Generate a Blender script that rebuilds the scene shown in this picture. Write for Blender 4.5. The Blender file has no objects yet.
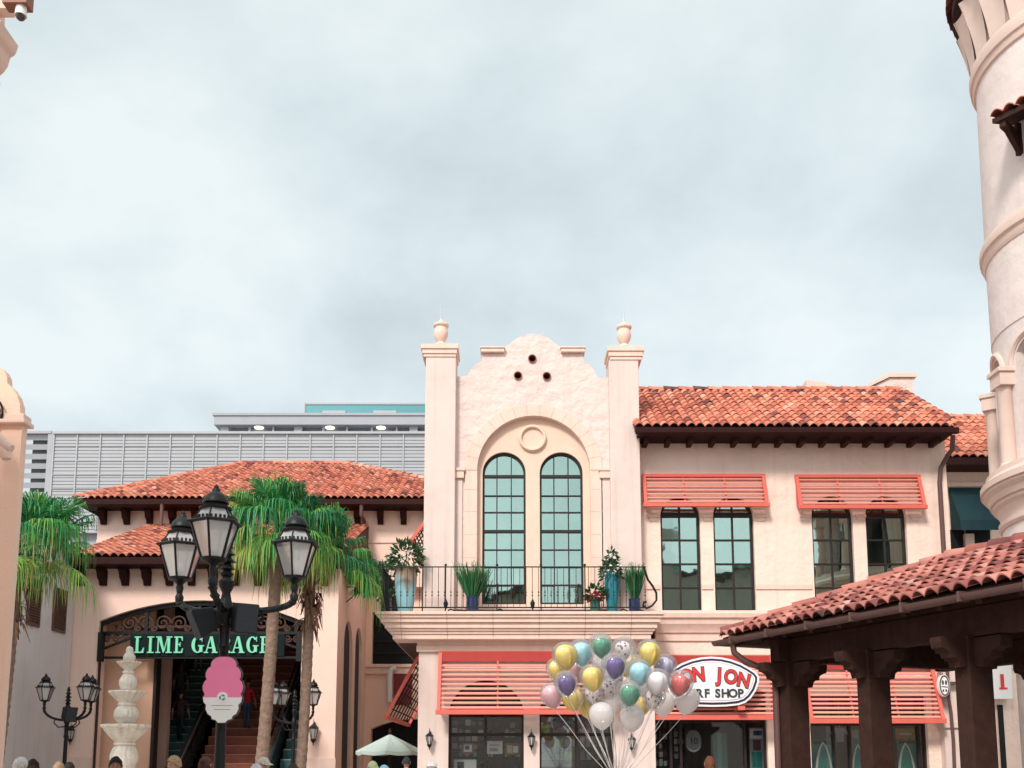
import bpy, bmesh, math, random
from mathutils import Vector, Matrix
from mathutils.geometry import tessellate_polygon
random.seed(7)
PI = math.pi
R = math.radians
scene = bpy.context.scene
COL = scene.collection

# ------------------------------------------------------------------ camera geometry
F = 1024.0; PX0 = 512.0; PY0 = 618.6; PITCH = R(7.97); CZ = 1.65
SP, CP = math.sin(PITCH), math.cos(PITCH)
def at(px, py, Y):
    u = (px - PX0) / F; v = (PY0 - py) / F
    t = Y / (CP - v * SP)
    return Vector((u * t, Y, CZ + t * (SP + v * CP)))
def X(px, py, Y): return at(px, py, Y).x
def Z(py, Y): return at(512, py, Y).z

# ------------------------------------------------------------------ mesh builder
WL = {}
class MB:
    def __init__(s): s.v = []; s.f = []; s.m = []; s.a = []
    def add(s, vs, fs, m=0, a=0.5):
        o = len(s.v); s.v += [Vector(p) for p in vs]
        for f in fs: s.f.append([i + o for i in f]); s.m.append(m); s.a.append(a)
    def box(s, x0, x1, y0, y1, z0, z1, m=0, a=0.5):
        x0, x1 = min(x0, x1), max(x0, x1); y0, y1 = min(y0, y1), max(y0, y1); z0, z1 = min(z0, z1), max(z0, z1)
        s.add([(x0,y0,z0),(x1,y0,z0),(x1,y1,z0),(x0,y1,z0),(x0,y0,z1),(x1,y0,z1),(x1,y1,z1),(x0,y1,z1)],
              [(3,2,1,0),(4,5,6,7),(0,1,5,4),(1,2,6,5),(2,3,7,6),(3,0,4,7)], m, a)
    def obox(s, c, ex, ey, ez, m=0, a=0.5):
        c, ex, ey, ez = Vector(c), Vector(ex), Vector(ey), Vector(ez)
        vs = [c + ex*i + ey*j + ez*k for k in (-1,1) for i, j in ((-1,-1),(1,-1),(1,1),(-1,1))]
        s.add(vs, [(3,2,1,0),(4,5,6,7),(0,1,5,4),(1,2,6,5),(2,3,7,6),(3,0,4,7)], m, a)
    def beam(s, a, b, w, h, up=(0,0,1), m=0, t=0.5):
        a, b = Vector(a), Vector(b); d = (b - a); L = d.length; d.normalize()
        sd = d.cross(Vector(up))
        if sd.length < 1e-5: sd = d.cross(Vector((1,0,0)))
        sd.normalize(); u = sd.cross(d)
        s.obox((a+b)/2, d*L/2, sd*w/2, u*h/2, m, t)
    def tube(s, pts, r, n=8, m=0, cap=True, a=0.5, flat=1.0):
        pts = [Vector(p) for p in pts]; N = len(pts)
        rs = r if isinstance(r, (list, tuple)) else [r]*N
        o = len(s.v); prev = None
        for i, p in enumerate(pts):
            d = (pts[min(i+1,N-1)] - pts[max(i-1,0)])
            if d.length < 1e-9: d = Vector((0,0,1))
            d.normalize()
            if prev is None:
                q = Vector((0,0,1)) if abs(d.z) < .9 else Vector((1,0,0))
                x = d.cross(q).normalized()
            else:
                x = prev - d*prev.dot(d)
                x = x.normalized() if x.length > 1e-6 else d.orthogonal().normalized()
            prev = x; y = d.cross(x)
            for k in range(n):
                t = 2*PI*k/n
                s.v.append(p + (x*math.cos(t) + y*math.sin(t)*flat)*rs[i])
        for i in range(N-1):
            for k in range(n):
                k2 = (k+1) % n
                s.f.append([o+i*n+k, o+i*n+k2, o+(i+1)*n+k2, o+(i+1)*n+k]); s.m.append(m); s.a.append(a)
        if cap:
            s.f.append([o+k for k in range(n)][::-1]); s.m.append(m); s.a.append(a)
            s.f.append([o+(N-1)*n+k for k in range(n)]); s.m.append(m); s.a.append(a)
    def lathe(s, prof, c=(0,0,0), n=24, m=0, rot=0.0, a=0.5, wave=None):
        c = Vector(c); o = len(s.v); N = len(prof)
        for i, (r, z) in enumerate(prof):
            for k in range(n):
                t = 2*PI*k/n + rot
                rr = max(r, 1e-4)*(1 + (wave[1]*math.cos(wave[0]*t) if wave and i in wave[2] else 0))
                s.v.append(c + Vector((rr*math.cos(t), rr*math.sin(t), z)))
        for i in range(N-1):
            for k in range(n):
                k2 = (k+1) % n
                s.f.append([o+i*n+k, o+i*n+k2, o+(i+1)*n+k2, o+(i+1)*n+k]); s.m.append(m); s.a.append(a)
        s.f.append([o+k for k in range(n)][::-1]); s.m.append(m); s.a.append(a)
        s.f.append([o+(N-1)*n+k for k in range(n)]); s.m.append(m); s.a.append(a)
    def prism(s, poly, y0, y1, holes=(), m=0, xf=None, a=0.5):
        """polygon in (x,z), extruded from y0 (front) to y1"""
        loops = [list(poly)] + [list(h) for h in holes]
        tri = tessellate_polygon([[Vector((p[0], p[1], 0)) for p in l] for l in loops])
        flat = [p for l in loops for p in l]; n = len(flat)
        T = xf or (lambda x, y, z: Vector((x, y, z)))
        vs = [T(p[0], y0, p[1]) for p in flat] + [T(p[0], y1, p[1]) for p in flat]
        fs = []
        for t in tri:
            p = [flat[i] for i in t]
            ar = (p[1][0]-p[0][0])*(p[2][1]-p[0][1]) - (p[2][0]-p[0][0])*(p[1][1]-p[0][1])
            if abs(ar) < 1e-9: continue
            t = list(t) if ar > 0 else list(t)[::-1]
            fs.append(t); fs.append([i+n for i in t][::-1])
        o = 0
        for l in loops:
            k = len(l)
            for i in range(k):
                j = (i+1) % k
                fs.append([o+i, o+i+n, o+j+n, o+j])
            o += k
        s.add(vs, fs, m, a)
    def profile_x(s, prof, x0, x1, m=0, in0=0, in1=0):
        """profile in (y,z), swept along x"""
        n = len(prof)
        ymax = max(p[0] for p in prof)
        vs = [(x0 + in0*(p[0]-ymax), p[0], p[1]) for p in prof] + [(x1 - in1*(p[0]-ymax), p[0], p[1]) for p in prof]
        fs = [(i, (i+1) % n, n+(i+1) % n, n+i) for i in range(n)] + [tuple(range(n))[::-1], tuple(range(n, 2*n))]
        s.add(vs, fs, m)
    def build(s, name, mat, parent=None, smooth=None, local=False, bevel=0, loc=None):
        me = bpy.data.meshes.new(name)
        off = Vector((0,0,0))
        if loc is not None: off = Vector(loc)
        elif parent is not None and not local: off = WL.get(parent.name, Vector((0,0,0)))
        me.from_pydata([p - off for p in s.v], [], s.f)
        mats = mat if isinstance(mat, (list, tuple)) else [mat]
        for q in mats: me.materials.append(q)
        me.polygons.foreach_set('material_index', s.m)
        at_ = me.attributes.new('rnd', 'FLOAT', 'FACE'); at_.data.foreach_set('value', s.a)
        bm = bmesh.new(); bm.from_mesh(me); bmesh.ops.recalc_face_normals(bm, faces=bm.faces)
        if bevel:
            ed = [e for e in bm.edges if len(e.link_faces) == 2 and e.calc_face_angle(0) > 0.6]
            bmesh.ops.bevel(bm, geom=ed, offset=bevel, segments=2, affect='EDGES', profile=.6, clamp_overlap=True)
        bm.to_mesh(me); bm.free()
        if smooth is not None:
            me.polygons.foreach_set('use_smooth', [True]*len(me.polygons))
            me.set_sharp_from_angle(angle=R(smooth))
        me.update()
        o = bpy.data.objects.new(name, me); COL.objects.link(o)
        if loc is not None: o.location = off
        if parent is not None:
            o.parent = parent
            WL[o.name] = WL.get(parent.name, Vector((0,0,0)))
        else: WL[o.name] = off
        return o

def each(name, mat_, parent, items, fn, **kw):
    out_ = []
    for it in items:
        w_ = MB(); fn(w_, it); out_.append(w_.build(name, mat_, parent, **kw))
    return out_
def tag(o, label=None, cat=None, group=None, kind=None):
    if label: o['label'] = label
    if cat: o['category'] = cat
    if group: o['group'] = group
    if kind: o['kind'] = kind
    return o
def thing(name, label, cat, loc=(0,0,0), group=None, rz=0):
    o = bpy.data.objects.new(name, None); COL.objects.link(o)
    o.location = loc; o.rotation_euler = (0,0,rz); o.empty_display_size = .3
    WL[o.name] = Vector(loc)
    return tag(o, label, cat, group)
def copy_tree(o, parent=None):
    c = o.copy(); COL.objects.link(c)
    if parent: c.parent = parent
    for ch in list(o.children): copy_tree(ch, c)
    return c

# ------------------------------------------------------------------ materials
MATS = {}
def mat(name, col, rough=.8, var=.08, vscale=3.0, bump=0.0, bscale=20.0, metal=0.0, spec=.3, bump2=0.0, bscale2=3.0, stain=0.0, streak=0.0, coat=0.0):
    if name in MATS: return MATS[name]
    m = bpy.data.materials.new(name); m.use_nodes = True; nt = m.node_tree; N = nt.nodes; L = nt.links
    b = N['Principled BSDF']; b.inputs['Roughness'].default_value = rough; b.inputs['Metallic'].default_value = metal
    b.inputs['Specular IOR Level'].default_value = spec; b.inputs['Coat Weight'].default_value = coat
    tc = N.new('ShaderNodeTexCoord')
    def noise(sc, det=5, mp=None):
        n = N.new('ShaderNodeTexNoise'); n.inputs['Scale'].default_value = sc; n.inputs['Detail'].default_value = det
        L.new((mp or tc).outputs[0 if mp else 'Object'], n.inputs['Vector']); return n
    n = noise(vscale)
    mx = N.new('ShaderNodeMix'); mx.data_type = 'RGBA'
    c = Vector(col)
    mx.inputs['A'].default_value = (*[max(0, x*(1-var*1.6)) for x in c], 1)
    mx.inputs['B'].default_value = (*[min(1, x*(1+var)) for x in c], 1)
    L.new(n.outputs['Fac'], mx.inputs['Factor']); out = mx.outputs['Result']
    def dirt(fac_out, lo, hi, amount, dc):
        nonlocal out
        rp = N.new('ShaderNodeMapRange'); rp.inputs['From Min'].default_value = lo; rp.inputs['From Max'].default_value = hi
        rp.inputs['To Max'].default_value = amount; L.new(fac_out, rp.inputs['Value'])
        m2 = N.new('ShaderNodeMix'); m2.data_type = 'RGBA'; L.new(rp.outputs[0], m2.inputs['Factor'])
        L.new(out, m2.inputs['A']); m2.inputs['B'].default_value = (*dc, 1); out = m2.outputs['Result']
    if stain: dirt(noise(.9, 7).outputs['Fac'], .5, .78, stain, (c.x*.55, c.y*.52, c.z*.5))
    if streak:
        mp = N.new('ShaderNodeMapping'); mp.inputs['Scale'].default_value = (7, 7, .35); L.new(tc.outputs['Object'], mp.inputs['Vector'])
        dirt(noise(1.0, 6, mp).outputs['Fac'], .52, .8, streak, (c.x*.5, c.y*.47, c.z*.45))
    L.new(out, b.inputs['Base Color'])
    last = None
    for bs, sc in ((bump2, bscale2), (bump, bscale)):
        if bs:
            bn = N.new('ShaderNodeBump'); bn.inputs['Distance'].default_value = bs
            L.new(noise(sc, 4).outputs['Fac'], bn.inputs['Height'])
            if last: L.new(last.outputs['Normal'], bn.inputs['Normal'])
            last = bn
    if last: L.new(last.outputs['Normal'], b.inputs['Normal'])
    MATS[name] = m; return m

def glassy(name, tint, fac, inner, rough=.02, wav=0.004, see=False):
    """coated window glass: part mirror, part dark room behind"""
    m = bpy.data.materials.new(name); m.use_nodes = True; nt = m.node_tree; N = nt.nodes; L = nt.links
    N.remove(N['Principled BSDF']); out = N['Material Output']
    g = N.new('ShaderNodeBsdfGlossy'); g.inputs['Color'].default_value = (*tint, 1); g.inputs['Roughness'].default_value = rough
    d = N.new('ShaderNodeBsdfTransparent' if see else 'ShaderNodeBsdfDiffuse'); d.inputs['Color'].default_value = (*inner, 1)
    mx = N.new('ShaderNodeMixShader'); mx.inputs[0].default_value = fac
    tc = N.new('ShaderNodeTexCoord'); n = N.new('ShaderNodeTexNoise'); n.inputs['Scale'].default_value = 1.3; L.new(tc.outputs['Object'], n.inputs['Vector'])
    bp = N.new('ShaderNodeBump'); bp.inputs['Distance'].default_value = wav; L.new(n.outputs['Fac'], bp.inputs['Height']); L.new(bp.outputs['Normal'], g.inputs['Normal'])
    L.new(d.outputs[0], mx.inputs[1]); L.new(g.outputs[0], mx.inputs[2]); L.new(mx.outputs[0], out.inputs[0]); return m
def clear(name, tint, body, fbody, fgl, rough=.05):
    """see-through sheet: transparent + a little milky body + glossy"""
    m = bpy.data.materials.new(name); m.use_nodes = True; nt = m.node_tree; N = nt.nodes; L = nt.links
    N.remove(N['Principled BSDF']); out = N['Material Output']
    t = N.new('ShaderNodeBsdfTransparent'); t.inputs['Color'].default_value = (*tint, 1)
    d = N.new('ShaderNodeBsdfDiffuse'); d.inputs['Color'].default_value = (*body, 1)
    tr = N.new('ShaderNodeBsdfTranslucent'); tr.inputs['Color'].default_value = (*body, 1)
    ad = N.new('ShaderNodeMixShader'); ad.inputs[0].default_value = .5; L.new(d.outputs[0], ad.inputs[1]); L.new(tr.outputs[0], ad.inputs[2])
    a = N.new('ShaderNodeMixShader'); a.inputs[0].default_value = fbody
    L.new(t.outputs[0], a.inputs[1]); L.new(ad.outputs[0], a.inputs[2])
    g = N.new('ShaderNodeBsdfGlossy'); g.inputs['Roughness'].default_value = rough
    lw = N.new('ShaderNodeLayerWeight'); lw.inputs['Blend'].default_value = .35
    mr = N.new('ShaderNodeMath'); mr.operation = 'MULTIPLY_ADD'; mr.inputs[1].default_value = .5; mr.inputs[2].default_value = fgl
    L.new(lw.outputs['Fresnel'], mr.inputs[0])
    b = N.new('ShaderNodeMixShader'); L.new(mr.outputs[0], b.inputs[0]); L.new(a.outputs[0], b.inputs[1]); L.new(g.outputs[0], b.inputs[2])
    L.new(b.outputs[0], out.inputs[0]); return m
def ramp_mat(name, stops, rough, bump=.004, bscale=60, var=.25, vscale=9, trans=0.0, spec=.3):
    """colour picked per face group from the 'rnd' attribute"""
    m = bpy.data.materials.new(name); m.use_nodes = True; nt = m.node_tree; N = nt.nodes; L = nt.links
    b = N['Principled BSDF']; b.inputs['Roughness'].default_value = rough; b.inputs['Specular IOR Level'].default_value = spec
    at_ = N.new('ShaderNodeAttribute'); at_.attribute_name = 'rnd'
    cr = N.new('ShaderNodeValToRGB'); e = cr.color_ramp.elements
    while len(e) < len(stops): e.new(.5)
    for q, (p, c) in zip(e, stops): q.position = p; q.color = (*c, 1)
    L.new(at_.outputs['Fac'], cr.inputs[0])
    tc = N.new('ShaderNodeTexCoord'); n = N.new('ShaderNodeTexNoise'); n.inputs['Scale'].default_value = vscale; n.inputs['Detail'].default_value = 5
    L.new(tc.outputs['Object'], n.inputs['Vector'])
    mr = N.new('ShaderNodeMapRange'); mr.inputs['From Min'].default_value = .3; mr.inputs['From Max'].default_value = .7
    mr.inputs['To Min'].default_value = 1-var; mr.inputs['To Max'].default_value = 1+var*.6; L.new(n.outputs['Fac'], mr.inputs['Value'])
    mul = N.new('ShaderNodeMix'); mul.data_type = 'RGBA'; mul.blend_type = 'MULTIPLY'; mul.inputs['Factor'].default_value = 1
    L.new(cr.outputs[0], mul.inputs['A']); L.new(mr.outputs[0], mul.inputs['B']); L.new(mul.outputs['Result'], b.inputs['Base Color'])
    if bump:
        n2 = N.new('ShaderNodeTexNoise'); n2.inputs['Scale'].default_value = bscale; L.new(tc.outputs['Object'], n2.inputs['Vector'])
        bp = N.new('ShaderNodeBump'); bp.inputs['Distance'].default_value = bump; L.new(n2.outputs['Fac'], bp.inputs['Height']); L.new(bp.outputs['Normal'], b.inputs['Normal'])
    if trans:
        t = N.new('ShaderNodeBsdfTranslucent'); L.new(mul.outputs['Result'], t.inputs['Color'])
        mx = N.new('ShaderNodeMixShader'); mx.inputs[0].default_value = trans
        L.new(b.outputs[0], mx.inputs[1]); L.new(t.outputs[0], mx.inputs[2]); L.new(mx.outputs[0], N['Material Output'].inputs[0])
    MATS[name] = m; return m

M = {}
M['stucco'] = mat('pale_stucco', (.725,.575,.53), .9, .05, 2.2, .006, 45, bump2=.085, bscale2=3.2, stain=.16, streak=.22)
M['stuccoR'] = mat('cream_stucco', (.83,.645,.555), .9, .05, 1.6, .006, 45, bump2=.06, bscale2=2.4, stain=.16, streak=.20)
M['pier'] = mat('pale_stone', (.70,.56,.51), .85, .06, 4, .004, 60, stain=.2, streak=.28)
M['niche'] = mat('niche_stucco', (.75,.54,.43), .9, .05, 2, .004, 45, bump2=.02, bscale2=3)
M['cast'] = mat('cast_stone', (.77,.56,.475), .8, .06, 5, .003, 70, stain=.18, streak=.22)
M['peach'] = mat('peach_stucco', (.82,.59,.50), .9, .05, 1.4, .004, 45, bump2=.015, bscale2=2.5, stain=.10, streak=.08)
M['peachL'] = mat('peach_stucco_bright', (.86,.60,.47), .9, .04, 1.5, .004, 45, stain=.06)
M['brownwall'] = mat('tan_stucco', (.78,.47,.33), .9, .06, 2, .004, 45)
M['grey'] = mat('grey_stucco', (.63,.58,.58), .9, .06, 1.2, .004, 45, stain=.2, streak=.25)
M['tower'] = mat('tower_stucco', (.73,.625,.59), .9, .05, 1.6, .006, 45, bump2=.045, bscale2=1.8, stain=.10, streak=.12)
M['towerbase'] = mat('tower_base_stucco', (.45,.375,.335), .9, .06, 1.6, .004, 45, bump2=.03, bscale2=3, stain=.15)
M['towerstone'] = mat('tower_cast_stone', (.68,.52,.45), .85, .06, 4, .003, 60, stain=.12)
M['white'] = mat('white_paint', (.78,.76,.75), .6, .03, 6)
M['redpaint'] = mat('coral_paint', (.66,.135,.10), .55, .08, 5, .001, 90, stain=.08)
M['shadered'] = mat('shaded_coral_paint', (.42,.045,.04), .55, .08, 5)  # awning coral with the header's deep shade put into the colour
M['slat'] = mat('coral_slat_paint', (.80,.32,.26), .6, .08, 5, .001, 90, stain=.08)
M['brown'] = mat('dark_brown_metal', (.030,.010,.009), .7, .2, 6, spec=.1)
M['winframe'] = mat('bronze_frame', (.022,.014,.013), .5, .15, 8, spec=.3)
M['wood'] = mat('dark_stained_wood', (.052,.024,.019), .85, .3, 7, .006, 30, stain=.3, streak=.3, spec=.12)
M['woodred'] = mat('wood_soffit', (.14,.07,.06), .75, .3, 7, .006, 30, stain=.3)
M['gutter'] = mat('bronze_gutter', (.12,.062,.055), .5, .12, 4, spec=.3)
M['iron'] = mat('black_iron', (.007,.008,.009), .45, .2, 12, .002, 60, spec=.3)
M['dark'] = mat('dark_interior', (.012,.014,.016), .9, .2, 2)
M['room'] = mat('shop_room_wall', (.20,.19,.18), .8, .2, 2)
M['darkteal'] = mat('dark_teal_cloth', (.012,.045,.055), .8, .2, 3)
M['deck'] = mat('roof_deck', (.10,.05,.04), .9, .2, 3)
M['stone'] = mat('fountain_stone', (.82,.74,.65), .85, .2, 9, .015, 30, bump2=.03, bscale2=9, stain=.5, streak=.55)
M['concrete'] = mat('grey_concrete', (.36,.36,.385), .85, .05, 1.0, .003, 30, stain=.12)
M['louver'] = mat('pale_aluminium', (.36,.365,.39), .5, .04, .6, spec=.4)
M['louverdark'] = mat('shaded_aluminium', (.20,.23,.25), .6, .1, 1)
M['pave'] = mat('plaza_paving', (.42,.36,.32), .85, .15, .8, .004, 25, stain=.2)
M['bark'] = mat('palm_bark', (.25,.165,.125), .95, .35, 9, .04, 12, stain=.4)
M['barkdark'] = mat('dead_frond', (.24,.13,.09), .95, .4, 10, .02, 20)
M['tile'] = ramp_mat('terracotta_tile', [(0,(.10,.042,.04)),(.2,(.26,.075,.06)),(.38,(.48,.145,.095)),(.6,(.62,.21,.13)),(.82,(.67,.28,.19)),(1,(.70,.37,.27))], .8, .004, 70, .36, 3.2)
M['ptile'] = ramp_mat('weathered_tile', [(0,(.07,.035,.035)),(.2,(.19,.06,.055)),(.4,(.33,.105,.085)),(.62,(.45,.165,.13)),(.85,(.52,.23,.185)),(1,(.58,.33,.28))], .85, .004, 70, .35, 2.6)
M['frond'] = ramp_mat('palm_leaf', [(0,(.50,.40,.15)),(.14,(.32,.46,.08)),(.42,(.10,.37,.08)),(.75,(.03,.24,.085)),(1,(.008,.09,.055))], .5, 0, 10, .25, 5, .3)
M['leaf'] = ramp_mat('shrub_leaf', [(0,(.02,.05,.02)),(.5,(.03,.09,.035)),(1,(.06,.15,.05))], .5, 0, 10, .2, 5, .25)
M['reed'] = ramp_mat('reed_leaf', [(0,(.02,.14,.05)),(.6,(.04,.24,.09)),(1,(.20,.26,.12))], .5, 0, 10, .2, 5, .3)
M['petal_w'] = mat('white_petal', (.78,.72,.70), .6, .05)
M['petal_r'] = mat('red_petal', (.42,.035,.06), .6, .2)
M['potteal'] = mat('teal_glaze', (.015,.20,.26), .2, .35, 7, spec=.6, coat=.5)
M['potblue'] = mat('cobalt_glaze', (.012,.03,.10), .2, .3, 7, spec=.6, coat=.5)
M['potgreen'] = mat('green_glaze', (.03,.12,.10), .25, .3, 7, spec=.6, coat=.5)
M['win'] = glassy('window_glass', (.60,.75,.69), .50, (.50,.68,.62), .02, .0035, True)
M['shopglass'] = clear('shop_glass', (.95,.98,.97), (.05,.09,.09), .03, .10, .01)
M['lampglass'] = clear('lamp_glass', (.97,.97,.98), (.97,.96,.97), .66, .05, .08)
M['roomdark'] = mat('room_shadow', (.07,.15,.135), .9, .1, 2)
M['curtain'] = mat('pale_curtain', (.62,.60,.55), .9, .1, 4)
M['tealglass'] = glassy('teal_parapet_glass', (.25,.46,.48), .55, (.04,.17,.18))
M['bulb'] = mat('bulb_glass', (.75,.68,.62), .35, .02)
M['mint'] = mat('mint_letter', (.20,.64,.42), .45, .04)
M['signwhite'] = mat('sign_white', (.80,.79,.78), .4, .02)
M['navy'] = mat('navy_paint', (.025,.025,.085), .4, .1)
M['signred'] = mat('red_letter', (.62,.04,.04), .4, .05)
M['charcoal'] = mat('charcoal_letter', (.045,.05,.06), .5, .1)
M['pink'] = mat('candy_pink', (.84,.22,.40), .5, .05, 5)
M['umb'] = mat('pale_canvas', (.50,.60,.55), .8, .06, 3)
M['goods1'] = mat('teal_board', (.03,.26,.24), .4, .2, 3)
M['goods2'] = mat('cream_card', (.62,.58,.52), .7, .2, 9)
M['goods3'] = mat('yellow_card', (.45,.32,.10), .7, .2, 9)
M['goods4'] = mat('leaf_green_card', (.16,.36,.04), .7, .3, 9)
M['goods5'] = mat('maroon_card', (.16,.05,.07), .7, .3, 5)
M['goods6'] = mat('blue_card', (.05,.13,.3), .7, .4, 6)
M['stairbrown'] = mat('stair_brown', (.27,.09,.06), .7, .2, 5)
M['stairteal'] = mat('escalator_step', (.075,.20,.21), .5, .25, 6)
M['handrail'] = mat('rubber_handrail', (.03,.03,.035), .4, .1, 4)
M['steel'] = mat('brushed_steel', (.62,.58,.55), .4, .1, 6, metal=.4)

def skin_like(name, c): return mat(name, c, .7, .06, 8)

# ------------------------------------------------------------------ helpers for architecture
def tiles(mb, O, U, W, ulen, rows, cw=.25, ch=.36, inside=None, A=.044, lift=.032, k=8, seed=1):
    rng = random.Random(seed)
    O = Vector(O); U = Vector(U).normalized(); W = Vector(W).normalized(); N = U.cross(W)
    if N.z < 0: N = -N
    nc = max(1, int(round(ulen/cw))); cw = ulen/nc
    for r in range(rows):
        for c in range(nc):
            u, w = (c+.5)*cw, (r+.5)*ch
            if inside and not inside(u, w): continue
            vs = []; dj = rng.uniform(-.022, .022); lj = rng.uniform(-.010, .010)
            for q in range(k+1):
                s_ = q/k; h = 2*A*abs(math.cos(PI*(s_-.5)))**.85
                b = O + U*((c+s_)*cw)
                vs += [b + W*(r*ch+dj) + N*(h+lift+lj-.022), b + W*(r*ch+dj) + N*(h+lift+lj), b + W*((r+1.1)*ch) + N*(h*.92)]
            fs = []
            for q in range(k):
                a0 = q*3
                fs += [(a0, a0+3, a0+4, a0+1), (a0+1, a0+4, a0+5, a0+2)]
            mb.add(vs, fs, 0, min(1, max(0, rng.gauss(.54, .19))))
def ridge(mb, a, b, r=.11, L=.4, seed=1):
    rng = random.Random(seed); a, b = Vector(a), Vector(b); n = max(1, int((b-a).length/L))
    d = (b-a)/n; up = Vector((0,0,1)); side = d.cross(up).normalized(); u2 = side.cross(d).normalized()
    for i in range(n):
        p0 = a + d*i; p1 = a + d*(i+1.12); vs = []
        for q in range(9):
            t = PI*q/8
            vs += [p0 + side*math.cos(t)*r*1.12 + u2*(math.sin(t)*r*1.12+.02), p1 + side*math.cos(t)*r*.95 + u2*math.sin(t)*r*.95]
        mb.add(vs, [(q*2, q*2+2, q*2+3, q*2+1) for q in range(8)] + [tuple(range(0, 18, 2))], 0, min(1, max(0, rng.gauss(.55,.22))))
def arch_pts(x0, x1, zb, zs, rise=None, n=16):
    """opening outline, counter-clockwise: rectangle with an arched head"""
    c = (x0+x1)/2; a = (x1-x0)/2; rise = a if rise is None else rise
    return [(x0, zb), (x1, zb)] + [(c + a*math.cos(PI*i/n), zs + rise*math.sin(PI*i/n)) for i in range(n+1)]
def seg_arch(x0, x1, zb, zs, rise, n=20):
    c = (x0+x1)/2; a = (x1-x0)/2; rad = (a*a+rise*rise)/(2*rise); zc = zs+rise-rad; t0 = math.asin(a/rad)
    return [(x0, zb), (x1, zb)] + [(c + rad*math.sin(t0-2*t0*i/n), zc + rad*math.cos(t0-2*t0*i/n)) for i in range(n+1)]
def inset(poly, d):
    cx = sum(p[0] for p in poly)/len(poly); n = len(poly); out = []
    for i in range(n):
        p0, p1, p2 = Vector(poly[i-1]), Vector(poly[i]), Vector(poly[(i+1) % n])
        e1 = (p1-p0); e2 = (p2-p1)
        if e1.length < 1e-6: e1 = e2
        if e2.length < 1e-6: e2 = e1
        n1 = Vector((-e1.y, e1.x)).normalized(); n2 = Vector((-e2.y, e2.x)).normalized()
        m_ = (n1+n2); L = max(.3, m_.length**2/2)
        out.append(tuple(p1 + m_*(d/ L)/1.0 * .5 * 2 / 2) if False else tuple(p1 + m_.normalized()*(d/max(.35, m_.normalized().dot(n1)))))
    return out
def text_verts(body, size=1.0, extr=.02, off=0.0):
    cu = bpy.data.curves.new('lettering', 'FONT'); cu.body = body; cu.size = size; cu.extrude = extr; cu.offset = off
    cu.align_x = 'CENTER'; cu.resolution_u = 4
    ob = bpy.data.objects.new('lettering_source', cu); COL.objects.link(ob)
    dg = bpy.context.evaluated_depsgraph_get(); me = bpy.data.meshes.new_from_object(ob.evaluated_get(dg))
    vs = [v.co.copy() for v in me.vertices]; fs = [list(p.vertices) for p in me.polygons]
    bpy.data.objects.remove(ob); bpy.data.curves.remove(cu); bpy.data.meshes.remove(me)
    return vs, fs
def put_text(mb, body, c, size, ydepth, rot=0, sx=1, off=0.0, m=0, extr=.01):
    """text standing in the x-z plane, facing -y, centred on c = (x,z) baseline"""
    vs, fs = text_verts(body, size, extr, off); ca, sa = math.cos(rot), math.sin(rot)
    mb.add([(c[0] + v.x*sx*ca - v.y*sa, ydepth - v.z, c[1] + v.x*sx*sa + v.y*ca) for v in vs], fs, m)

# ================================================================== GROUND
g = MB(); g.add([(-400,-300,0),(400,-300,0),(400,900,0),(-400,900,0)], [(0,1,2,3)])
tag(g.build('ground', M['pave']), 'wide paved plaza that everything stands on', 'ground', kind='structure')

# ================================================================== MAIN SHOP BUILDING
YF = 26.0           # gable face
YP = 25.75          # pier faces
YG = 25.45          # ground-storey face, left block
YR = 26.2           # right wing face
xf = lambda px, py=500, Y=YF: X(px, py, Y)
B = thing('shop_building', 'pale stucco two storey shop building with curved gable, balcony and red tiled wing', 'building', (xf(640), YF, 0))
zb = Z(609.5, YF)                                   # balcony floor at the wall
gable = [(424,609.5),(640,609.5),(640,378),(611,377.6),(599,377.6),(597,373),(593.5,367.5),(589.5,363.5),(585,361),(585,353.5),(562.5,353.5),(562.5,347.5),(558,344.5),(552,340),(546,336.3),(539,334.4),(532,333.7),
         (525,334.6),(519,337),(513,341),(507.5,345.2),(503.6,347.5),(503.6,353.5),(481,353.5),(481,361),(476.5,363.5),(472,367.5),(468.5,372),(466,376.3),(454,376.3),(424,376.3)]
gp = [(xf(p, 500), Z(q, YF)) for p, q in gable]
def pix_arch(p0, p1, pyb, pys, pref=500, Y=YF, n=18):
    return arch_pts(X(p0, pref, Y), X(p1, pref, Y), Z(pyb, Y), Z(pys, Y), None, n)
niche = pix_arch(477, 590.5, 608.2, 470.5)
holes3 = []
for px, py in ((532.6,359),(518,376),(547.3,376.6)):
    cx, cz = xf(px), Z(py, YF)
    holes3.append([(cx+.1*math.cos(2*PI*i/14), cz+.1*math.sin(2*PI*i/14)) for i in range(14)])
w = MB(); w.prism(gp, YF, YF+.55, [niche]+holes3); w.build('gable_wall', M['stucco'], B)
for h in holes3:
    w = MB()
    cx = sum(p[0] for p in h)/14; cz = sum(p[1] for p in h)/14
    pts = [(cx, YF-.03, cz), (cx, YF+.5, cz)]
    o = len(w.v)
    for rr, y0, y1 in ((.112, YF-.05, YF+.4), ):
        vs = []
        for i in range(14):
            t = 2*PI*i/14
            for r_, y_ in ((rr, y0), (rr-.022, y0), (rr-.022, y1)): vs.append((cx+r_*math.cos(t), y_, cz+r_*math.sin(t)))
        w.add(vs, [(3*i+a, 3*((i+1)%14)+a, 3*((i+1)%14)+a+1, 3*i+a+1) for i in range(14) for a in (0,1)])
        w.add([(cx+.09*math.cos(2*PI*i/14), YF+.38, cz+.09*math.sin(2*PI*i/14)) for i in range(14)], [tuple(range(14))])
    w.build('clay_vent', mat('vent_clay', (.22,.07,.05), .8), B)
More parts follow.
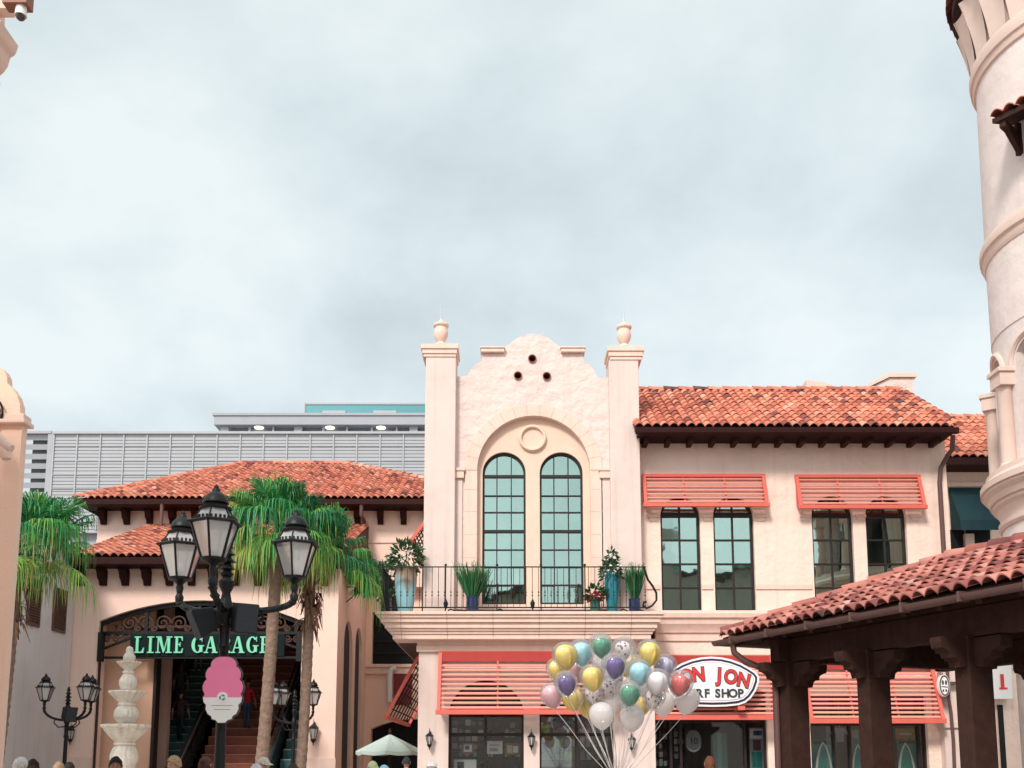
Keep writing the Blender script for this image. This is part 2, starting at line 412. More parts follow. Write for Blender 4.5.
# copings on the shoulders
for a, b in ((480.4,504.2),(561.8,586.2)):
    w = MB(); w.box(xf(a), xf(b), YF-.12, YF+.6, Z(353.3,YF), Z(349.8,YF)); w.box(xf(a)-.02, xf(b)+.02, YF-.15, YF+.63, Z(349.8,YF), Z(348.3,YF))
    w.build('coping', M['cast'], B, bevel=.01)
# niche back with window openings
win_open = [pix_arch(482.5,525.7,604.6,473.6,500,YF+.22), pix_arch(539.7,582.8,604.6,473.6,500,YF+.22)]
back = pix_arch(476, 591.5, 609, 470)
w = MB(); w.prism(back, YF+.16, YF+.5, win_open); w.build('niche_wall', M['niche'], B)
# voussoirs and jambs
w = MB(); cx = (xf(477)+xf(590.5))/2; ri = (xf(590.5)-xf(477))/2 - .0; ro = ri + xf(12,500)-xf(0,500); zs = Z(470.5, YF)
nv = 15
for i in range(nv):
    t0, t1 = PI*i/nv+.0015, PI*(i+1)/nv-.0015
    poly = [(cx+r_*math.cos(t), zs+r_*math.sin(t)) for r_, ts in ((ri-.004, [t0+(t1-t0)*k/4 for k in range(5)]), (ro, [t1+(t0-t1)*k/4 for k in range(5)])) for t in ts]
    w.prism(poly, YF-.05, YF+.12)
zj = [Z(p, YF) for p in (470.8,490,512,535,558,581,608)]
for a, b in ((cx-ro, cx-ri+.004), (cx+ri-.004, cx+ro)):
    for k in range(6): w.box(a, b, YF-.05, YF+.12, zj[k]-.002, zj[k+1]+.002)
w.build('arch_surround', M['cast'], B, bevel=.004)
for a, b in ((450,464),(599.5,614.5)):
    w = MB(); w.box(xf(a), xf(b), YF-.12, YF, Z(479,YF), Z(472,YF)); w.box(xf(a)-.03, xf(b)+.03, YF-.15, YF, Z(472,YF), Z(469,YF))
    w.build('impost', M['cast'], B, bevel=.012)
for a, b in ((451.5,462.5),(601,613)):
    w = MB(); w.box(xf(a), xf(b), YF-.05, YF, zb, Z(479,YF)); w.build('pilaster', M['pier'], B, bevel=.01)
# medallion
w = MB(); c = at(532.6,436.8,YF); rm = xf(14)-xf(0)
w2 = []
prof = [(rm, 0), (rm, .07), (rm*.93, .1), (rm*.82, .1), (rm*.75, .06), (rm*.75, .02), (0.01,.02)]
n = 28; vs = []; 
for r_, y_ in prof:
    for k in range(n): vs.append((c.x+r_*math.cos(2*PI*k/n), YF+.16-y_, c.z+r_*math.sin(2*PI*k/n)))
w.add(vs, [(i*n+k, i*n+(k+1)%n, (i+1)*n+(k+1)%n, (i+1)*n+k) for i in range(len(prof)-1) for k in range(n)])
w.build('medallion', M['niche'], B, smooth=40)

def muntin_window(parent, outline, y, vbars, hbars, thick=(), fw=.055, bw=.028, depth=.09, gl=None, name='window'):
    """outline of the opening; vbars x list, hbars z list"""
    ins = inset(outline, fw)
    f = MB(); f.prism(outline, y, y+depth, [ins])
    x0 = min(p[0] for p in ins); x1 = max(p[0] for p in ins); z0 = min(p[1] for p in ins); z1 = max(p[1] for p in ins)
    def top(x):
        c = (min(p[0] for p in outline)+max(p[0] for p in outline))/2; best = z1
        for i in range(len(ins)):
            a, b = ins[i], ins[(i+1) % len(ins)]
            if (a[0]-x)*(b[0]-x) <= 0 and abs(a[0]-b[0]) > 1e-6 and max(a[1], b[1]) > (z0+z1)/2:
                best = a[1] + (b[1]-a[1])*(x-a[0])/(b[0]-a[0])
        return best
    for x in vbars: f.box(x-bw/2, x+bw/2, y+.012, y+.055, z0, top(x)+.005)
    for z in hbars:
        t = bw*2.6 if z in thick else bw
        xs = [p[0] for p in ins]
        a, b = x0, x1
        pts = []
        for i in range(len(ins)):
            p, q = ins[i], ins[(i+1) % len(ins)]
            if (p[1]-z)*(q[1]-z) <= 0 and abs(p[1]-q[1]) > 1e-6: pts.append(p[0]+(q[0]-p[0])*(z-p[1])/(q[1]-p[1]))
        if len(pts) >= 2: a, b = min(pts), max(pts)
        f.box(a-.004, b+.004, y+(.004 if z in thick else .016), y+(.06 if z in thick else .05), z-t/2, z+t/2)
    fr = f.build(name, M['winframe'], parent)
    p = MB(); p.prism(inset(outline, fw*.5), y+.066, y+.076)
    xs_ = [x0]+sorted(vbars)+[x1]; zs_ = [z0]+sorted(z for z in hbars if z > z0); rp_ = random.Random(int(x0*100)+int(z0*37))
    for i in range(len(xs_)-1):
        for j in range(len(zs_)-1):
            q = [rp_.uniform(-.0035,.0035) for _ in range(3)]; q.append(q[0]+q[2]-q[1])
            cs = ((xs_[i],zs_[j]),(xs_[i+1],zs_[j]),(xs_[i+1],zs_[j+1]),(xs_[i],zs_[j+1]))
            p.add([(cs[n_][0], y+.059+q[n_], cs[n_][1]) for n_ in range(4)], [(0,1,2,3)])
    p.build('pane', gl or M['win'], fr)
    bk = MB(); bk.box(x0-.05, x1+.05, y+.20, y+.215, z0-.03, z1+.03); bk.build('room_shade_board', M['roomdark'], fr)  # thin dark board standing in for the shade of the unlit room
    for side in (0, 1):
        ww = (x1-x0)*rp_.uniform(.10,.40); cu = MB(); n_ = 26; xa = x0 if side == 0 else x1-ww; vs_ = []
        zt_ = z1-rp_.uniform(.0,.05); sk = rp_.uniform(.75,1.0)
        for i in range(n_+1):
            f_ = i/n_
            for zz2, kx in ((z0,1.0),((z0+zt_)/2,sk),(zt_,1.0)):
                xx = (xa+ww*f_*kx) if side == 0 else (x1-ww*(1-f_)*kx)
                vs_.append((xx, y+.135+.022*math.sin(f_*n_*.95+side), zz2))
        cu.add(vs_, [(3*i+a, 3*i+3+a, 3*i+4+a, 3*i+1+a) for i in range(n_) for a in (0,1)]); cu.build('curtain', M['curtain'], fr, smooth=60)
    return fr
for o_ in win_open:
    x0, x1 = o_[0][0], o_[1][0]
    hb = [Z(q, YF+.22) for q in (476,495.4,512,531,549.5,567,584.8)]
    muntin_window(B, o_, YF+.24, [x0+(x1-x0)/3, x0+(x1-x0)*2/3], hb, (hb[0], hb[3]), name='arched_window')
# piers, caps, urns
def pier(p0, p1, ptop, capt, urn_c, zbot):
    w = MB(); w.box(X(p0,480,YP), X(p1,480,YP), YP, YF+.55, zbot, Z(ptop,YP)); w.build('pier', M['pier'], B, bevel=.02)
    w = MB(); e = .0
    za, zc = Z(ptop,YP), Z(capt,YP); h = zc-za
    for k, (d, f0, f1) in enumerate(((.025,0,.25),(.055,.25,.62),(.09,.62,1))):
        w.box(X(p0,350,YP)-d, X(p1,350,YP)+d, YP-d, YF+.55+d, za+h*f0, za+h*f1)
    cap = w.build('pier_cap', M['cast'], B, bevel=.012)
    xc = X(urn_c, 340, YP+.35); yc = YP+.4; z0 = zc
    z0 += .13; Hh = .13; H = (Z(316, YP) if urn_c < 500 else Z(318, YP))-z0
    pr = [(.19,0),(.19,.03),(.15,.05),(.10,.12),(.085,.17),(.12,.22),(.165,.34),(.185,.47),(.185,.55),(.165,.68),(.155,.74),(.20,.80),(.205,.86),(.19,.89),(.11,.93),(.06,.97),(.055,1.02),(.02,1.08)]
    w = MB(); w.lathe([(.30,-Hh-.01),(.30,-.06),(.24,-.05),(.24,-.002)], (xc,yc,z0), 4, rot=PI/4); w.lathe([(r_*1.02, z_*H/.97) for r_, z_ in pr], (xc, yc, z0), 24); u = w.build('urn', M['cast'], B, smooth=40)
    w = MB(); w.tube([(xc,yc,z0+H*1.05),(xc,yc,z0+H*1.75)], [.018,.007], 6); w.tube([(xc,yc,z0+H*1.06),(xc,yc,z0+H*1.2)], [.028,.02], 6)
    w.build('lightning_rod', M['steel'], u)
pier(424.5, 455, 357, 345, 440.8, Z(609.5,YP)-.05)
pier(610.5, 640.5, 360, 347, 624.3, Z(609.5,YP)-.05)
# ---- right wing wall
x_l, x_r = xf(640.3,500,YR), xf(948,500,YR)
zc0 = Z(612.5, YR); z_e = Z(428, YR)
rw = []
for a, b in ((661,700.7),(714,754.5),(813,854),(867,907.7)):
    rw.append(arch_pts(xf(a,550,YR), xf(b,550,YR), Z(611.2,YR), Z(516,YR), None, 16))
w = MB(); w.prism([(x_l,zc0),(x_r,zc0),(x_r,z_e),(x_l,z_e)], YR, YR+.4, rw); w.build('wing_wall', M['stuccoR'], B)
for o_ in rw:
    x0, x1 = o_[0][0], o_[1][0]
    hb = [Z(q, YR) for q in (514,539,563,587)]
    muntin_window(B, o_, YR+.12, [(x0+x1)/2], hb, (hb[0],), fw=.06, bw=.04, name='wing_window')
w = MB()   # band between the windows and the small imposts
segs = [(640.6,660),(701.8,713),(755.6,812),(855,866),(908.8,948)]
for a, b in segs:
    w = MB(); w.box(xf(a,587,YR), xf(b,587,YR), YR-.035, YR, Z(589.5,YR), Z(584.5,YR)); w.build('band_moulding', M['cast'], B, bevel=.01)
for a, b in ((648,658.5),(701.9,712.9),(755.7,766.5),(800,811),(855.2,865.8),(909,920)):
    w = MB(); w.box(xf(a,520,YR), xf(b,520,YR), YR-.06, YR, Z(517.5,YR), Z(515,YR)); w.box(xf(a,520,YR)+.04, xf(b,520,YR)-.04, YR-.035, YR, Z(521,YR), Z(517.5,YR))
    w.build('window_impost', M['cast'], B, bevel=.006)
# building mass (sides, back)
w = MB(); w.box(xf(424.5), xf(640), YF+.55, 37, zb-.3, Z(378,YF)); w.box(xf(640)+.003, x_r, YR+.4, 37, zb-.3, z_e-.35); w.box(xf(424.5), x_r, 29.2, 37, 0, zb-.303); w.box(xf(424.5), xf(424.5)+.3, YG+.41, 29.2, 0, zb-.303); w.box(x_r-.3, x_r, YR+.4, 29.2, 0, zb-.303); w.build('rear_wall', M['stuccoR'], B)
# ---- right roof
ye = 25.35; ZE = Z(428.5, ye); x0e, x1e = X(634.5,428,ye), X(957,428,ye)
yr_ = 28.9; ZR = Z(393.0, yr_)
wv = Vector((0, yr_-ye, ZR-ZE)); sl = wv.length
rd = MB(); rows = int(sl/.36)+1
rd.add([(x0e,ye,ZE),(x1e,ye,ZE),(x1e,yr_,ZR),(x0e,yr_,ZR),(x0e,ye,ZE-.1),(x1e,ye,ZE-.1),(x1e,2*yr_-ye,ZE),(x0e,2*yr_-ye,ZE)], [(0,1,2,3),(0,4,5,1),(3,2,6,7)])
roof = rd.build('roof', M['deck'], B)
tl = MB(); tiles(tl, (x0e,ye-.06,ZE+.02), (1,0,0), wv, x1e-x0e, rows, .222, sl/rows*1.0, seed=3)
tl.build('roof_tiles', M['tile'], roof, smooth=50)
rg = MB(); ridge(rg, (x0e,yr_,ZR+.06), (x1e,yr_,ZR+.06), .12, .42, 5); ridge(rg, (x1e+.02,ye-.06,ZE+.05), (x1e+.02,yr_,ZR+.05), .10, .4, 6)
rg.build('ridge_tiles', M['tile'], roof, smooth=60)
gt = MB(); gt.box(x0e+.02, x1e+.0, ye-.13, ye+.02, ZE-.15, ZE-.0); gt.build('gutter', M['brown'], B, bevel=.02)
sf = MB(); sf.box(x0e+.1, x1e-.1, ye+.03, YR, ZE-.13, ZE-.06); sf.build('soffit', M['brown'], B)
for i in range(14):
    x = x0e+.35+(x1e-x0e-.7)*i/13; rt = MB(); rt.box(x-.06, x+.06, ye+.3, YR, ZE-.25, ZE-.133); rt.build('rafter_tail', M['wood'], B)
# parapet block on the ridge end and low lantern hump
w = MB(); yb = yr_+.8
w.prism([(X(868,388,yb),Z(391,yb)-.5),(X(914,388,yb),Z(391,yb)-.5),(X(914,388,yb),Z(378,yb)),(X(889,380,yb),Z(378,yb)),(X(868,388,yb),Z(389,yb))], yb, yb+.7)
w.build('roof_parapet', M['stucco'], B)
w = MB(); w.prism([(X(866,388,yb)-.0,Z(388.5,yb)),(X(889,380,yb),Z(377.6,yb)),(X(916,378,yb),Z(377.6,yb)),(X(916.5,378,yb),Z(373.6,yb)),(X(887.5,376,yb),Z(373.6,yb)),(X(864,386,yb),Z(386.5,yb))], yb-.07, yb+.77)
w.build('parapet_coping', M['cast'], B)
w = MB(); yb2 = yr_+1.2; w.prism([(X(805,385,yb2),Z(391,yb2)-.4),(X(834,385,yb2),Z(391,yb2)-.4),(X(832,385,yb2),Z(384.5,yb2)),(X(820,383,yb2),Z(381.5,yb2)),(X(806.5,382,yb2),Z(380,yb2))], yb2, yb2+.8)
w.build('roof_hump', M['cast'], B)
# downspout
dn = MB(); yd = YR-.1
pts = [(X(953,437,ye+.1),ye+.1,Z(434,ye)), (X(952,445,ye+.3),ye+.3,Z(446,ye)), (X(947,452,yd-.1),yd-.1,Z(457,yd)), (X(940.5,463,yd),yd,Z(468,yd)), (X(939.5,480,yd),yd,Z(482,yd)), (X(939.5,480,yd),yd,Z(612,yd)), (X(939.5,480,yd),yd,.1)]
dn.tube(pts, .062, 8); dn.build('downspout', M['gutter'], B, smooth=50)

# ---- cornice band of the right wing
w = MB(); xa, xb = X(655,625,YR), x_r+.12
zc = lambda p: Z(p, YR)
prof = [(YR+.3,zc(612)),(YR-.30,zc(612)),(YR-.32,zc(615)),(YR-.30,zc(619)),(YR-.24,zc(620)),(YR-.22,zc(625)),(YR-.12,zc(630)),(YR-.10,zc(633)),(YR-.05,zc(634)),(YR-.05,zc(641)),(YR+.3,zc(641))]
w.profile_x(prof, xa, xb); w.build('string_cornice', M['cast'], B, smooth=25)
# ---- ground storey right
xg0, xg1 = X(655,700,YR), X(938,700,YR)
ops = []
for a, b, t in ((653,767,690),(810,927,694)):
    ops.append([(X(a,720,YR), -.0), (X(b,720,YR), -.0), (X(b,720,YR), Z(t,YR)), (X(a,720,YR), Z(t,YR))])
ops = [[(q[0], max(q[1], .02)) for q in o_] for o_ in ops]
w = MB(); w.prism([(X(640,700,YR),0),(xg1,0),(xg1,Z(640,YR)),(X(640,700,YR),Z(640,YR))], YR, YR+.35, ops); w.build('ground_floor_wall', M['stuccoR'], B)
w = MB(); yq = YR-.28
w.box(xg1, X(956,700,YR), yq, YR+.35, 0, Z(655,YR)); w.box(xg1-.05, X(958,700,YR), yq-.06, YR+.35, Z(728,yq), Z(722,yq)); w.box(xg1-.04, X(957,700,YR), yq-.05, YR+.35, Z(660,yq), Z(654,yq))
w.build('corner_pilaster', M['pier'], B, bevel=.012)
# ---- ground storey left
gl_ = MB(); zt = Z(640, YG)
gops = []
for a, b in ((448.5,523.8),(539.5,613.5)):
    gops.append(seg_arch(X(a,720,YG), X(b,720,YG), .02, Z(709,YG), Z(680,YG)-Z(709,YG)))
gl_.prism([(X(418,720,YG),0),(X(655,720,YG),0),(X(655,720,YG),zt),(X(418,720,YG),zt)], YG, YG+.4, gops); gl_.build('arcade_wall', M['pier'], B)
w = MB(); w.box(X(416.5,650,YG-.06), X(657,650,YG-.06), YG-.08, YG-.0, Z(652,YG), Z(646,YG)); w.box(X(417,650,YG-.06), X(656,650,YG-.06), YG-.05, YG, Z(646,YG), Z(639,YG)); w.build('frieze', M['cast'], B, bevel=.01)
# ---- balcony slab (moulded edge, runs back down the left side)
yb_ = 24.75; bx0, bx1 = X(375,612,yb_), X(665,612,yb_)
zz = lambda p: Z(p, yb_)
steps = [(0,611.2,614.2),(.05,614.2,617.2),(.10,617.2,621.5),(.17,621.5,627),(.22,627,629.5),(.27,629.5,632.5),(.31,632.5,637.5)]
w = MB()
for d, a, b in steps: w.box(bx0+d*1.3, bx1-d*1.0, yb_+d, YF if d else YF, zz(b), zz(a))
for d, a, b in steps: w.box(bx0+d*1.3, xf(424)+.0, YF, 35.5, zz(b), zz(a))
w.build('balcony_slab', M['cast'], B, bevel=.012)
w = MB()
for i in range(6):
    x = bx0+.62+i*(bx1-bx0-.3)/6
    for d, a, b in steps: w.box(x-.006, x+.006, yb_+d-.003, yb_+d+.01, zz(b)-.002, zz(a)-.003)
w.build('slab_joints', mat('stone_joint', (.33,.22,.18), .9), B)
w = MB(); w.box(bx0+.45, xf(424), YG+.5, 35.4, zz(638.6), zz(637.5)-.003)
for i in range(8): w.box(bx0+.47+i*.11, bx0+.475+i*.11, YG+.5, 35.4, zz(638.6)-.012, zz(638.6))
w.build('balcony_soffit', M['woodred'], B)
# railing
rl = MB(); yr0 = yb_+.16; zr0, zr1 = zz(611.2), Z(566.5, yr0)
rx0, rx1 = X(382,590,yr0), X(650,590,yr0)
rl.box(rx0, rx1-.1, yr0-.025, yr0+.025, zr1-.022, zr1); rl.box(rx0, rx1, yr0-.02, yr0+.02, zr0+.10, zr0+.13)
nb = int((rx1-rx0)/.155)
for i in range(nb+1):
    x = rx0+(rx1-rx0-.12)*i/nb
    rl.tube([(x,yr0,zr0+.12),(x,yr0,zr1-.02)], .0075, 5)
    for q in (.42,.5): rl.lathe([(.008,-.02),(.021,-.006),(.021,.006),(.008,.02)], (x,yr0,zr0+q), 6)
for p in (382,422.5,445.5,497,541,585):
    x = X(p,590,yr0); rl.box(x-.014, x+.014, yr0-.024, yr0+.024, zr0, zr1+.012); rl.lathe([(.01,0),(.035,.02),(.035,.045),(.01,.065)], (x,yr0,zr1+.005), 8)
for p in (446,532.5):   # leaf bosses
    x = X(p,590,yr0); rl.lathe([(.008,-.16),(.05,-.05),(.06,.02),(.03,.08),(.01,.12)], (x,yr0-.06,zr0+.20), 8)
def scroll(cx_, cz_, s, fl=1):
    return [(cx_+fl*s*(a_), yr0, cz_+s*b_) for a_, b_ in ((-.05,1.0),(0,.82),(.04,.70),(.14,.56),(.22,.40),(.22,.24),(.12,.12),(0,.06),(-.08,.12),(-.06,.2),(0,.2))]
rl.tube(scroll(X(646,570,yr0), zr0+.03, zr1-zr0-.03), .03, 6)
for xx, fl in ((X(630,600,yr0),-1),(X(645,600,yr0),-1),(X(458,600,yr0),-1),(X(493,600,yr0),1)):
    rl.tube([(xx+fl*a_*.42, yr0-.04, zr0+b_*.42) for a_, b_ in ((0,.0),(.1,.02),(.25,.10),(.42,.16),(.55,.10),(.58,0),(.5,-.03),(.44,.03))], .02, 5)
# left return
yl = yr0
while yl < 35:
    yl += .155; rl.tube([(rx0,yl,zr0),(rx0,yl,zr1-.02)], .011, 4, cap=False)
rl.box(rx0-.025, rx0+.025, yr0, 35, zr1-.03, zr1); rl.box(rx0-.02, rx0+.02, yr0, 35, zr0+.1, zr0+.13)
rl.build('railing', M['iron'], B)

# ---- awnings
def awning(x0, x1, ztop, zbot, yw, dep, pitch, header=0, name='awning', tilt=.0, barh=.12):
    d = Vector((0, -dep, zbot-ztop)); L = d.length; dn_ = d.normalized(); nrm = Vector((0, dn_.z, -dn_.y)).normalized()
    f = MB(); T = Vector((0, yw, ztop))
    for x in (x0+.05, x1-.05):
        a = Vector((x, yw-.02, ztop)); b = a + d
        f.beam(a, b, .09, .10)
        f.beam((x, yw-.03, zbot+.1), b + Vector((0,.02,.05)), .05, .05)
        f.beam((x, yw-.03, zbot+.1), a, .05, .04)
    f.box(x0, x1, yw-.09, yw-.003, ztop-.07, ztop+.012)
    f.box(x0-.02, x1+.02, yw-dep-.06, yw-dep+.05, zbot-barh/2, zbot+barh/2)
    hd_ = MB()
    if header: hd_.box(x0+.1, x1-.1, yw-.11, yw-.092, ztop-header-.08, ztop-.02)
    for k in (1,2):
        x = x0+(x1-x0)*k/3
        f.beam((x,yw-.03,ztop-.03), (x,yw-dep+.02,zbot), .04, .03)
    fr = f.build(name, M['redpaint'], B, bevel=.006)
    if header: hd_.build('header_board', M['shadered'], fr)
    s_ = MB(); n_ = int(L/pitch)
    for i in range(1 if not header else 3, n_):
        p = T + dn_*(i*L/n_)
        s_.obox((( x0+x1)/2, p.y-.02, p.z-.01), ((x1-x0)/2-.1,0,0), (0,.045*math.cos(tilt),.045*math.sin(tilt)), (0,-.010*math.sin(tilt),.010*math.cos(tilt)))
    s_.build('slats', M['slat'], fr)
    return fr
awning(X(437,690,YG-.4), X(619,690,YG-.4), Z(651.5,YG), Z(712,YG-.5), YG, .5, .118, .18, 'awning', .55)
awning(X(646,690,YR-.4), X(777.5,690,YR-.4), Z(655.5,YR), Z(717.5,YR-.6), YR, .6, .118, .16, 'awning', .55)
awning(X(806,690,YR-.4), X(940,690,YR-.4), Z(660.5,YR), Z(721,YR-.6), YR, .6, .118, .16, 'awning', .55)
awning(X(643.5,490,YR-.3), X(768,490,YR-.3), Z(475,YR), Z(505,YR-.32), YR, .32, .118, 0, 'awning', .55, .10)
awning(X(798,490,YR-.3), X(925,490,YR-.3), Z(475.7,YR), Z(507,YR-.32), YR, .32, .118, 0, 'awning', .55, .10)
# awnings on the hidden left side, seen end on
def side_awning(p_out, p_top, Yn, Yfar, xw):
    zt_ = Z(p_top[1], Yn); o = at(p_out[0], p_out[1], Yn)
    f = MB()
    tp = Vector((xw-.03, Yn, zt_)); ot = Vector((o.x, Yn, o.z)); D = Vector((0, Yfar-Yn, 0))
    f.beam(tp, ot, .08, .1, (0,1,0)); f.beam(tp+D, ot+D, .08, .1, (0,1,0)); f.beam(ot, ot+D, .1, .1); f.beam(tp, tp+D, .08, .08)
    fr = f.build('side_awning', M['redpaint'], B)
    l_ = MB(); n_ = 9
    for i in range(1, n_): l_.beam(tp+D*i/n_, ot+D*i/n_, .03, .025, (0,1,0))
    for i in range(1, 7): l_.beam(tp+(ot-tp)*i/7, tp+(ot-tp)*i/7+D, .03, .025)
    l_.build('lattice', M['brown'], fr)
side_awning((386,717), (418,657), 26.6, 32.5, X(418,700,26.4))
side_awning((411.5,540), (424,520), 27.0, 31.0, xf(424.3))

# ---- shop fronts
def shopfront(x0, x1, zt_, y, mull, trans, name='shop_window', arch=None):
    f = MB(); t = .05
    if arch: f.prism(arch, y, y+.08, [inset(arch, .05)])
    else:
        f.box(x0, x0+t, y, y+.08, 0.02, zt_); f.box(x1-t, x1, y, y+.08, 0.02, zt_); f.box(x0+t, x1-t, y, y+.08, zt_-t, zt_)
    for m_ in mull: f.box(m_-.03, m_+.03, y+.004, y+.07, .1, min(zt_-t, trans+.0 if False else zt_-t))
    f.box(x0+t, x1-t, y+.008, y+.066, trans-.04, trans+.04); f.box(x0+t, x1-t, y+.008, y+.066, .06, .2)
    fr = f.build(name, M['winframe'], B)
    p = MB(); (p.prism(inset(arch, .03), y+.08, y+.09) if arch else p.box(x0+.02, x1-.02, y+.08, y+.09, .04, zt_-.02)); p.build('pane', M['shopglass'], fr)
    return fr
yw1 = YG+.18
for k, (a, b) in enumerate(((448.5,523.8),(539.5,613.5))):
    shopfront(X(a,720,YG), X(b,720,YG), Z(709,YG), yw1, [X((485.5,576.5)[k],740,yw1)], Z(734.5,yw1), arch=gops[k])
yw2 = YR+.15
fr3 = shopfront(X(653,720,YR), X(767,720,YR), Z(690,YR), yw2, [X(p,740,yw2) for p in (671,681,745)], Z(719,yw2))
fr4 = shopfront(X(810,720,YR), X(927,720,YR), Z(694,YR), yw2, [X(p,740,yw2) for p in (834,850,887,919)], Z(724,yw2))
# dark rooms behind the shop windows
def room(x0, x1, y0, y1, z1):
    rm_ = MB(); rm_.add([(x0,y0,.03),(x1,y0,.03),(x1,y1,.03),(x0,y1,.03),(x0,y0,z1),(x1,y0,z1),(x1,y1,z1),(x0,y1,z1)], [(0,1,2,3),(4,5,6,7),(1,2,6,5),(2,3,7,6),(3,0,4,7)]); rm_.build('shop_room', M['room'], B)
for a, b, y0, yy in ((440,622,YG+.41,YG),(648,772,YR+.36,YR),(805,932,YR+.36,YR)):
    room(X(a,720,yy), X(b,720,yy), y0, y0+2.6, Z(672,yy))
# the mass box must not fill the rooms: rooms sit in front of an inner wall -> rebuild mass with a recess

# ================================================================== SHOP WINDOW CONTENTS
def flat_thing(name, label, cat, p0, p1, q0, q1, Y, parts, group=None, th=.03):
    """a board facing us, its lower edge on a stand; parts = [(mat, fx0, fx1, fz0, fz1)] raised areas"""
    x0, x1, z0, z1 = X(p0,745,Y), X(p1,745,Y), Z(q1,Y), Z(q0,Y)
    t = thing(name, label, cat, ((x0+x1)/2, Y, max(0, z0-.9)), group)
    b = MB(); b.box(x0, x1, Y, Y+th, z0, z1); b.build('board', parts[0], t, bevel=.004)
    b = MB(); xm = (x0+x1)/2
    for dx in (-.12, .12): b.beam((xm+dx, Y+th+.02, z0+.02), (xm+dx*1.8, Y+.35, .04), .025, .025)
    b.build('stand', M['winframe'], t)
    for k, (m_, fx0, fx1, fz0, fz1) in enumerate(parts[1:]):
        b = MB(); b.box(x0+(x1-x0)*fx0, x0+(x1-x0)*fx1, Y-.006-.002*k, Y-.001, z0+(z1-z0)*fz0, z0+(z1-z0)*fz1); b.build('print', m_, t)
    return t
yi = YG+.75
flat_thing('poster','brown framed poster with a blue and white bird shape in the left shop window','poster',461,474.5,743,754,yi,[mat('tan_frame',(.30,.16,.10)),(M['signwhite'],.2,.8,.2,.85),(M['goods6'],.3,.62,.4,.75)])
flat_thing('poster','plain white notice board standing beside the tan picture in the left shop window','poster',487,502.5,741,754,yi,[M['signwhite'],(M['concrete'],.15,.8,.65,.72),(M['concrete'],.15,.7,.2,.45)])
flat_thing('poster','tan framed picture with pale shapes at the right of the left shop window','poster',505,520,743,755,yi,[mat('tan_frame',(.30,.16,.10)),(M['goods2'],.15,.5,.15,.8),(M['signwhite'],.55,.88,.2,.75)])
flat_thing('poster','low white panel with a black round shape in the left shop window','poster',454,476.5,759.5,775,yi,[M['signwhite'],(M['charcoal'],.15,.45,.3,.85)])
def shelf(name, label, cat, p0, p1, q0, q1, Y, cols, n, rows_, seed):
    rng = random.Random(seed); x0, x1, z0, z1 = X(p0,745,Y), X(p1,745,Y), Z(q1,Y), Z(q0,Y); z0 = max(z0, .15)
    t = thing(name, label, cat, ((x0+x1)/2, Y, 0))
    b = MB(); b.box(x0-.03, x0, Y, Y+.4, 0, z1+.05); b.box(x1, x1+.03, Y, Y+.4, 0, z1+.05)
    for r_ in range(rows_+1): b.box(x0, x1, Y, Y+.4, z0+(z1-z0)*r_/rows_-.02, z0+(z1-z0)*r_/rows_)
    b.build('rack', M['winframe'], t)
    gds = [MB() for _ in cols]
    for r_ in range(rows_):
        h = (z1-z0)/rows_
        for i in range(n):
            a = x0+(x1-x0)*i/n; ww = (x1-x0)/n
            k = rng.randrange(len(cols)); hh = h*rng.uniform(.45,.85)
            gds[k].box(a+ww*.08, a+ww*rng.uniform(.7,.92), Y+.03, Y+.2+.1*rng.random(), z0+h*r_+.002, z0+h*r_+hh)
    for k, m_ in enumerate(cols):
        if gds[k].v: gds[k].build('goods', m_, t)
    return t
shelf('display_shelf','tall shelf of black and white boxes in the upper left of the left shop window','shelf',452,484,718,757,yi+.55,[M['signwhite'],M['charcoal'],M['concrete'],M['goods2']],5,5,3)
shelf('display_shelf','shelf of maroon and cream goods behind the tan picture','shelf',488,521,718,757,yi+.6,[M['goods5'],M['goods2'],M['goods5'],M['winframe']],6,4,4)
shelf('display_shelf','shelf with bright green goods behind the middle shop window','shelf',541,576,721,760,yi+.5,[M['goods4'],M['goods5'],M['concrete']],3,3,8)
shelf('display_shelf','shelf of pale goods behind the right half of the middle shop window','shelf',580,610,722,760,yi+.5,[M['concrete'],M['goods2'],M['winframe'],M['louverdark']],5,3,9)
yj = YR+.75
shelf('display_shelf','narrow rack of cream and red goods at the left of the surf shop entrance','shelf',654,668,722,766,yj,[M['goods2'],M['goods5'],M['winframe'],M['signwhite']],3,5,10)
shelf('display_shelf','narrow rack of cream goods behind the dark door post of the surf shop','shelf',674,684,730,766,yj+.1,[M['goods2'],M['winframe'],M['concrete']],2,5,11)
flat_thing('poster','tall photo poster in blue and red at the right of the surf shop entrance','poster',749.5,763.5,727.5,772,YR+.45,[M['concrete'],(M['signwhite'],.05,.95,.75,.97),(M['goods6'],.3,.9,.82,.93),(M['goods5'],.25,.8,.48,.72),(M['goods1'],.15,.85,.1,.45)])
# teal column of light inside, put into the colour of an added panel
flat_thing('display_stand','pale teal panel standing in for a column of light inside the surf shop door','display',713,727,733,772,yj+.2,[mat('pale_teal',(.14,.30,.28)),(mat('teal_light_band',(.24,.42,.38)),.3,.6,0,1)])
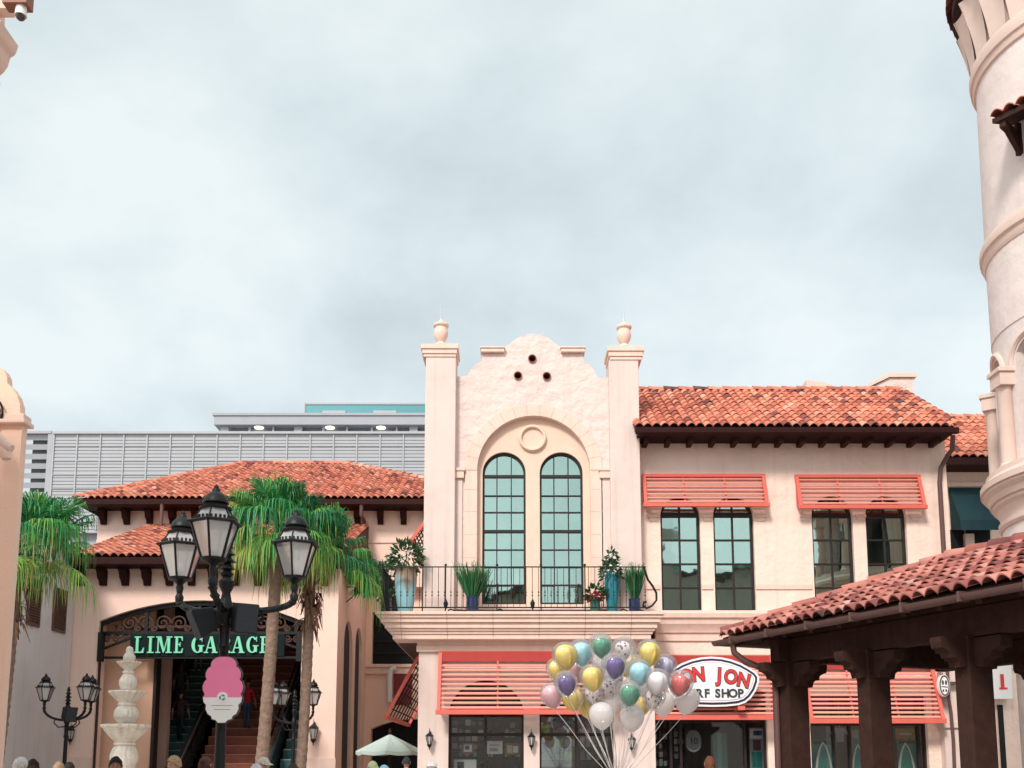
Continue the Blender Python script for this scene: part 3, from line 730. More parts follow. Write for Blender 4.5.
# round emblem sign behind the door glass
t = thing('emblem_sign','round white and grey emblem sign hanging behind the surf shop door','sign',(X(693.5,745,yj-.3),yj-.3,Z(738,yj-.3)))
c = at(693.5,740,yj-.3); b = MB()
b.prism([(c.x+.2*math.cos(2*PI*i/24), c.z-.02+.28*math.sin(2*PI*i/24)) for i in range(24)], yj-.3, yj-.28); b.build('disc', M['concrete'], t)
b = MB(); put_text(b, '10', (c.x, c.z-.1), .22, yj-.305); b.build('lettering', M['charcoal'], t)
b = MB(); b.prism([(c.x+.2*math.cos(PI+PI*i/12), c.z-.05+.26*math.sin(PI+PI*i/12)) for i in range(13)]+[(c.x+.2*math.cos(-PI*i/12), c.z-.05+.21*math.sin(-PI*i/12)) for i in range(13)], yj-.31, yj-.302); b.build('rim', M['signwhite'], t)
b = MB(); b.tube([(c.x,yj-.29,c.z+.25),(c.x,yj-.29,Z(690,YR)-.06)], .012, 5); b.build('cord', M['iron'], t)
def surfboard(px, pw, ptop, label, Y):
    c = at(px, 745, Y); hw = (X(px+pw/2,745,Y)-c.x); zt_ = Z(ptop, Y); z0 = .05; n = 16
    t = thing('surfboard', label, 'surfboard', (c.x, Y, z0), 'surfboards in the shop window')
    def outl(k, d=0):
        ps = []
        for i in range(n+1):
            f_ = i/n; ps.append((c.x+k*hw*(math.sin(PI*min(1,f_*.98+.02))**.62), z0+(zt_-z0)*f_))
        return ps
    b = MB(); o_ = [(x, z) for x, z in outl(1)] + outl(-1)[::-1][1:-1]
    b.prism(o_, Y, Y+.05); b.build('board', M['signwhite'], t, bevel=.01)
    b = MB(); cx_, cz_ = c.x, (z0+zt_)/2
    b.prism([(cx_+(x-cx_)*.74, cz_+(z-cz_)*.96) for x, z in o_], Y-.008, Y-.002); b.build('deck_print', M['goods1'], t)
ys = YR+.4
surfboard(823.2,19,741.5,'teal surfboard with white rim between the two left porch posts, leftmost in the shop window',ys)
surfboard(858,16,744,'teal surfboard with white rim half hidden by the middle porch post',ys+.05)
surfboard(905.7,19,742.5,'teal surfboard with white rim below the yellow card in the right shop window',ys)
flat_thing('display_stand','dark teal display panel behind the leftmost surfboard','display',811,833,739,775,ys+.25,[M['goods1'],(M['dark'],.1,.9,.85,.95)])
flat_thing('display_stand','pale teal display panel behind the half hidden surfboard','display',851,866,729,775,ys+.3,[mat('pale_teal',(.14,.30,.28)),(M['concrete'],.1,.5,.8,.97)])
flat_thing('display_stand','dark teal display panel behind the rightmost surfboard','display',897,917,740,775,ys+.25,[M['goods1'],(M['dark'],.1,.9,.9,.97)])
flat_thing('poster','mustard yellow card above the rightmost surfboard','poster',896,916,728.5,739.5,ys+.2,[M['goods3'],(M['goods2'],.2,.8,.4,.6)])
t = thing('hanging_shirt','white and navy shirt hanging in the surf shop window between two porch posts','shirt',(X(840,735,ys+.3),ys+.3,Z(742,ys+.3)))
b = MB(); c = at(840,735,ys+.3); b.prism([(c.x+x*.30, c.z+z*.30) for x, z in ((-.35,-.6),(.35,-.6),(.33,.25),(.62,.0),(.8,.2),(.4,.6),(.15,.65),(0,.52),(-.15,.65),(-.4,.6),(-.8,.2),(-.62,0),(-.33,.25))], ys+.3, ys+.36); b.build('cloth', M['concrete'], t, bevel=.01)
b = MB(); b.tube([(c.x,ys+.33,c.z+.18),(c.x,ys+.33,Z(694,YR)-.06)], .008, 5); b.build('hanger', M['steel'], t)

# ================================================================== SIGNS ON THE SHOP
ysg = YR-.86
c = at(712,682,ysg); u = X(713,682,ysg)-X(712,682,ysg)
t = thing('shop_sign','white shield shaped RON JON SURF SHOP sign with navy border on the coral awning','sign',(c.x,ysg,c.z))
half = [(0,25.5),(10,24.8),(20,22.6),(30,18.8),(38,14.2),(44,10.2),(47.3,5.5),(47,0),(43.5,-9),(38.5,-16),(33,-20.5),(26,-23),(14,-24.3),(0,-24.7)]
sh = [(x, z) for x, z in half] + [(-x, z) for x, z in half[::-1][1:-1]]
sh = sh[::-1]
def scl(k, d0, d1, m_, nm, dx=0):
    b = MB(); ins_ = inset(sh, k) if k else sh
    b.prism([(c.x+p[0]*u, c.z+p[1]*u) for p in ins_], ysg-d1, ysg-d0); return b.build(nm, m_, t)
scl(0, -.12, 0, M['signwhite'], 'panel'); scl(2.0, .001, .008, M['navy'], 'border'); scl(4.2, .009, .014, M['signwhite'], 'inner_panel'); scl(5.6, .015, .019, mat('thin_line_red',(.55,.2,.25)), 'pinstripe'); scl(6.1, .020, .024, M['signwhite'], 'face')
for ch, lx, lz, ro in (('R',-34,-3.5,.22),('O',-24,-.8,.16),('N',-13,1.2,.07),('J',7,.8,-.06),('O',17.8,-1.2,-.16),('N',30.0,-4.6,-.24)):
    b = MB(); put_text(b, ch, (c.x+lx*u, c.z+lz*u), 19.0*u, ysg-.036, ro, .86, .012); l_ = b.build('letter', M['signred'], t)
    b = MB(); put_text(b, ch, (c.x+lx*u, c.z+lz*u), 19.0*u, ysg-.028, ro, .86, .03); b.build('outline', M['charcoal'], l_)
for word, x0_ in (('SURF',-17),('SHOP',16.5)):
    for k, ch in enumerate(word):
        b = MB(); put_text(b, ch, (c.x+(x0_+(k-1.5)*7.6)*u, c.z-15.2*u), 11.6*u, ysg-.03, 0, .98, .010); b.build('small_letter', M['charcoal'], t)
b = MB(); b.box(c.x-.35, c.x+.6, ysg+.122, YR-.62, c.z-22*u, c.z-19*u); b.box(X(738,706,ysg), X(745,706,ysg), ysg-.02, YR-.62, Z(710,ysg), Z(706,ysg)); b.build('bracket', M['redpaint'], t)
# small oval emblem on the corner pilaster
yo = yq-.35; c = at(944.5,685.5,yo); u2 = X(945,685,yo)-X(944,685,yo)
t = thing('hanging_sign','small white oval sign with dark mask drawing beside the right awning','sign',(c.x,yo,c.z))
ov = lambda a, b_, dx=0, dz=0, n=28: [(c.x+u2*(dx+a*math.cos(2*PI*i/n)), c.z+u2*(dz+b_*math.sin(2*PI*i/n))) for i in range(n)]
b = MB(); b.prism(ov(5.6,11), yo, yo+.14); b.build('panel', M['signwhite'], t, smooth=40)
b = MB(); b.prism(ov(5.0,10.3), yo-.012, yo-.001, [ov(3.9,9.0)]); b.prism(ov(1.0,2.4,-1.6,3), yo-.011, yo-.001); b.prism(ov(1.0,2.4,1.6,3), yo-.0112, yo-.001); b.prism(ov(.8,1.3,-1.5,-5), yo-.0114, yo-.001); b.prism(ov(.8,1.3,1.3,-5), yo-.0116, yo-.001)
b.beam((c.x-3*u2,yo-.006,c.z-1*u2),(c.x+3*u2,yo-.006,c.z-1.6*u2),.01,.8*u2)
b.build('drawing', M['charcoal'], t)
b = MB(); b.box(c.x-.03,c.x+.4,yo+.15,yq+.0,c.z+.05,c.z+.11)
for sg in (-1,1):
    for k in range(3): b.tube([(c.x+sg*.03*k,yo+.05,c.z-.26*sg),(c.x+sg*(.05+.05*k),yo+.05,c.z-sg*.42)],.01,5)
b.build('bracket', M['gutter'], t)
b = MB(); xx = X(951,700,yq-.12); b.tube([(xx-.03,yq-.08,0.05),(xx,yq-.12,Z(740,yq)),(xx-.02,yq-.12,Z(712,yq)),(xx-.05,yq-.1,Z(698,yq)),(xx-.04,yq-.1,Z(690,yq)),(xx-.04,yq-.1,Z(660,yq))],.045,8)
b.build('drain_pipe', M['gutter'], B, smooth=50)

# ================================================================== WALL LANTERNS
def wall_lantern(px, ptop, pbot, Y, label, s=None):
    c = at(px, (ptop+pbot)/2, Y); h = Z(ptop,Y)-Z(pbot,Y)
    t = thing('wall_lantern', label, 'lantern', (c.x, Y, c.z-h/2), 'iron wall lanterns')
    cy = Y-.16; z0 = c.z-h/2; k = h/.6
    b = MB(); b.lathe([(.004,0),(.02,.03*k),(.012,.05*k),(.05*k,.10*k),(.075*k,.14*k),(.03*k,.155*k)], (c.x,cy,z0), 6)
    b.lathe([(.11*k,.37*k),(.115*k,.385*k),(.06*k,.44*k),(.03*k,.46*k),(.012,.5*k),(.004,.6*k)], (c.x,cy,z0), 6)
    for i in range(6):
        a_ = 2*PI*i/6; b.tube([(c.x+.05*k*math.cos(a_),cy+.05*k*math.sin(a_),z0+.15*k),(c.x+.1*k*math.cos(a_),cy+.1*k*math.sin(a_),z0+.375*k)], .009, 4)
    b.box(c.x-.03,c.x+.03,Y-.03,Y,z0+.18*k,z0+.5*k); b.tube([(c.x,cy,z0+.45*k),(c.x,Y-.06,z0+.52*k),(c.x,Y-.02,z0+.42*k)],.012,5)
    b.build('frame', M['iron'], t)
    b = MB(); b.lathe([(.045*k,.155*k),(.092*k,.37*k)], (c.x,cy,z0), 6); b.build('glass', M['lampglass'], t)
wall_lantern(430,728,750,YG,'black iron lantern on the pier left of the left shop window')
wall_lantern(531.3,729,750.5,YG,'black iron lantern on the pier between the two left shop windows')
wall_lantern(631.3,731.5,753,YG,'black iron lantern on the pier below the balloons')

# ================================================================== POTTED PLANTS ON THE BALCONY
zf = zz(611.2)
def leafball(mb, c, rx, rz, n, size, rng, droop=0.3, a0=0, a1=1):
    for _ in range(n):
        th = rng.uniform(0,2*PI); ph = math.acos(rng.uniform(-1,1)); rr = rng.uniform(.35,1)**.5
        p = Vector(c)+Vector((rx*rr*math.sin(ph)*math.cos(th), rx*rr*math.sin(ph)*math.sin(th), rz*rr*math.cos(ph)))
        d = (p-Vector(c)).normalized()+Vector((rng.uniform(-.6,.6),rng.uniform(-.6,.6),rng.uniform(-.6,.5)-droop)); d.normalize()
        sd = d.cross(Vector((rng.uniform(-1,1),rng.uniform(-1,1),rng.uniform(-.2,1)))).normalized()*size*.22; L = size*rng.uniform(.7,1.3)
        mb.add([p, p+d*L*.5+sd, p+d*L, p+d*L*.5-sd], [(0,1,2,3)], 0, rng.uniform(a0,a1))
def potted(label, px, pw, ptop, Y, potm, prof, build_fn, drip=None):
    c = at(px, 600, Y); zt_ = Z(ptop, Y); H = zt_-zf; rad = X(px+pw/2,600,Y)-c.x
    t = thing('potted_plant', label, 'potted plant', (c.x, Y, zf))
    b = MB(); b.lathe([(r_*rad, z_*H) for r_, z_ in prof], (c.x,Y,zf+.002), 24); b.build('pot', potm, t, smooth=50)
    build_fn(t, Vector((c.x,Y,zf+H)))
    return t
TALL = [(.55,0),(.62,.02),(.8,.3),(.97,.65),(1,.8),(.93,.93),(.98,.97),(1.02,1.0),(.9,1.0),(.85,.9),(.02,.88)]
BOWL = [(.7,0),(.85,.1),(1,.5),(.95,.85),(1.02,1),(.85,1),(.8,.8),(.02,.78)]
def mk_flower(spread, hgt, n, nf, flm, seed, droop=.2, cone=False):
    def f(t, p):
        rng = random.Random(seed); b = MB()
        if cone:
            for k in range(9):
                q = k/8; leafball(b, p+Vector((0,0,-.1+hgt*q)), spread*(1-.72*q), .16, n//9, .13, rng, droop)
        else: leafball(b, p+Vector((0,0,hgt*.45)), spread, hgt*.62, n, .17, rng, droop)
        b.build('foliage', M['leaf'], t)
        b = MB()
        for _ in range(nf):
            q = rng.random(); a_ = rng.uniform(0,2*PI)
            rr = spread*(1-.7*q if cone else math.sin(PI*min(.95,q+.12)))*rng.uniform(.8,1.1)
            cc = p+Vector((rr*math.cos(a_), rr*math.sin(a_), -.1+hgt*q*1.05)); rs = rng.uniform(.02,.045)
            b.lathe([(.01,-rs*.6),(rs,0),(rs*.6,rs*.6),(.005,rs*.8)], cc, 6)
        if nf: b.build('blossoms', flm, t)
        b = MB(); b.tube([p-Vector((0,0,.1)), p+Vector((.01,0,hgt*.6))], .02, 5); b.build('stem', M['barkdark'], t)
    return f
def mk_reed(spread, hgt, n, seed, w0=.014):
    def f(t, p):
        rng = random.Random(seed); b = MB()
        for _ in range(n):
            a_ = rng.uniform(0,2*PI); s_ = spread*math.sqrt(rng.random()); h = hgt*rng.uniform(.65,1.05)
            d = Vector((math.cos(a_), math.sin(a_), 0)); sd = Vector((math.cos(rng.uniform(0,2*PI)), math.sin(rng.uniform(0,2*PI)),0))*w0
            p0 = p+d*s_*.25-Vector((0,0,.05)); p1 = p+d*s_*.75+Vector((0,0,h*.55)); p2 = p+d*s_*1.1+Vector((0,0,h))
            b.add([p0-sd, p0+sd, p1+sd*1.2, p1-sd*1.2, p2+sd*.3, p2-sd*.3], [(0,1,2,3),(3,2,4,5)], 0, rng.uniform(0,1))
            for k in range(5):
                e_ = Vector((rng.uniform(-1,1),rng.uniform(-1,1),rng.uniform(-.2,.7)))*.10; q = p2.lerp(p1, rng.random()*.7)
                b.add([q, q+e_*.5+sd*.5, q+e_, q+e_*.5-sd*.5], [(0,1,2,3)], 0, rng.uniform(0,1))
        b.build('foliage', M['reed'], t)
    return f
yp = yb_+.55
dripm = ramp_mat('pale_blue_glaze', [(0,(.20,.42,.50)),(1,(.30,.52,.58))], .25, 0)
def mk_urn_mat():
    m = bpy.data.materials.new('dripped_glaze'); m.use_nodes = True; nt = m.node_tree; N = nt.nodes; L = nt.links; b = N['Principled BSDF']; b.inputs['Roughness'].default_value = .25; b.inputs['Coat Weight'].default_value = .4
    tc = N.new('ShaderNodeTexCoord'); sp = N.new('ShaderNodeSeparateXYZ'); L.new(tc.outputs['Object'], sp.inputs[0])
    mp = N.new('ShaderNodeMapping'); mp.inputs['Scale'].default_value = (11,11,.6); L.new(tc.outputs['Object'], mp.inputs[0]); n = N.new('ShaderNodeTexNoise'); n.inputs['Scale'].default_value = 1; L.new(mp.outputs[0], n.inputs[0])
    a = N.new('ShaderNodeMath'); a.operation = 'MULTIPLY_ADD'; a.inputs[1].default_value = 1.2; L.new(n.outputs['Fac'], a.inputs[0]); L.new(sp.outputs['Z'], a.inputs[2])
    cr = N.new('ShaderNodeValToRGB'); cr.color_ramp.elements[0].position = 1.02; cr.color_ramp.elements[0].color = (.27,.52,.58,1); cr.color_ramp.elements[1].color = (.26,.17,.12,1)
    mr = N.new('ShaderNodeMapRange'); mr.inputs['From Min'].default_value = 1.15; mr.inputs['From Max'].default_value = 1.75; L.new(a.outputs[0], mr.inputs[0])
    cr.color_ramp.elements[0].position = .1; cr.color_ramp.elements[1].position = .8
    L.new(mr.outputs[0], cr.inputs[0]); L.new(cr.outputs[0], b.inputs['Base Color']); return m
potted('tall pale blue glazed urn with brown drips holding a bushy white flowered shrub', 405.5, 22.5, 568, yp+.2, mk_urn_mat(), TALL, mk_flower(.42, .62, 330, 40, M['petal_w'], 21, .05))
potted('small cobalt bowl with a wide spray of green reeds at the left window', 472.5, 13, 597, yp, M['potblue'], BOWL, mk_reed(.48, .86, 150, 22))
potted('small green pot of red flowers in front of the right balcony window edge', 595, 10.5, 598, yp, M['potgreen'], BOWL, mk_flower(.22, .26, 120, 70, M['petal_r'], 23, .1))
potted('tall teal urn with a cone of white flowers on the balcony', 612, 15, 573, yp+.1, M['potteal'], TALL, mk_flower(.33, .55, 360, 55, M['petal_w'], 24, .5, True))
potted('low cobalt bowl with upright bright green reeds at the railing end', 634.5, 12, 599, yp, M['potblue'], BOWL, mk_reed(.28, .86, 190, 25))
potted('dark pot with a loose climbing shrub left of the pale blue urn', 386, 11, 598, yp+1.2, M['potblue'], BOWL, mk_flower(.34, 1.0, 220, 16, M['petal_w'], 26, .2))

# ================================================================== DEEPER WING AT THE RIGHT
YD = 31.0
D = thing('rear_building', 'cream building with red tiled roof and dark awning between the shop and the tower', 'building', (X(975,600,YD),YD,0))
dx0, dx1 = X(944,500,YD), X(1130,500,YD)
w = MB(); w.prism([(dx0,0),(dx1,0),(dx1,Z(462,YD)),(dx0,Z(462,YD))], YD, YD+8, []); w.build('wall', M['stuccoR'], D)
w = MB(); w.box(dx0-.0, dx1+.1, YD-.1, YD, Z(487,YD), Z(483,YD)); w.box(dx0, dx1, YD-.06, YD, Z(468,YD), Z(462,YD)); w.build('band_moulding', M['cast'], D)
yd0 = YD-.8; zd0 = Z(458.5,yd0); ydr = YD+2.4; zdr = Z(419.5,ydr); wv2 = Vector((0,ydr-yd0,zdr-zd0))
rd = MB(); rd.add([(dx0-.3,yd0,zd0),(dx1,yd0,zd0),(dx1,ydr,zdr),(dx0-.3,ydr,zdr),(dx0-.3,yd0,zd0-.15),(dx1,yd0,zd0-.15),(dx1,ydr+3,zd0),(dx0-.3,ydr+3,zd0)], [(0,1,2,3),(0,4,5,1),(3,2,6,7)])
rf = rd.build('roof', M['deck'], D)
tl = MB(); r2 = int(wv2.length/.36)+1; tiles(tl, (dx0-.3,yd0-.05,zd0+.02), (1,0,0), wv2, dx1-dx0+.3, r2, .25, wv2.length/r2, seed=12); tl.build('roof_tiles', M['tile'], rf, smooth=50)
rg = MB(); ridge(rg, (dx0-.3,ydr,zdr+.05), (dx1,ydr,zdr+.05), .12, .42, 8); rg.build('ridge_tiles', M['tile'], rf, smooth=60)
w = MB(); w.box(dx0-.3, dx1, yd0-.1, yd0+.05, zd0-.22, zd0-.0); w.box(dx0-.2, dx1, yd0+.05, YD, zd0-.2, zd0-.05); w.build('gutter', M['brown'], D)
w = MB(); yA = YD-.7
w.add([(X(949,500,YD),YD-.01,Z(487.5,YD)),(X(990,500,YD),YD-.01,Z(487.5,YD)),(X(990,500,YD),yA,Z(520,yA)),(X(949,500,YD),yA,Z(520,yA)),(X(949,500,YD),yA,Z(530,yA)),(X(990,500,YD),yA,Z(530,yA)),(X(949,500,YD),YD-.01,Z(530,YD)),(X(990,500,YD),YD-.01,Z(530,YD))],[(0,1,2,3),(3,2,5,4),(0,3,4,6),(1,7,5,2)])
w.build('awning', M['darkteal'], D)
w = MB(); w.box(X(950,540,YD), X(964,540,YD), YD-.04, YD-.003, Z(575,YD), Z(530,YD)); w.box(X(966,540,YD), X(990,540,YD), YD-.04, YD-.003, Z(575,YD), Z(530,YD)); w.build('dark_window', M['dark'], D)
w = MB(); w.box(X(964.2,540,YD-.1), X(973,540,YD-.1), YD-.2, YD-.045, Z(580,YD), Z(535,YD)); w.build('window_post', M['pier'], D)
w = MB()
for a, b, q0, q1, m_ in ((958,966,705,760,0),): w.box(X(a,720,YD), X(b,720,YD), YD-.05, YD-.003, 0.02, Z(q0,YD))
w.box(X(998,720,YD), X(1003,720,YD), YD-.05, YD-.003, .02, Z(705,YD)); w.build('shop_glass', M['dark'], D)
YS = YD-.35
t = thing('number_sign', 'white wall sign with a red figure one seen right of the last porch post', 'sign', (X(1003,680,YS),YS,Z(700,YS)))
b = MB(); b.box(X(990,680,YS), X(1012,680,YS), YS, YS+.3, Z(699,YS), Z(655,YS)); b.build('panel', M['signwhite'], t, bevel=.01)
b = MB(); cc = at(1003.3,688.5,YS); put_text(b, '1', (cc.x-.02,cc.z), .60, YS-.015, 0, 1, .02)
b.box(cc.x-.12,cc.x+.12,YS-.02,YS-.006,cc.z-.02,cc.z+.03); b.build('figure', M['signred'], t)

# ================================================================== ROUND TOWER
TX, TY = at(1107,300,20).x+.19, 20.0
T = thing('round_tower', 'tall round pale stucco tower with arched gallery at the right edge', 'tower', (TX,TY,0))
zt = lambda p: Z(p, TY)
Ru, Rl, Rb = 2.36, 2.40, 2.30
TS = 64
w = MB(); w.lathe([(Ru+.02, zt(330)),(Ru+.02,zt(240)),(Ru-.02,zt(70)),(Ru-.02,zt(-40))], (TX,TY,0), TS); w.build('upper_shaft', M['tower'], T, smooth=40)
w = MB(); w.lathe([(Rl, zt(665)),(Rl,zt(500))], (TX,TY,0), TS); w.build('lower_shaft', M['tower'], T, smooth=40)
w = MB(); w.lathe([(Rb,0),(Rb+.03,1),(Rb+.03,zt(640))], (TX,TY,0), TS); w.build('base_shaft', M['towerbase'], T, smooth=40)
def ringprof(pairs): return [(r_, zt(p)) for r_, p in pairs]
w = MB()
w.lathe(ringprof([(Ru-.1,254),(Ru+.04,252),(Ru+.07,249),(Ru+.08,244),(Ru+.13,242),(Ru+.14,236),(Ru+.11,232),(Ru+.05,231),(Ru+.03,228),(Ru-.1,227)]), (TX,TY,0), TS); w.build('ring_moulding', M['towerstone'], T, smooth=35)
w = MB()
w.lathe(ringprof([(Rl-.05,524),(Rl+.03,523),(Rl+.07,520),(Rl+.07,516),(Rl+.02,515),(Rl+.03,509),(Rl+.09,503),(Rl+.16,500),(Rl+.16,497),(Rl+.21,496.5),(Rl+.25,491),(Rl+.33,487),(Rl+.33,484.5),(Rl+.38,484),(Rl+.38,478),(Rl+.35,477.5),(Rl+.27,473),(Rl+.26,468),(Ru-.3,467)]), (TX,TY,0), TS); w.build('gallery_sill', M['towerstone'], T, smooth=22)
# gallery with arched openings
NB = 10; g0 = math.atan2(-TY, -TX); th0 = math.atan2(0,-1)
import math as _m
view = math.atan2(-TY, -TX)                 # direction from tower axis to the camera
tang = view - PI/2                           # left tangent as seen from the camera
def dirv(th): return Vector((math.cos(th), math.sin(th), 0))
def test_left():
    p = Vector((TX,TY,0))+dirv(tang)*Ru; q = Vector((TX,TY,0))+dirv(view+PI/2)*Ru
    return p.x/p.y < q.x/q.y
sgn = 1 if test_left() else -1
tleft = view - sgn*PI/2
angc = lambda k: tleft + sgn*(R(-3)+k*2*PI/NB)      # column angles
zg0, zsp, ztop_ = zt(471), zt(372), zt(329)
gw = MB(); Ri = Ru-.42; hw = R(6.0); half = PI/NB; NSEG = 18
for k in range(NB):
    a0 = angc(k); 
    ths = [a0 + sgn*(2*half)*i/NSEG for i in range(NSEG+1)]
    lows = []
    for i in range(NSEG+1):
        d = abs((2*half)*i/NSEG - half); ow = half-hw
        lows.append(zg0 if d >= ow else zsp + math.sqrt(max(0, 1-(d/ow)**2))*ow*Ru)
    for i in range(NSEG):
        for rr, flip in ((Ru,0),(Ri,1)):
            p = [Vector((TX,TY,0))+dirv(th)*rr for th in (ths[i], ths[i+1])]
            gw.add([p[0]+Vector((0,0,lows[i])), p[1]+Vector((0,0,lows[i+1])), p[1]+Vector((0,0,ztop_)), p[0]+Vector((0,0,ztop_))], [(0,1,2,3)])
        p = [Vector((TX,TY,z_))+dirv(th)*rr for th, z_ in ((ths[i],lows[i]),(ths[i+1],lows[i+1])) for rr in (Ru,Ri)]
        gw.add([p[0],p[2],p[3],p[1]], [(0,1,2,3)])
gw.build('gallery_wall', M['tower'], T)
w = MB(); w.lathe([(Ru-.55,zg0-.1),(Ru-.55,ztop_)], (TX,TY,0), TS); w.build('gallery_core', mat('gallery_glass',(.02,.03,.035),.12,.1,spec=.6), T, smooth=40)
w = MB(); w.lathe([(Ru+.03,ztop_-.12),(Ru+.03,ztop_)], (TX,TY,0), TS)
for k in range(NB):
    cb = MB(); hb_ = MB()
    d = dirv(angc(k)); tt = Vector((-d.y,d.x,0)); p = Vector((TX,TY,0))+d*(Ru+.10)
    cb.lathe([(.19,zg0),(.19,zg0+.1),(.15,zg0+.14),(.145,zt(392)),(.17,zt(390)),(.15,zt(388))], (p.x,p.y,0), 16)
    hb_.obox((p.x-d.x*.12,p.y-d.y*.12,(zt(389)+zt(374))/2), tt*.22, d*.30, (0,0,(zt(374)-zt(389))/2)); hb_.obox((p.x-d.x*.12,p.y-d.y*.12,zt(374)), tt*.26, d*.34, (0,0,.045))
    cb = cb.build('gallery_column', M['towerstone'], T, smooth=40); hb_.build('capital', M['towerstone'], cb, bevel=.012)
# arch mouldings
for k in range(NB):
    w = MB(); pts = []
    for i in range(15):
        f_ = PI*i/14; ow = half-hw*.6; dth = -math.cos(f_)*ow
        pts.append(Vector((TX,TY,zsp+math.sin(f_)*ow*Ru))+dirv(angc(k)+sgn*(half+dth))*(Ru+.01))
    w.tube(pts, .06, 6)
    w.build('arch_moulding', M['towerstone'], T, smooth=50)
# top: neck ring, shell corbels, eave
w = MB(); w.lathe(ringprof([(Ru-.1,72),(Ru+.03,70),(Ru+.05,64),(Ru+.09,63),(Ru+.11,56),(Ru+.07,50),(Ru-.1,48)]), (TX,TY,0), TS); w.build('neck_moulding', M['towerstone'], T, smooth=35)
NSH = 26
for k in range(NSH):
    w = MB(); a_ = 2*PI*k/NSH; d = dirv(a_); tt = Vector((-d.y,d.x,0)); vs = []; n1, n2 = 9, 6
    zb_, zt2 = zt(50), zt(-8); wd = .33
    for j in range(n2+1):
        f_ = j/n2; out = .06 + .26*f_**1.6; z_ = zb_+(zt2-zb_)*f_
        for i in range(n1):
            s_ = (i/(n1-1)-.5)*2
            hollow = .12*(1-s_*s_)*f_
            vs.append(Vector((TX,TY,z_))+d*(Ru+out-hollow)+tt*s_*wd*(.72+.35*f_))
    w.add(vs, [(j*n1+i, j*n1+i+1, (j+1)*n1+i+1, (j+1)*n1+i) for j in range(n2) for i in range(n1-1)])
    w.build('shell_corbel', M['towerstone'], T, smooth=60)
w = MB(); w.lathe(ringprof([(Ru-.1,52),(Ru-.0,50),(Ru+.16,-7),(Ru-.1,-8)]), (TX,TY,0), TS); w.build('corbel_backing', M['towerstone'], T, smooth=40)
w = MB(); w.lathe([(Ru+.1,zt(-6)),(2.62,zt(-10)),(2.72,zt(-14)),(2.72,zt(-24)),(2.2,zt(-70)),(.05,zt(-170))], (TX,TY,0), TS); w.build('eave_roof', M['brown'], T, smooth=25)
tl = MB()
for r_ in range(10):
    f0, f1 = r_/10, (r_+1.1)/10; n_ = int(2*PI*(2.94-2.8*f0)/.3)
    for k in range(max(6,n_)):
        a0 = 2*PI*k/max(6,n_); vs = []
        for q in range(6):
            aa = a0+2*PI/max(6,n_)*q/5; hgt = .1*abs(math.sin(PI*q/5))
            for f_, l_ in ((f0,.03),(f1,0)): vs.append(Vector((TX,TY,zt(-24)+(zt(-170)-zt(-24))*f_+hgt+l_+.02))+dirv(aa)*(2.84-2.7*f_))
        tl.add(vs, [(2*q,2*q+2,2*q+3,2*q+1) for q in range(5)], 0, random.random())
tl.build('roof_tiles', M['tile'], T)
# small tiled hood over an upper window
ha = view - sgn*R(19); d = dirv(ha); tt = Vector((-d.y,d.x,0))*(-sgn)   # tt points to screen left
if (Vector((TX,TY,0))+tt).x > TX: tt = -tt
c0 = Vector((TX,TY,0))+d*(Ru+.02); hwid = .85; zh = zt(172)
U_ = -tt
w = MB(); zlow, zhi = zh+.32, zh+.72
e0 = c0+tt*hwid+d*.75
w.add([c0+tt*hwid+d*.75+Vector((0,0,zlow)), c0-tt*hwid+d*.75+Vector((0,0,zlow)), c0-tt*hwid-d*.3+Vector((0,0,zhi)), c0+tt*hwid-d*.3+Vector((0,0,zhi)),
       c0+tt*hwid+d*.75+Vector((0,0,zlow-.1)), c0-tt*hwid+d*.75+Vector((0,0,zlow-.1)), c0-tt*hwid-d*.3+Vector((0,0,zhi-.1)), c0+tt*hwid-d*.3+Vector((0,0,zhi-.1))], [(0,1,2,3),(4,5,1,0),(4,7,6,5),(0,3,7,4),(1,5,6,2)])
for s_ in (1,0,-1):
    b0 = c0+tt*hwid*.8*s_
    w.beam(b0+Vector((0,0,zlow-.2)), b0+d*.7+Vector((0,0,zlow-.16)), .12, .14)
    w.beam(b0+Vector((0,0,zlow-.48)), b0+d*.5+Vector((0,0,zlow-.2)), .1, .12)
    w.beam(b0+d*.03+Vector((0,0,zlow-.55)), b0+d*.03+Vector((0,0,zlow+.1)), .12, .1)
hood = w.build('window_hood', M['wood'], T)
tl = MB(); tiles(tl, c0+tt*hwid+d*.8+Vector((0,0,zlow+.01)), -tt, (-d*1.05+Vector((0,0,.4))), hwid*2, 3, .24, .36, seed=31); tl.build('hood_tiles', M['tile'], hood, smooth=50)
w = MB(); w.obox(c0+d*-.04+Vector((0,0,zlow-.75)), tt*.55, d*.06, (0,0,.75)); w.build('upper_window', M['dark'], T)

# ================================================================== TIMBER PORCH
def at_z(px, py, z):
    u = (px-PX0)/F; v = (PY0-py)/F; t_ = (z-CZ)/(SP+v*CP); return Vector((u*t_, t_*(CP-v*SP), z))
EZ = 3.7
A0 = at_z(723,638,EZ); A1 = at_z(1024,580,EZ)
e1 = (A1-A0).normalized(); e2 = Vector((-e1.y, e1.x, 0)); e2 = e2 if e2.x > 0 else -e2
K = Vector((0,0,1))
P = thing('timber_porch', 'dark timber porch with carved posts and red tiled hipped roof at lower right', 'porch', (A0.x,A0.y,0))
LEN, WID, RISE = 13.0, 5.0, 1.02
pt = lambda s_, r_, z_: A0 + e1*s_ + e2*r_ + K*(z_-EZ)
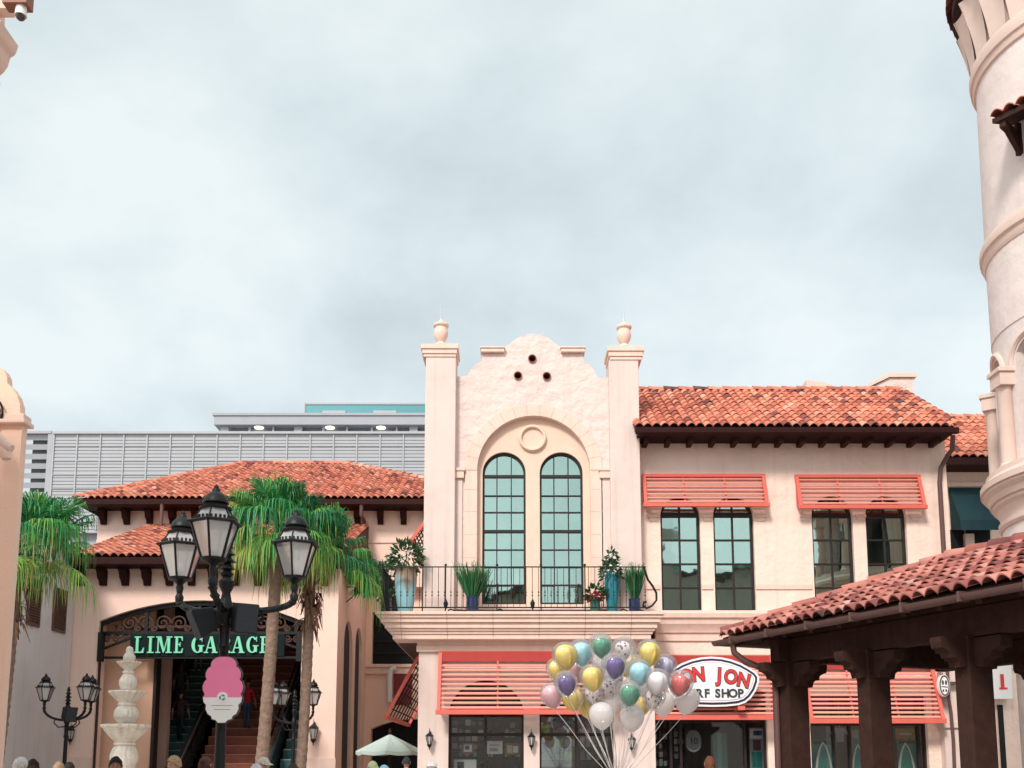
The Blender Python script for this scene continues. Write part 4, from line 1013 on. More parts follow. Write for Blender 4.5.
# roof planes
rd = MB(); th = .09; hp = WID/2
v_ = [pt(0,0,EZ), pt(LEN,0,EZ), pt(LEN-hp,hp,EZ+RISE), pt(hp,hp,EZ+RISE), pt(0,WID,EZ), pt(LEN,WID,EZ)]
vs = v_ + [p-K*th for p in v_]
rd.add(vs, [(0,1,2,3),(0,3,4),(4,3,2,5),(1,5,2),(6,9,8,7),(6,10,9),(10,11,8,9),(7,8,11),(0,6,7,1),(0,4,10,6),(4,5,11,10),(1,7,11,5)])
rf = rd.build('roof', M['wood'], P)
tl = MB(); slp = math.hypot(hp, RISE); Wl = (e2*hp+K*RISE); rr = int(slp/.31)+1
tiles(tl, pt(0,0,EZ)-Wl.normalized()*.06+K*.02, e1, Wl, LEN, rr, .215, slp/rr, lambda u_, w_: w_/slp*hp < u_+.1 and w_/slp*hp < LEN-u_, .046, .036, seed=41)
We = (e1*hp+K*RISE); tiles(tl, pt(0,0,EZ)-We.normalized()*.06+K*.02, e2, We, WID, rr, .215, slp/rr, lambda u_, w_: w_/slp*hp < u_+.1 and w_/slp*hp < WID-u_+.1, .046, .036, seed=42)
Wf = (-e2*hp+K*RISE); tiles(tl, pt(0,WID,EZ)-Wf.normalized()*.06+K*.02, e1, Wf, LEN, rr, .215, slp/rr, lambda u_, w_: w_/slp*hp < u_+.1 and w_/slp*hp < LEN-u_, .046, .036, seed=43)
tl.build('roof_tiles', M['ptile'], rf, smooth=50)
rg = MB(); ridge(rg, pt(0,0,EZ+.04), pt(hp,hp,EZ+RISE+.05), .12, .4, 44); ridge(rg, pt(0,WID,EZ+.04), pt(hp,hp,EZ+RISE+.05), .12, .4, 45); ridge(rg, pt(hp,hp,EZ+RISE+.05), pt(LEN-hp,hp,EZ+RISE+.05), .12, .42, 46)
rg.build('ridge_tiles', M['ptile'], rf, smooth=60)
# gutter with joints and a downpipe
gt = MB()
def gutter(a, b, outd):
    n = 7; vs = []
    for p in (a, b):
        for i in range(n):
            t_ = PI+PI*i/(n-1); vs.append(p + outd*(.075-.075*math.cos(PI*i/(n-1)))*1.0 - K*(.085*math.sin(PI*i/(n-1))) - K*.03 - outd*.0)
    gt.add(vs, [(i,i+1,n+i+1,n+i) for i in range(n-1)] + [tuple(range(n)), tuple(range(n,2*n)), (0,n,2*n-1,n-1)])
gutter(pt(-.13,0,EZ-.02), pt(LEN,0,EZ-.02), -e2); gutter(pt(0,-.13,EZ-.02), pt(0,WID,EZ-.02), -e1)
s_ = .4
while s_ < LEN:
    p = pt(s_,-.075,EZ-.075); gt.obox(p, e1*.02, e2*.083, K*.062); s_ += .95
gt.tube([pt(.35,-.06,EZ-.1), pt(.35,-.03,EZ-.28), pt(.42,.12,EZ-.42), pt(.62,.40,EZ-.58), pt(.70,.5,EZ-.75), pt(.70,.5,.1)], .052, 8)
gt.build('gutter', M['gutter'], P, smooth=50)
PR = .75
for r_ in (PR, WID-PR):
    bm_ = MB(); bm_.obox(pt(LEN/2,r_,3.43), e1*(LEN/2-.45), e2*.11, K*.19); bm_.build('beam', M['wood'], P, bevel=.015)
    bm_ = MB(); bm_.obox(pt(LEN/2,r_,3.74), e1*(LEN/2-.3), e2*.09, K*.115); bm_.build('wall_plate', M['wood'], P, bevel=.015)
for s_ in (.83,):
    bm_ = MB(); bm_.obox(pt(s_-.0,WID/2,3.43), e1*.11, e2*(WID/2-PR+.35), K*.188)
bm_.build('cross_beam', M['wood'], P, bevel=.015)
s_ = .3
while s_ < LEN:
    rise_at = lambda r_: EZ - .12 + RISE*min(r_, WID-r_)/hp
    m_ = min(hp, s_)
    rf_ = MB(); rf_.beam(pt(s_,.04,rise_at(.04)), pt(s_,max(.3,m_),rise_at(max(.3,m_))), .09, .13); rf_.build('rafter', M['wood'], P)
    rf_ = MB(); rf_.beam(pt(s_,WID-.04,rise_at(.04)), pt(s_,WID-max(.3,m_),rise_at(max(.3,m_))), .09, .13); rf_.build('rafter', M['wood'], P); s_ += .62
cor = [(0,0),(.12,-.02),(.14,.06),(.2,.1),(.26,.10),(.28,.17),(.36,.21),(.42,.22),(.44,.30),(.44,.36),(0,.36)]
SPC = [.83, 2.65, 4.47, 6.3, 8.1, 9.9, 11.7]
for r_ in (PR, WID-PR):
    for s_ in SPC:
        if r_ > PR and s_ < 1: continue
        p_ = MB(); p_.obox(pt(s_,r_,1.63), e1*.125, e2*.2, K*1.63); p_.obox(pt(s_,r_,.15), e1*.17, e2*.25, K*.15)
        po = p_.build('post', M['wood'], P, bevel=.02)
        b_ = MB()
        for (dv, hv, off) in ((e1,e2,.125),(-e1,e2,.125),(e2,e1,.2),(-e2,e1,.2)):
            th_ = .10 if hv is e2 else .09
            b_.prism(cor, -th_, th_, xf=lambda x, y, z: pt(s_,r_,2.86)+dv*(off+x*.95)+hv*y+K*z)
        b_.build('bracket', M['wood'], po)

# ================================================================== GARAGE ENTRANCE BUILDING
Y1, Y2 = 31.5, 37.2
G = thing('garage_entrance', 'peach stucco garage entrance building with red tiled roofs and a wide arched opening', 'building', (X(200,700,Y1),Y1,0))
gx0, gx1 = X(62,700,Y1), X(336,700,Y1)
a0, a1 = X(95.5,690,Y1), X(300.5,690,Y1)
zsprg, zcr = Z(621,Y1), Z(600.3,Y1)
gtop = Z(556,Y1)
opening = seg_arch(a0, a1, .03, zsprg, zcr-zsprg)
w = MB(); w.prism([(gx0,0),(gx1,0),(gx1,gtop),(gx0,gtop)], Y1, Y1+.6, [opening]); w.build('front_wall', M['peach'], G)
w = MB(); w.box(gx0,gx1,Y1-.05,Y1,Z(571,Y1),Z(567,Y1)); w.build('string_moulding', M['cast'], G, bevel=.01)
w = MB(); w.box(X(300,740,Y1),gx1+.05,Y1-.12,Y1,0,Z(758,Y1)); w.build('plinth', M['cast'], G, bevel=.01)
w = MB(); w.box(gx0-.0,a0,Y1-.12,Y1,0,Z(757,Y1)); w.build('plinth', M['cast'], G, bevel=.01)
# right side wall with two arches receding
xs = gx1
fy = lambda px: Y1*0 + (xs*1.0)/((px-512)/1.0) * 0   # unused
def depth_at(px): # depth where the plane x=xs meets this pixel column near row 680
    lo, hi = Y1, 60
    for _ in range(50):
        md = (lo+hi)/2
        if X(px,690,md) < xs: lo = md   # further -> moves toward centre
        else: hi = md
        if X(px,690,md) > xs: hi = md
    return md
def dpt(px):
    # X(px,.,Y) grows in magnitude with Y: solve X(px,690,Y) = xs
    k = X(px,690,1.0); return xs/k
ys0 = Y1+.6; yse = Y2
oa = []
for p0, p1, pt_ in ((343,351.5,621),(354.5,361,628)):
    ya, yb3 = dpt(p0), dpt(p1); ztp = Z(pt_,(ya+yb3)/2); r_ = (yb3-ya)/2
    oa.append((ya, yb3, ztp))
yend = max(Y2+.5, oa[-1][1]+.7)
w = MB(); T2 = lambda x, y, z: Vector((xs - .5 + (.5 - y) , x, z))
hol = [arch_pts(a, b, .03, zt_-(b-a)/2, None, 14) for a, b, zt_ in oa]
w.prism([(ys0,0),(yend,0),(yend,gtop),(ys0,gtop)], 0, .5, hol, xf=lambda x, y, z: Vector((xs-y, x, z))); w.build('side_wall', M['peach'], G)
for a, b, zt_ in oa:
    w = MB(); w.box(xs-.40, xs-.32, a-.05, b+.05, 0, zt_+.05); w.build('niche_wall', M['peachL'], G)  # bright panel added close behind each arch, standing in for a lit arcade
# walls set back, upper storey
ux0, ux1 = X(98,520,Y2), X(470,520,Y2)
yb5 = yend
w = MB(); w.prism([(ux0,gtop),(ux1,gtop),(ux1,Z(503,Y2)),(ux0,Z(503,Y2))], Y2, Y2+.5); w.build('upper_wall', M['peach'], G)
w = MB(); w.box(ux0, ux1, Y2-.05, Y2, Z(543,Y2), Z(540,Y2)); w.build('band_moulding', M['cast'], G)
# back wall right of the arcade with a dark window and a dark doorway
xb0 = xs
hw_ = [(X(372,640,yb5), Z(664,yb5)), (X(455,640,yb5), Z(664,yb5)), (X(455,640,yb5), Z(612,yb5)), (X(372,640,yb5), Z(612,yb5))]
dw_ = seg_arch(X(370.5,740,yb5), X(455,740,yb5), .03, Z(729,yb5), Z(719,yb5)-Z(729,yb5))
w = MB(); w.prism([(xs-.5,0),(X(470,700,yb5),0),(X(470,700,yb5),gtop+.5),(xs-.5,gtop+.5)], yb5, yb5+.5, [hw_, dw_]); w.build('back_wall', M['peachL'], G)
w = MB(); w.box(xs, X(450,670,yb5), yb5-.12, yb5, Z(674,yb5), Z(665,yb5)); w.box(xs, X(450,670,yb5), yb5-.18, yb5, Z(667.5,yb5), Z(664.5,yb5)); w.build('sill_band', M['cast'], G, bevel=.01)
w = MB(); w.box(X(371,640,yb5), X(456,640,yb5), yb5+.3, yb5+.34, Z(666,yb5), Z(610,yb5)); w.build('dark_glazing', M['dark'], G); w = MB(); w.box(X(369,740,yb5), X(456,740,yb5), yb5+.51, yb5+.55, .02, Z(715,yb5))
w.build('dark_doorway', M['dark'], G)
w = MB()
for q in (625,640,652): w.box(X(372,640,yb5), X(455,640,yb5), yb5+.2, yb5+.24, Z(q+.8,yb5), Z(q,yb5))
w.build('glazing_bars', M['winframe'], G)
w = MB(); yv = yb5-.25   # white curved window hood and maroon shutter
w.tube([at(389.5,702,yv), at(389.5,680,yv), at(390.2,672,yv), at(392.5,669,yv), at(396,668.5,yv)], .10, 8); w.build('curved_trim', M['white'], G, smooth=50)
w = MB(); w.box(X(394,680,yb5), X(412,680,yb5), yb5-.1, yb5-.003, Z(705,yb5), Z(672,yb5)); w.build('shutter', mat('maroon_shutter',(.2,.03,.035),.6), G)
# upper hip roof
ue = Y2-.9; zue = Z(499.5, ue); rx0_, rx1_ = X(75,500,ue), X(520,500,ue)
yur = Y2+5.2; zur = Z(465.5, yur); rgx0 = X(243,463,yur); wv3 = Vector((0,yur-ue,zur-zue)); s3 = wv3.length
hipx = rgx0-rx0_; rgx1 = X(345,463,yur); hx1 = X(423,489.5,(ue+yur)/2-0.6)
r3 = int(s3/.36)+1
rd = MB(); kx = (rx1_-rgx1)
rd.add([(rx0_,ue,zue),(rx1_,ue,zue),(rgx1,yur,zur),(rgx0,yur,zur),(rx0_,ue,zue-.15),(rx1_,ue,zue-.15),(rx1_,2*yur-ue,zue),(rx0_,2*yur-ue,zue)], [(0,1,2,3),(0,4,5,1),(3,2,6,7),(0,3,7),(1,6,2),(0,7,4)])
rf = rd.build('roof', M['deck'], G)
L3 = rx1_-rx0_
tl = MB(); tiles(tl, (rx0_,ue-.05,zue+.02), (1,0,0), wv3, L3, r3, .245, s3/r3, lambda u_, w_: u_ > hipx*w_/s3-.1 and u_ < L3-kx*w_/s3+.1, .05, seed=51); tl.build('roof_tiles', M['tile'], rf, smooth=50)
rg = MB(); ridge(rg, (rx0_,ue,zue+.05), (rgx0,yur,zur+.06), .13, .42, 52); ridge(rg, (rgx0,yur,zur+.06), (rgx1,yur,zur+.06), .13, .42, 53); ridge(rg, (rx1_,ue,zue+.05), (rgx1,yur,zur+.06), .13, .42, 54); rg.build('ridge_tiles', M['tile'], rf, smooth=60)
w = MB(); w.box(rx0_, rx1_, ue-.12, ue+.03, zue-.2, zue-.01); w.box(rx0_+.1, rx1_, ue+.03, Y2, zue-.2, zue-.12); w.build('gutter', M['brown'], G)
def corbels(xa, xb, step, yf, yw_, ztp, nm='corbel'):
    x = xa
    while x < xb:
        b = MB(); b.prism([(0,0),(0,-.52),(.10,-.52),(.17,-.38),(.30,-.32),(.38,-.13),(.45,-.10),(.45,0)], -.105, .105, xf=lambda a_, y, z: Vector((x+y, yw_-a_, ztp+z))); b.build(nm, M['brown'], G); x += step
st = X(128.5,510,Y2)-X(105.5,510,Y2)
corbels(X(105,510,Y2), ux1, st, ue, Y2, zue-.21)
# lower skirt roof above the entrance
le = Y1-.75; zle = Z(557.5, le); lx0, lx1 = X(70,557,le), X(338,557,le)
wv4 = Vector((0, Y2-le, Z(527,Y2)-zle)); s4 = wv4.length; r4 = int(s4/.36)+1
rd = MB(); rd.add([(lx0,le,zle),(lx1,le,zle),(lx1,Y2,zle+wv4.z),(lx0,Y2,zle+wv4.z),(lx0,le,zle-.15),(lx1,le,zle-.15),(lx1,Y2,zle-.15),(lx0,Y2,zle-.15)], [(0,1,2,3),(0,4,5,1),(1,5,6,2),(0,3,7,4),(4,7,6,5)])
rf = rd.build('lower_roof', M['deck'], G)
tl = MB(); tiles(tl, (lx0,le-.05,zle+.02), (1,0,0), wv4, lx1-lx0, r4, .245, s4/r4, None, .05, seed=55); tl.build('roof_tiles', M['tile'], rf, smooth=50)
w = MB(); w.box(lx0, lx1, le-.12, le+.03, zle-.22, zle-.01); w.box(lx0+.1, lx1-.1, le+.03, Y1, zle-.22, zle-.155); w.build('lower_gutter', M['brown'], G)
st2 = X(128,565,Y1)-X(106,565,Y1)
corbels(X(83,565,Y1), gx1-.1, st2, le, Y1, zle-.23, 'corbel')
w = MB(); xx = X(364,520,Y2-.2)
w.tube([(xx,ue-.02,zue-.1),(xx,ue-.02,Z(515,ue)),(xx,Y2-.12,Z(522,Y2)),(xx+.1,Y2-.1,Z(548,Y2)),(xx+.3,Y2-.1,Z(560,Y2)),(xx+.3,Y2-.1,gtop)], .07, 8); w.build('downspout', M['gutter'], G, smooth=50)
xx = X(162,515,ue); w = MB(); w.tube([(xx,ue-.05,zue-.1),(xx,ue-.05,Z(530,ue))], .07, 8); w.build('downspout', M['gutter'], G, smooth=50); w = MB()
xx = gx0+.02; w.tube([(xx,Y1-.1,.1),(xx,Y1-.1,zle-.3)], .07, 8)
w.build('downspout', M['gutter'], G, smooth=50)
# interior
w = MB(); ri0, ri1 = a0-1.2, a1+1.0; yI = 52
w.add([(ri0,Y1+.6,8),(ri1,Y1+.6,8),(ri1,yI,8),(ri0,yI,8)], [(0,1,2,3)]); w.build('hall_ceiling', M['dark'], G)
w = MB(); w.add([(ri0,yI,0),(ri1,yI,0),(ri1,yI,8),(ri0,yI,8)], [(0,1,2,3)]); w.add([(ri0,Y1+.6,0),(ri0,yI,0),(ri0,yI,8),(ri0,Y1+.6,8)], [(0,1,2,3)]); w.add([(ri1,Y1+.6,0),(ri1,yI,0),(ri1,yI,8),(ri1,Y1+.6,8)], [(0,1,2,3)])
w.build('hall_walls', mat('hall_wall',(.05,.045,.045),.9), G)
yt = Y1+.95
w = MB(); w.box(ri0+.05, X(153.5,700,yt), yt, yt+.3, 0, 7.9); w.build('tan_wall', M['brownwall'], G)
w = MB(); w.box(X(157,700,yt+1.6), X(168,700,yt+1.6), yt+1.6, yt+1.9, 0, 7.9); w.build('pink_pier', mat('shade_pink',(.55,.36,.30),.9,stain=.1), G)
w = MB(); w.box(X(153.5,700,yt), X(156.5,700,yt), yt-.1, yt+.3, 0, 7.9); w.box(a0-.02, a0+.03, Y1+.1, Y1+.25, 0, zsprg); w.build('mullion', M['winframe'], G)
# iron arch frame, scrollwork
yi_ = Y1+.2; zbm0, zbm1 = Z(656.5,yi_), Z(634.5,yi_)
w = MB()
ca = (a0+a1)/2; ha_ = (a1-a0)/2; rise_ = zcr-zsprg; rad = (ha_**2+rise_**2)/(2*rise_); zca = zcr-rad
def ztop_at(x): return zca+math.sqrt(max(0, rad*rad-(x-ca)**2))
nA = 30
for i in range(nA):
    xA, xB = a0+(a1-a0)*i/nA, a0+(a1-a0)*(i+1)/nA
    w.beam((xA,yi_,ztop_at(xA)-.08), (xB,yi_,ztop_at(xB)-.08), .12, .12)
w.box(a0, a1, yi_-.05, yi_+.05, zbm1-.0, zbm1+.09); w.box(a0, a1, yi_-.05, yi_+.05, zbm0-.07, zbm0)
for p in (100,146.5,199,252,296): xx = X(p,630,yi_); w.box(xx-.05, xx+.05, yi_-.04, yi_+.04, zbm1+.09, ztop_at(xx)-.1)
w.beam((a0,yi_,Z(650,yi_)), (X(131,640,yi_),yi_,Z(638,yi_)), .08, .07); w.beam((a1,yi_,Z(650,yi_)), (X(270,640,yi_),yi_,Z(638,yi_)), .08, .07)
w.box(a0-.0, a0+.16, yi_-.25, yi_-.06, Z(662,yi_), Z(633,yi_)); w.box(a1-.16, a1, yi_-.25, yi_-.06, Z(662,yi_), Z(633,yi_))
w.build('iron_frame', M['iron'], G)
w = MB()
def spiral(cx_, cz_, r_, ph, dr):
    pts = []
    for i in range(20):
        f_ = i/19; t_ = ph+dr*f_*2*PI*1.6; q = r_*(1-.85*f_); pts.append((cx_+q*math.cos(t_), yi_, cz_+q*math.sin(t_)))
    w.tube(pts, .028, 4, cap=False)
xx = a0+.35; k = 0
while xx < a1-.2:
    z_ = zbm1+.35; row = 0
    while z_ < ztop_at(xx)-.28:
        spiral(xx, z_, .25, (0 if k % 2 else PI)+row, 1 if (k+row) % 2 else -1); z_ += .5; row += 1
    spiral(xx+.26, zbm1+.18, .11, PI/2, 1); xx += .52; k += 1
for sg, xA in ((1,a0+.2),(-1,a1-.2)):
    for i in range(4): spiral(xA+sg*.28*i, zbm1-.13-.0*i, .13, 0, sg)
w.build('scrollwork', mat('scroll_iron',(.10,.055,.045),.6), G)
w = MB(); w.box(a0+.3, a1-.3, yi_+.3, yi_+1.2, zbm1+.25, zbm1+.33); w.build('inner_canopy', mat('dark_canopy',(.09,.05,.045),.8), G)
# letter sign
t = thing('garage_sign', 'mint green serif letters LIME GARAGE on a dark beam across the arch', 'sign', (X(199,645,yi_),yi_-.1,zbm0))
b = MB(); b.box(X(131,645,yi_), X(285,645,yi_), yi_-.08, yi_-.052, zbm0+.0, zbm1); b.build('backing_beam', mat('deep_green_beam',(.005,.011,.013),.7,spec=.15), t)
zl0, zl1 = Z(652.8,yi_-.2), Z(636.2,yi_-.2); HL = zl1-zl0
LET = {}
def serif(cx_, z_, wd): return ('b', cx_-wd/2, z_, cx_+wd/2, z_+.07)
def ltr(ch):
    S = []; t_ = .155
    if ch == 'I': S = [('b',.12,0,.12+t_,1), serif(.215,0,.40), serif(.215,.93,.40)]; wd = .43
    if ch == 'L': S = [('b',.1,0,.1+t_,1), serif(.195,.93,.38), ('b',0,0,.55,.08), ('p',[(.40,.0),(.57,0),(.60,.32),(.55,.32)])]; wd = .6
    if ch == 'E': S = [('b',.1,0,.1+t_,1), ('b',0,0,.56,.08), ('b',0,.92,.54,1), ('b',.1,.47,.42,.55), ('p',[(.42,0),(.57,0),(.60,.28),(.55,.28)]), ('p',[(.42,1),(.55,1),(.57,.74),(.52,.74)][::-1]), ('b',.38,.38,.43,.64)]; wd = .6
    if ch == 'M': S = [('b',.10,0,.17,1), ('b',.68,0,.68+t_,1), ('p',[(.10,1),(.30,1),(.52,.1),(.44,.0)][::-1]), ('p',[(.44,0),(.52,.1),(.72,1),(.66,1)]), serif(.135,0,.27), serif(.775,0,.36), serif(.14,.93,.28), serif(.79,.93,.34)]; wd = .98
    if ch == 'A': S = [('p',[(.06,0),(.13,0),(.37,.96),(.32,1)]), ('p',[(.52,0),(.72,0),(.46,1),(.30,1)]), ('b',.17,.28,.58,.35), serif(.1,0,.26), serif(.62,0,.34)]; wd = .8
    if ch == 'R': S = [('b',.1,0,.1+t_,1), serif(.195,0,.38), ('b',0,.93,.34,1), ('p',[(.26,.5),(.36,.5),(.68,0),(.50,0)][::-1]), ('a',.33,.735,.27,.265,.19,-90,90), ('b',.25,.47,.36,.54)]; wd = .72
    if ch == 'G': S = [('a',.38,.5,.38,.5,.20,40,320), ('b',.50,.0+.06,.69,.46), serif(.595,.40,.36), ('p',[(.62,.98),(.67,.98),(.67,.68),(.63,.68)][::-1])]; wd = .78
    return S, wd
kk = 0
def letter(ch, x0, sc):
    global kk
    b = MB(); S, wd = ltr(ch)
    for it in S:
        kk += 1; yf = yi_-.15-.0015*(kk % 9)
        if it[0] == 'b': b.box(x0+it[1]*HL*sc, x0+it[3]*HL*sc, yf, yi_-.09, zl0+it[2]*HL, zl0+it[4]*HL)
        elif it[0] == 'p': b.prism([(x0+p[0]*HL*sc, zl0+p[1]*HL) for p in it[1]], yf, yi_-.09)
        else:
            _, ax, az, rx_, rz_, th_, d0, d1 = it; n_ = 14
            ot = [(ax+rx_*math.cos(R(d0+(d1-d0)*i/n_)), az+rz_*math.sin(R(d0+(d1-d0)*i/n_))) for i in range(n_+1)]
            inn = [(ax+(rx_-th_)*math.cos(R(d0+(d1-d0)*i/n_)), az+(rz_-.07)*math.sin(R(d0+(d1-d0)*i/n_))) for i in range(n_+1)]
            b.prism([(x0+p[0]*HL*sc, zl0+p[1]*HL) for p in ot+inn[::-1]], yf, yi_-.09)
    b.build('letter', M['mint'], t); return wd
for ch, p, wpx in (('L',133.5,10),('I',146.5,7),('M',155.3,16.5),('E',173.5,9),('G',191,12.5),('A',204,13.5),('R',219.3,12),('A',231,13.5),('G',246,12),('E',259.5,9)):
    _, wd = ltr(ch); x0 = X(p,645,yi_-.2); sc = (X(p+wpx,645,yi_-.2)-x0)/(wd*HL); letter(ch, x0, sc)

# escalators and stairs
def run_(xa, xb, ya, za, yb6, zb6, label, name, cat, stepm, rails, tread=.4):
    t = thing(name, label, cat, ((xa+xb)/2, ya, 0)); b = MB(); n_ = int((yb6-ya)/tread)
    for i in range(n_):
        z_ = za+(zb6-za)*(i+1)/n_; y_ = ya+(yb6-ya)*i/n_
        b.box(xa, xb, y_, y_+(yb6-ya)/n_, max(0,z_-.55), z_)
    b.build('steps', stepm, t)
    nose = MB()
    for i in range(n_):
        z_ = za+(zb6-za)*(i+1)/n_; y_ = ya+(yb6-ya)*i/n_
        nose.box(xa+.02, xb-.02, y_-.012, y_+.03, z_-.03, z_+.005)
    nose.build('step_nosing', M['steel'] if name == 'escalator' else mat('stair_nosing',(.42,.18,.12),.7), t)
    for x in (xa-.12, xb+.12):
        s_ = MB(); dz = Vector((0,0,.85))
        p0, p1 = Vector((x,ya-.7,za)), Vector((x,yb6,zb6))
        if rails:
            s_.add([p0+Vector((-.05,0,-.3)),p1+Vector((-.05,0,-.3)),p1+dz+Vector((-.05,0,0)),p0+dz+Vector((-.05,0,0)),p0+Vector((.05,0,-.3)),p1+Vector((.05,0,-.3)),p1+dz+Vector((.05,0,0)),p0+dz+Vector((.05,0,0))], [(0,1,2,3),(4,7,6,5),(0,3,7,4),(1,5,6,2),(3,2,6,7),(0,4,5,1)])
            s_.build('balustrade', mat('dark_balustrade',(.05,.055,.06),.35,spec=.5), t)
            h_ = MB(); h_.tube([p0+dz+Vector((0,-.1,-.5)), p0+dz+Vector((0,-.25,-.2)), p0+dz+Vector((0,-.1,.04)), p0+dz+Vector((0,.2,.06)), p1+dz+Vector((0,0,.06))], .05, 6); h_.build('handrail', M['handrail'], t)
            h_ = MB(); h_.beam(p0+dz+Vector((0,.1,-.03)), p1+dz+Vector((0,0,-.03)), .13, .03); h_.build('trim_strip', M['steel'], t)
        else:
            s_.tube([p0+dz, p1+dz], .03, 6)
            for i in range(7): q = p0.lerp(p1, i/6); s_.tube([q, q+dz], .022, 5)
            s_.build('stair_rail', M['iron'], t)
    return t
ye0 = 34.0; yc0 = 35.25; ye9 = 41.4
run_(X(147,768,yc0), X(186,768,yc0), ye0, .35, ye9, 6.6, 'left escalator with teal dark steps rising under the LIME sign letters', 'escalator', 'escalator', M['stairteal'], True, .33)
run_(X(199,768,yc0), X(268,768,yc0), ye0, .35, ye9, 6.6, 'wide brown staircase rising between the two escalators', 'staircase', 'stairs', M['stairbrown'], False, .36)
run_(X(280,768,yc0), X(300,768,yc0), ye0, .35, ye9, 6.6, 'right escalator behind the palm trunks and lamp post', 'escalator', 'escalator', M['stairteal'], True)
wall_lantern(72.8,722,745,Y1,'black iron lantern on the peach wall behind the three-armed small lamp')
wall_lantern(314.5,718,746,Y1,'black iron lantern on the wide peach pier right of the palm trunks')

# ================================================================== GREY SIDE WALL BUILDING
xw = X(72,650,Y1)
S = thing('grey_building', 'shaded grey stucco building with two brown shutters at far left', 'building', (xw,28,0))
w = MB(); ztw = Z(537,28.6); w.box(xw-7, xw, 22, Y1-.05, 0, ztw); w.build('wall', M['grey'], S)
w = MB(); w.box(xw-7.2, xw+.12, 21.9, Y1-.06, ztw, ztw+.12); w.build('eave_moulding', M['cast'], S, bevel=.02)
rd = MB(); tiles(rd, (xw+.25,21.9,ztw+.10), (0,1,0), (-1,0,.35), Y1-22, 7, .28, .4, seed=61); rd.build('roof_tiles', M['tile'], S, smooth=50)
w = MB(); w.add([(xw+.25,21.9,ztw+.05),(xw+.25,Y1-.06,ztw+.05),(xw-2.5,Y1-.06,ztw+1.0),(xw-2.5,21.9,ztw+1.0),(xw-7,Y1-.06,ztw+.1),(xw-7,21.9,ztw+.1)], [(0,1,2,3),(3,2,4,5),(0,3,5)]); w.build('roof', M['deck'], S)
def ydep(px, py): return xw/X(px,py,1.0)
for p0, p1, q0, q1 in ((27,40,578,626),(53,66,588,632)):
    ya, yc = ydep(p0,600), ydep(p1,600); s_ = MB(); ym = (ya+yc)/2
    z1_, z0_ = Z(q0+1,ym), Z(q1,ym)
    s_.box(xw-.02, xw+.05, ya, ya+.06, z0_, z1_); s_.box(xw-.02, xw+.05, yc-.06, yc, z0_, z1_); s_.box(xw-.02, xw+.05, ya+.06, yc-.06, z1_-.07, z1_); s_.box(xw-.02, xw+.05, ya+.06, yc-.06, z0_, z0_+.07)
    n_ = 16
    for i in range(n_): zz_ = z0_+.09+(z1_-z0_-.18)*i/(n_-1); s_.obox((xw+.02,ym,zz_), (.022,0,-.018), (0,(yc-ya)/2-.06,0), (.004,0,.008))
    s_.box(xw-.02, xw+.004, ya+.06, yc-.06, z0_+.07, z1_-.07)
    s_.build('shutter', mat('brown_shutter',(.12,.065,.05),.7), S)

# ================================================================== PARKING GARAGE
YK = 62.0
Kg = thing('parking_garage', 'grey parking garage with pale horizontal louvers and teal glass rail behind the tiled roof', 'building', (X(230,470,YK),YK,0))
kx0, kx1 = X(52,465,YK), X(640,465,YK); zk1 = Z(433,YK)
w = MB(); w.box(kx0, kx1, YK+.6, YK+18, 0, zk1-.3); w.build('body', mat('garage_body',(.36,.36,.39),.9,stain=.1), Kg)
w = MB(); z_ = zk1; zlo = Z(530,YK); i = 0
while z_ > zlo:
    w.box(kx0, kx1, YK+.10, YK+.5, z_-.205, z_-.02)
    z_ -= .22; i += 1
w.build('louvers', M['louver'], Kg)
w = MB(); px = 52
while px < 640:
    xx = X(px,465,YK); w.box(xx-.04, xx+.04, YK+.03, YK+.085, zlo, zk1); px += 23.4
for q in (445.5,460,474,488): w.box(kx0, kx1, YK+.04, YK+.09, Z(q+.6,YK), Z(q,YK))
w.box(kx0-.05, kx1, YK-.05, YK+.3, zk1-.05, zk1+.10)
w.build('louver_frame', mat('louver_frame',(.38,.385,.41),.5), Kg)
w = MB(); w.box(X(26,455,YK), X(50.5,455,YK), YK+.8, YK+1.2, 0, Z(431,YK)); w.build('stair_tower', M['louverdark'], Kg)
w = MB(); z_ = Z(432,YK); i = 0
while z_ > zlo:
    w.obox(((X(20,455,YK)+X(46,455,YK))/2, YK+.5, z_-.2), ((X(46,455,YK)-X(20,455,YK))/2,0,0), (0,.16,.05), (0,-.05,.16)); z_ -= .62
w.build('stair_louvers', M['louver'], Kg)
w = MB(); w.box(X(46,455,YK), X(51.8,455,YK), YK+.1, YK+.8, 0, Z(431,YK)); w.box(X(10,431,YK), X(51,431,YK), YK+.05, YK+.9, Z(433,YK), Z(430.5,YK)); w.build('corner_post', M['concrete'], Kg)
YT = YK+6; x0 = X(214,420,YT)
w = MB(); w.box(x0, X(640,420,YT), YT, YT+10, Z(424.5,YT), Z(413.8,YT)); w.box(x0-.1, X(640,420,YT), YT-.1, YT+10, Z(415.6,YT), Z(413.3,YT)); w.build('roof_slab', M['concrete'], Kg)
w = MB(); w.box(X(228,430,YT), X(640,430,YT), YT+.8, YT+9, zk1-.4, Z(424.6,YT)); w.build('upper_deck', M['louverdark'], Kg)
w = MB()
for p in (223,248,272,297,322,346,371,396,413,440):
    w = MB(); xx = X(p,428,YT); w.box(xx-(.28 if p in (297,223,413) else .06), xx+(.28 if p in (297,223,413) else .06), YT+.35, YT+.6, zk1-.4, Z(424.6,YT))
    w.build('post', M['louver'], Kg)
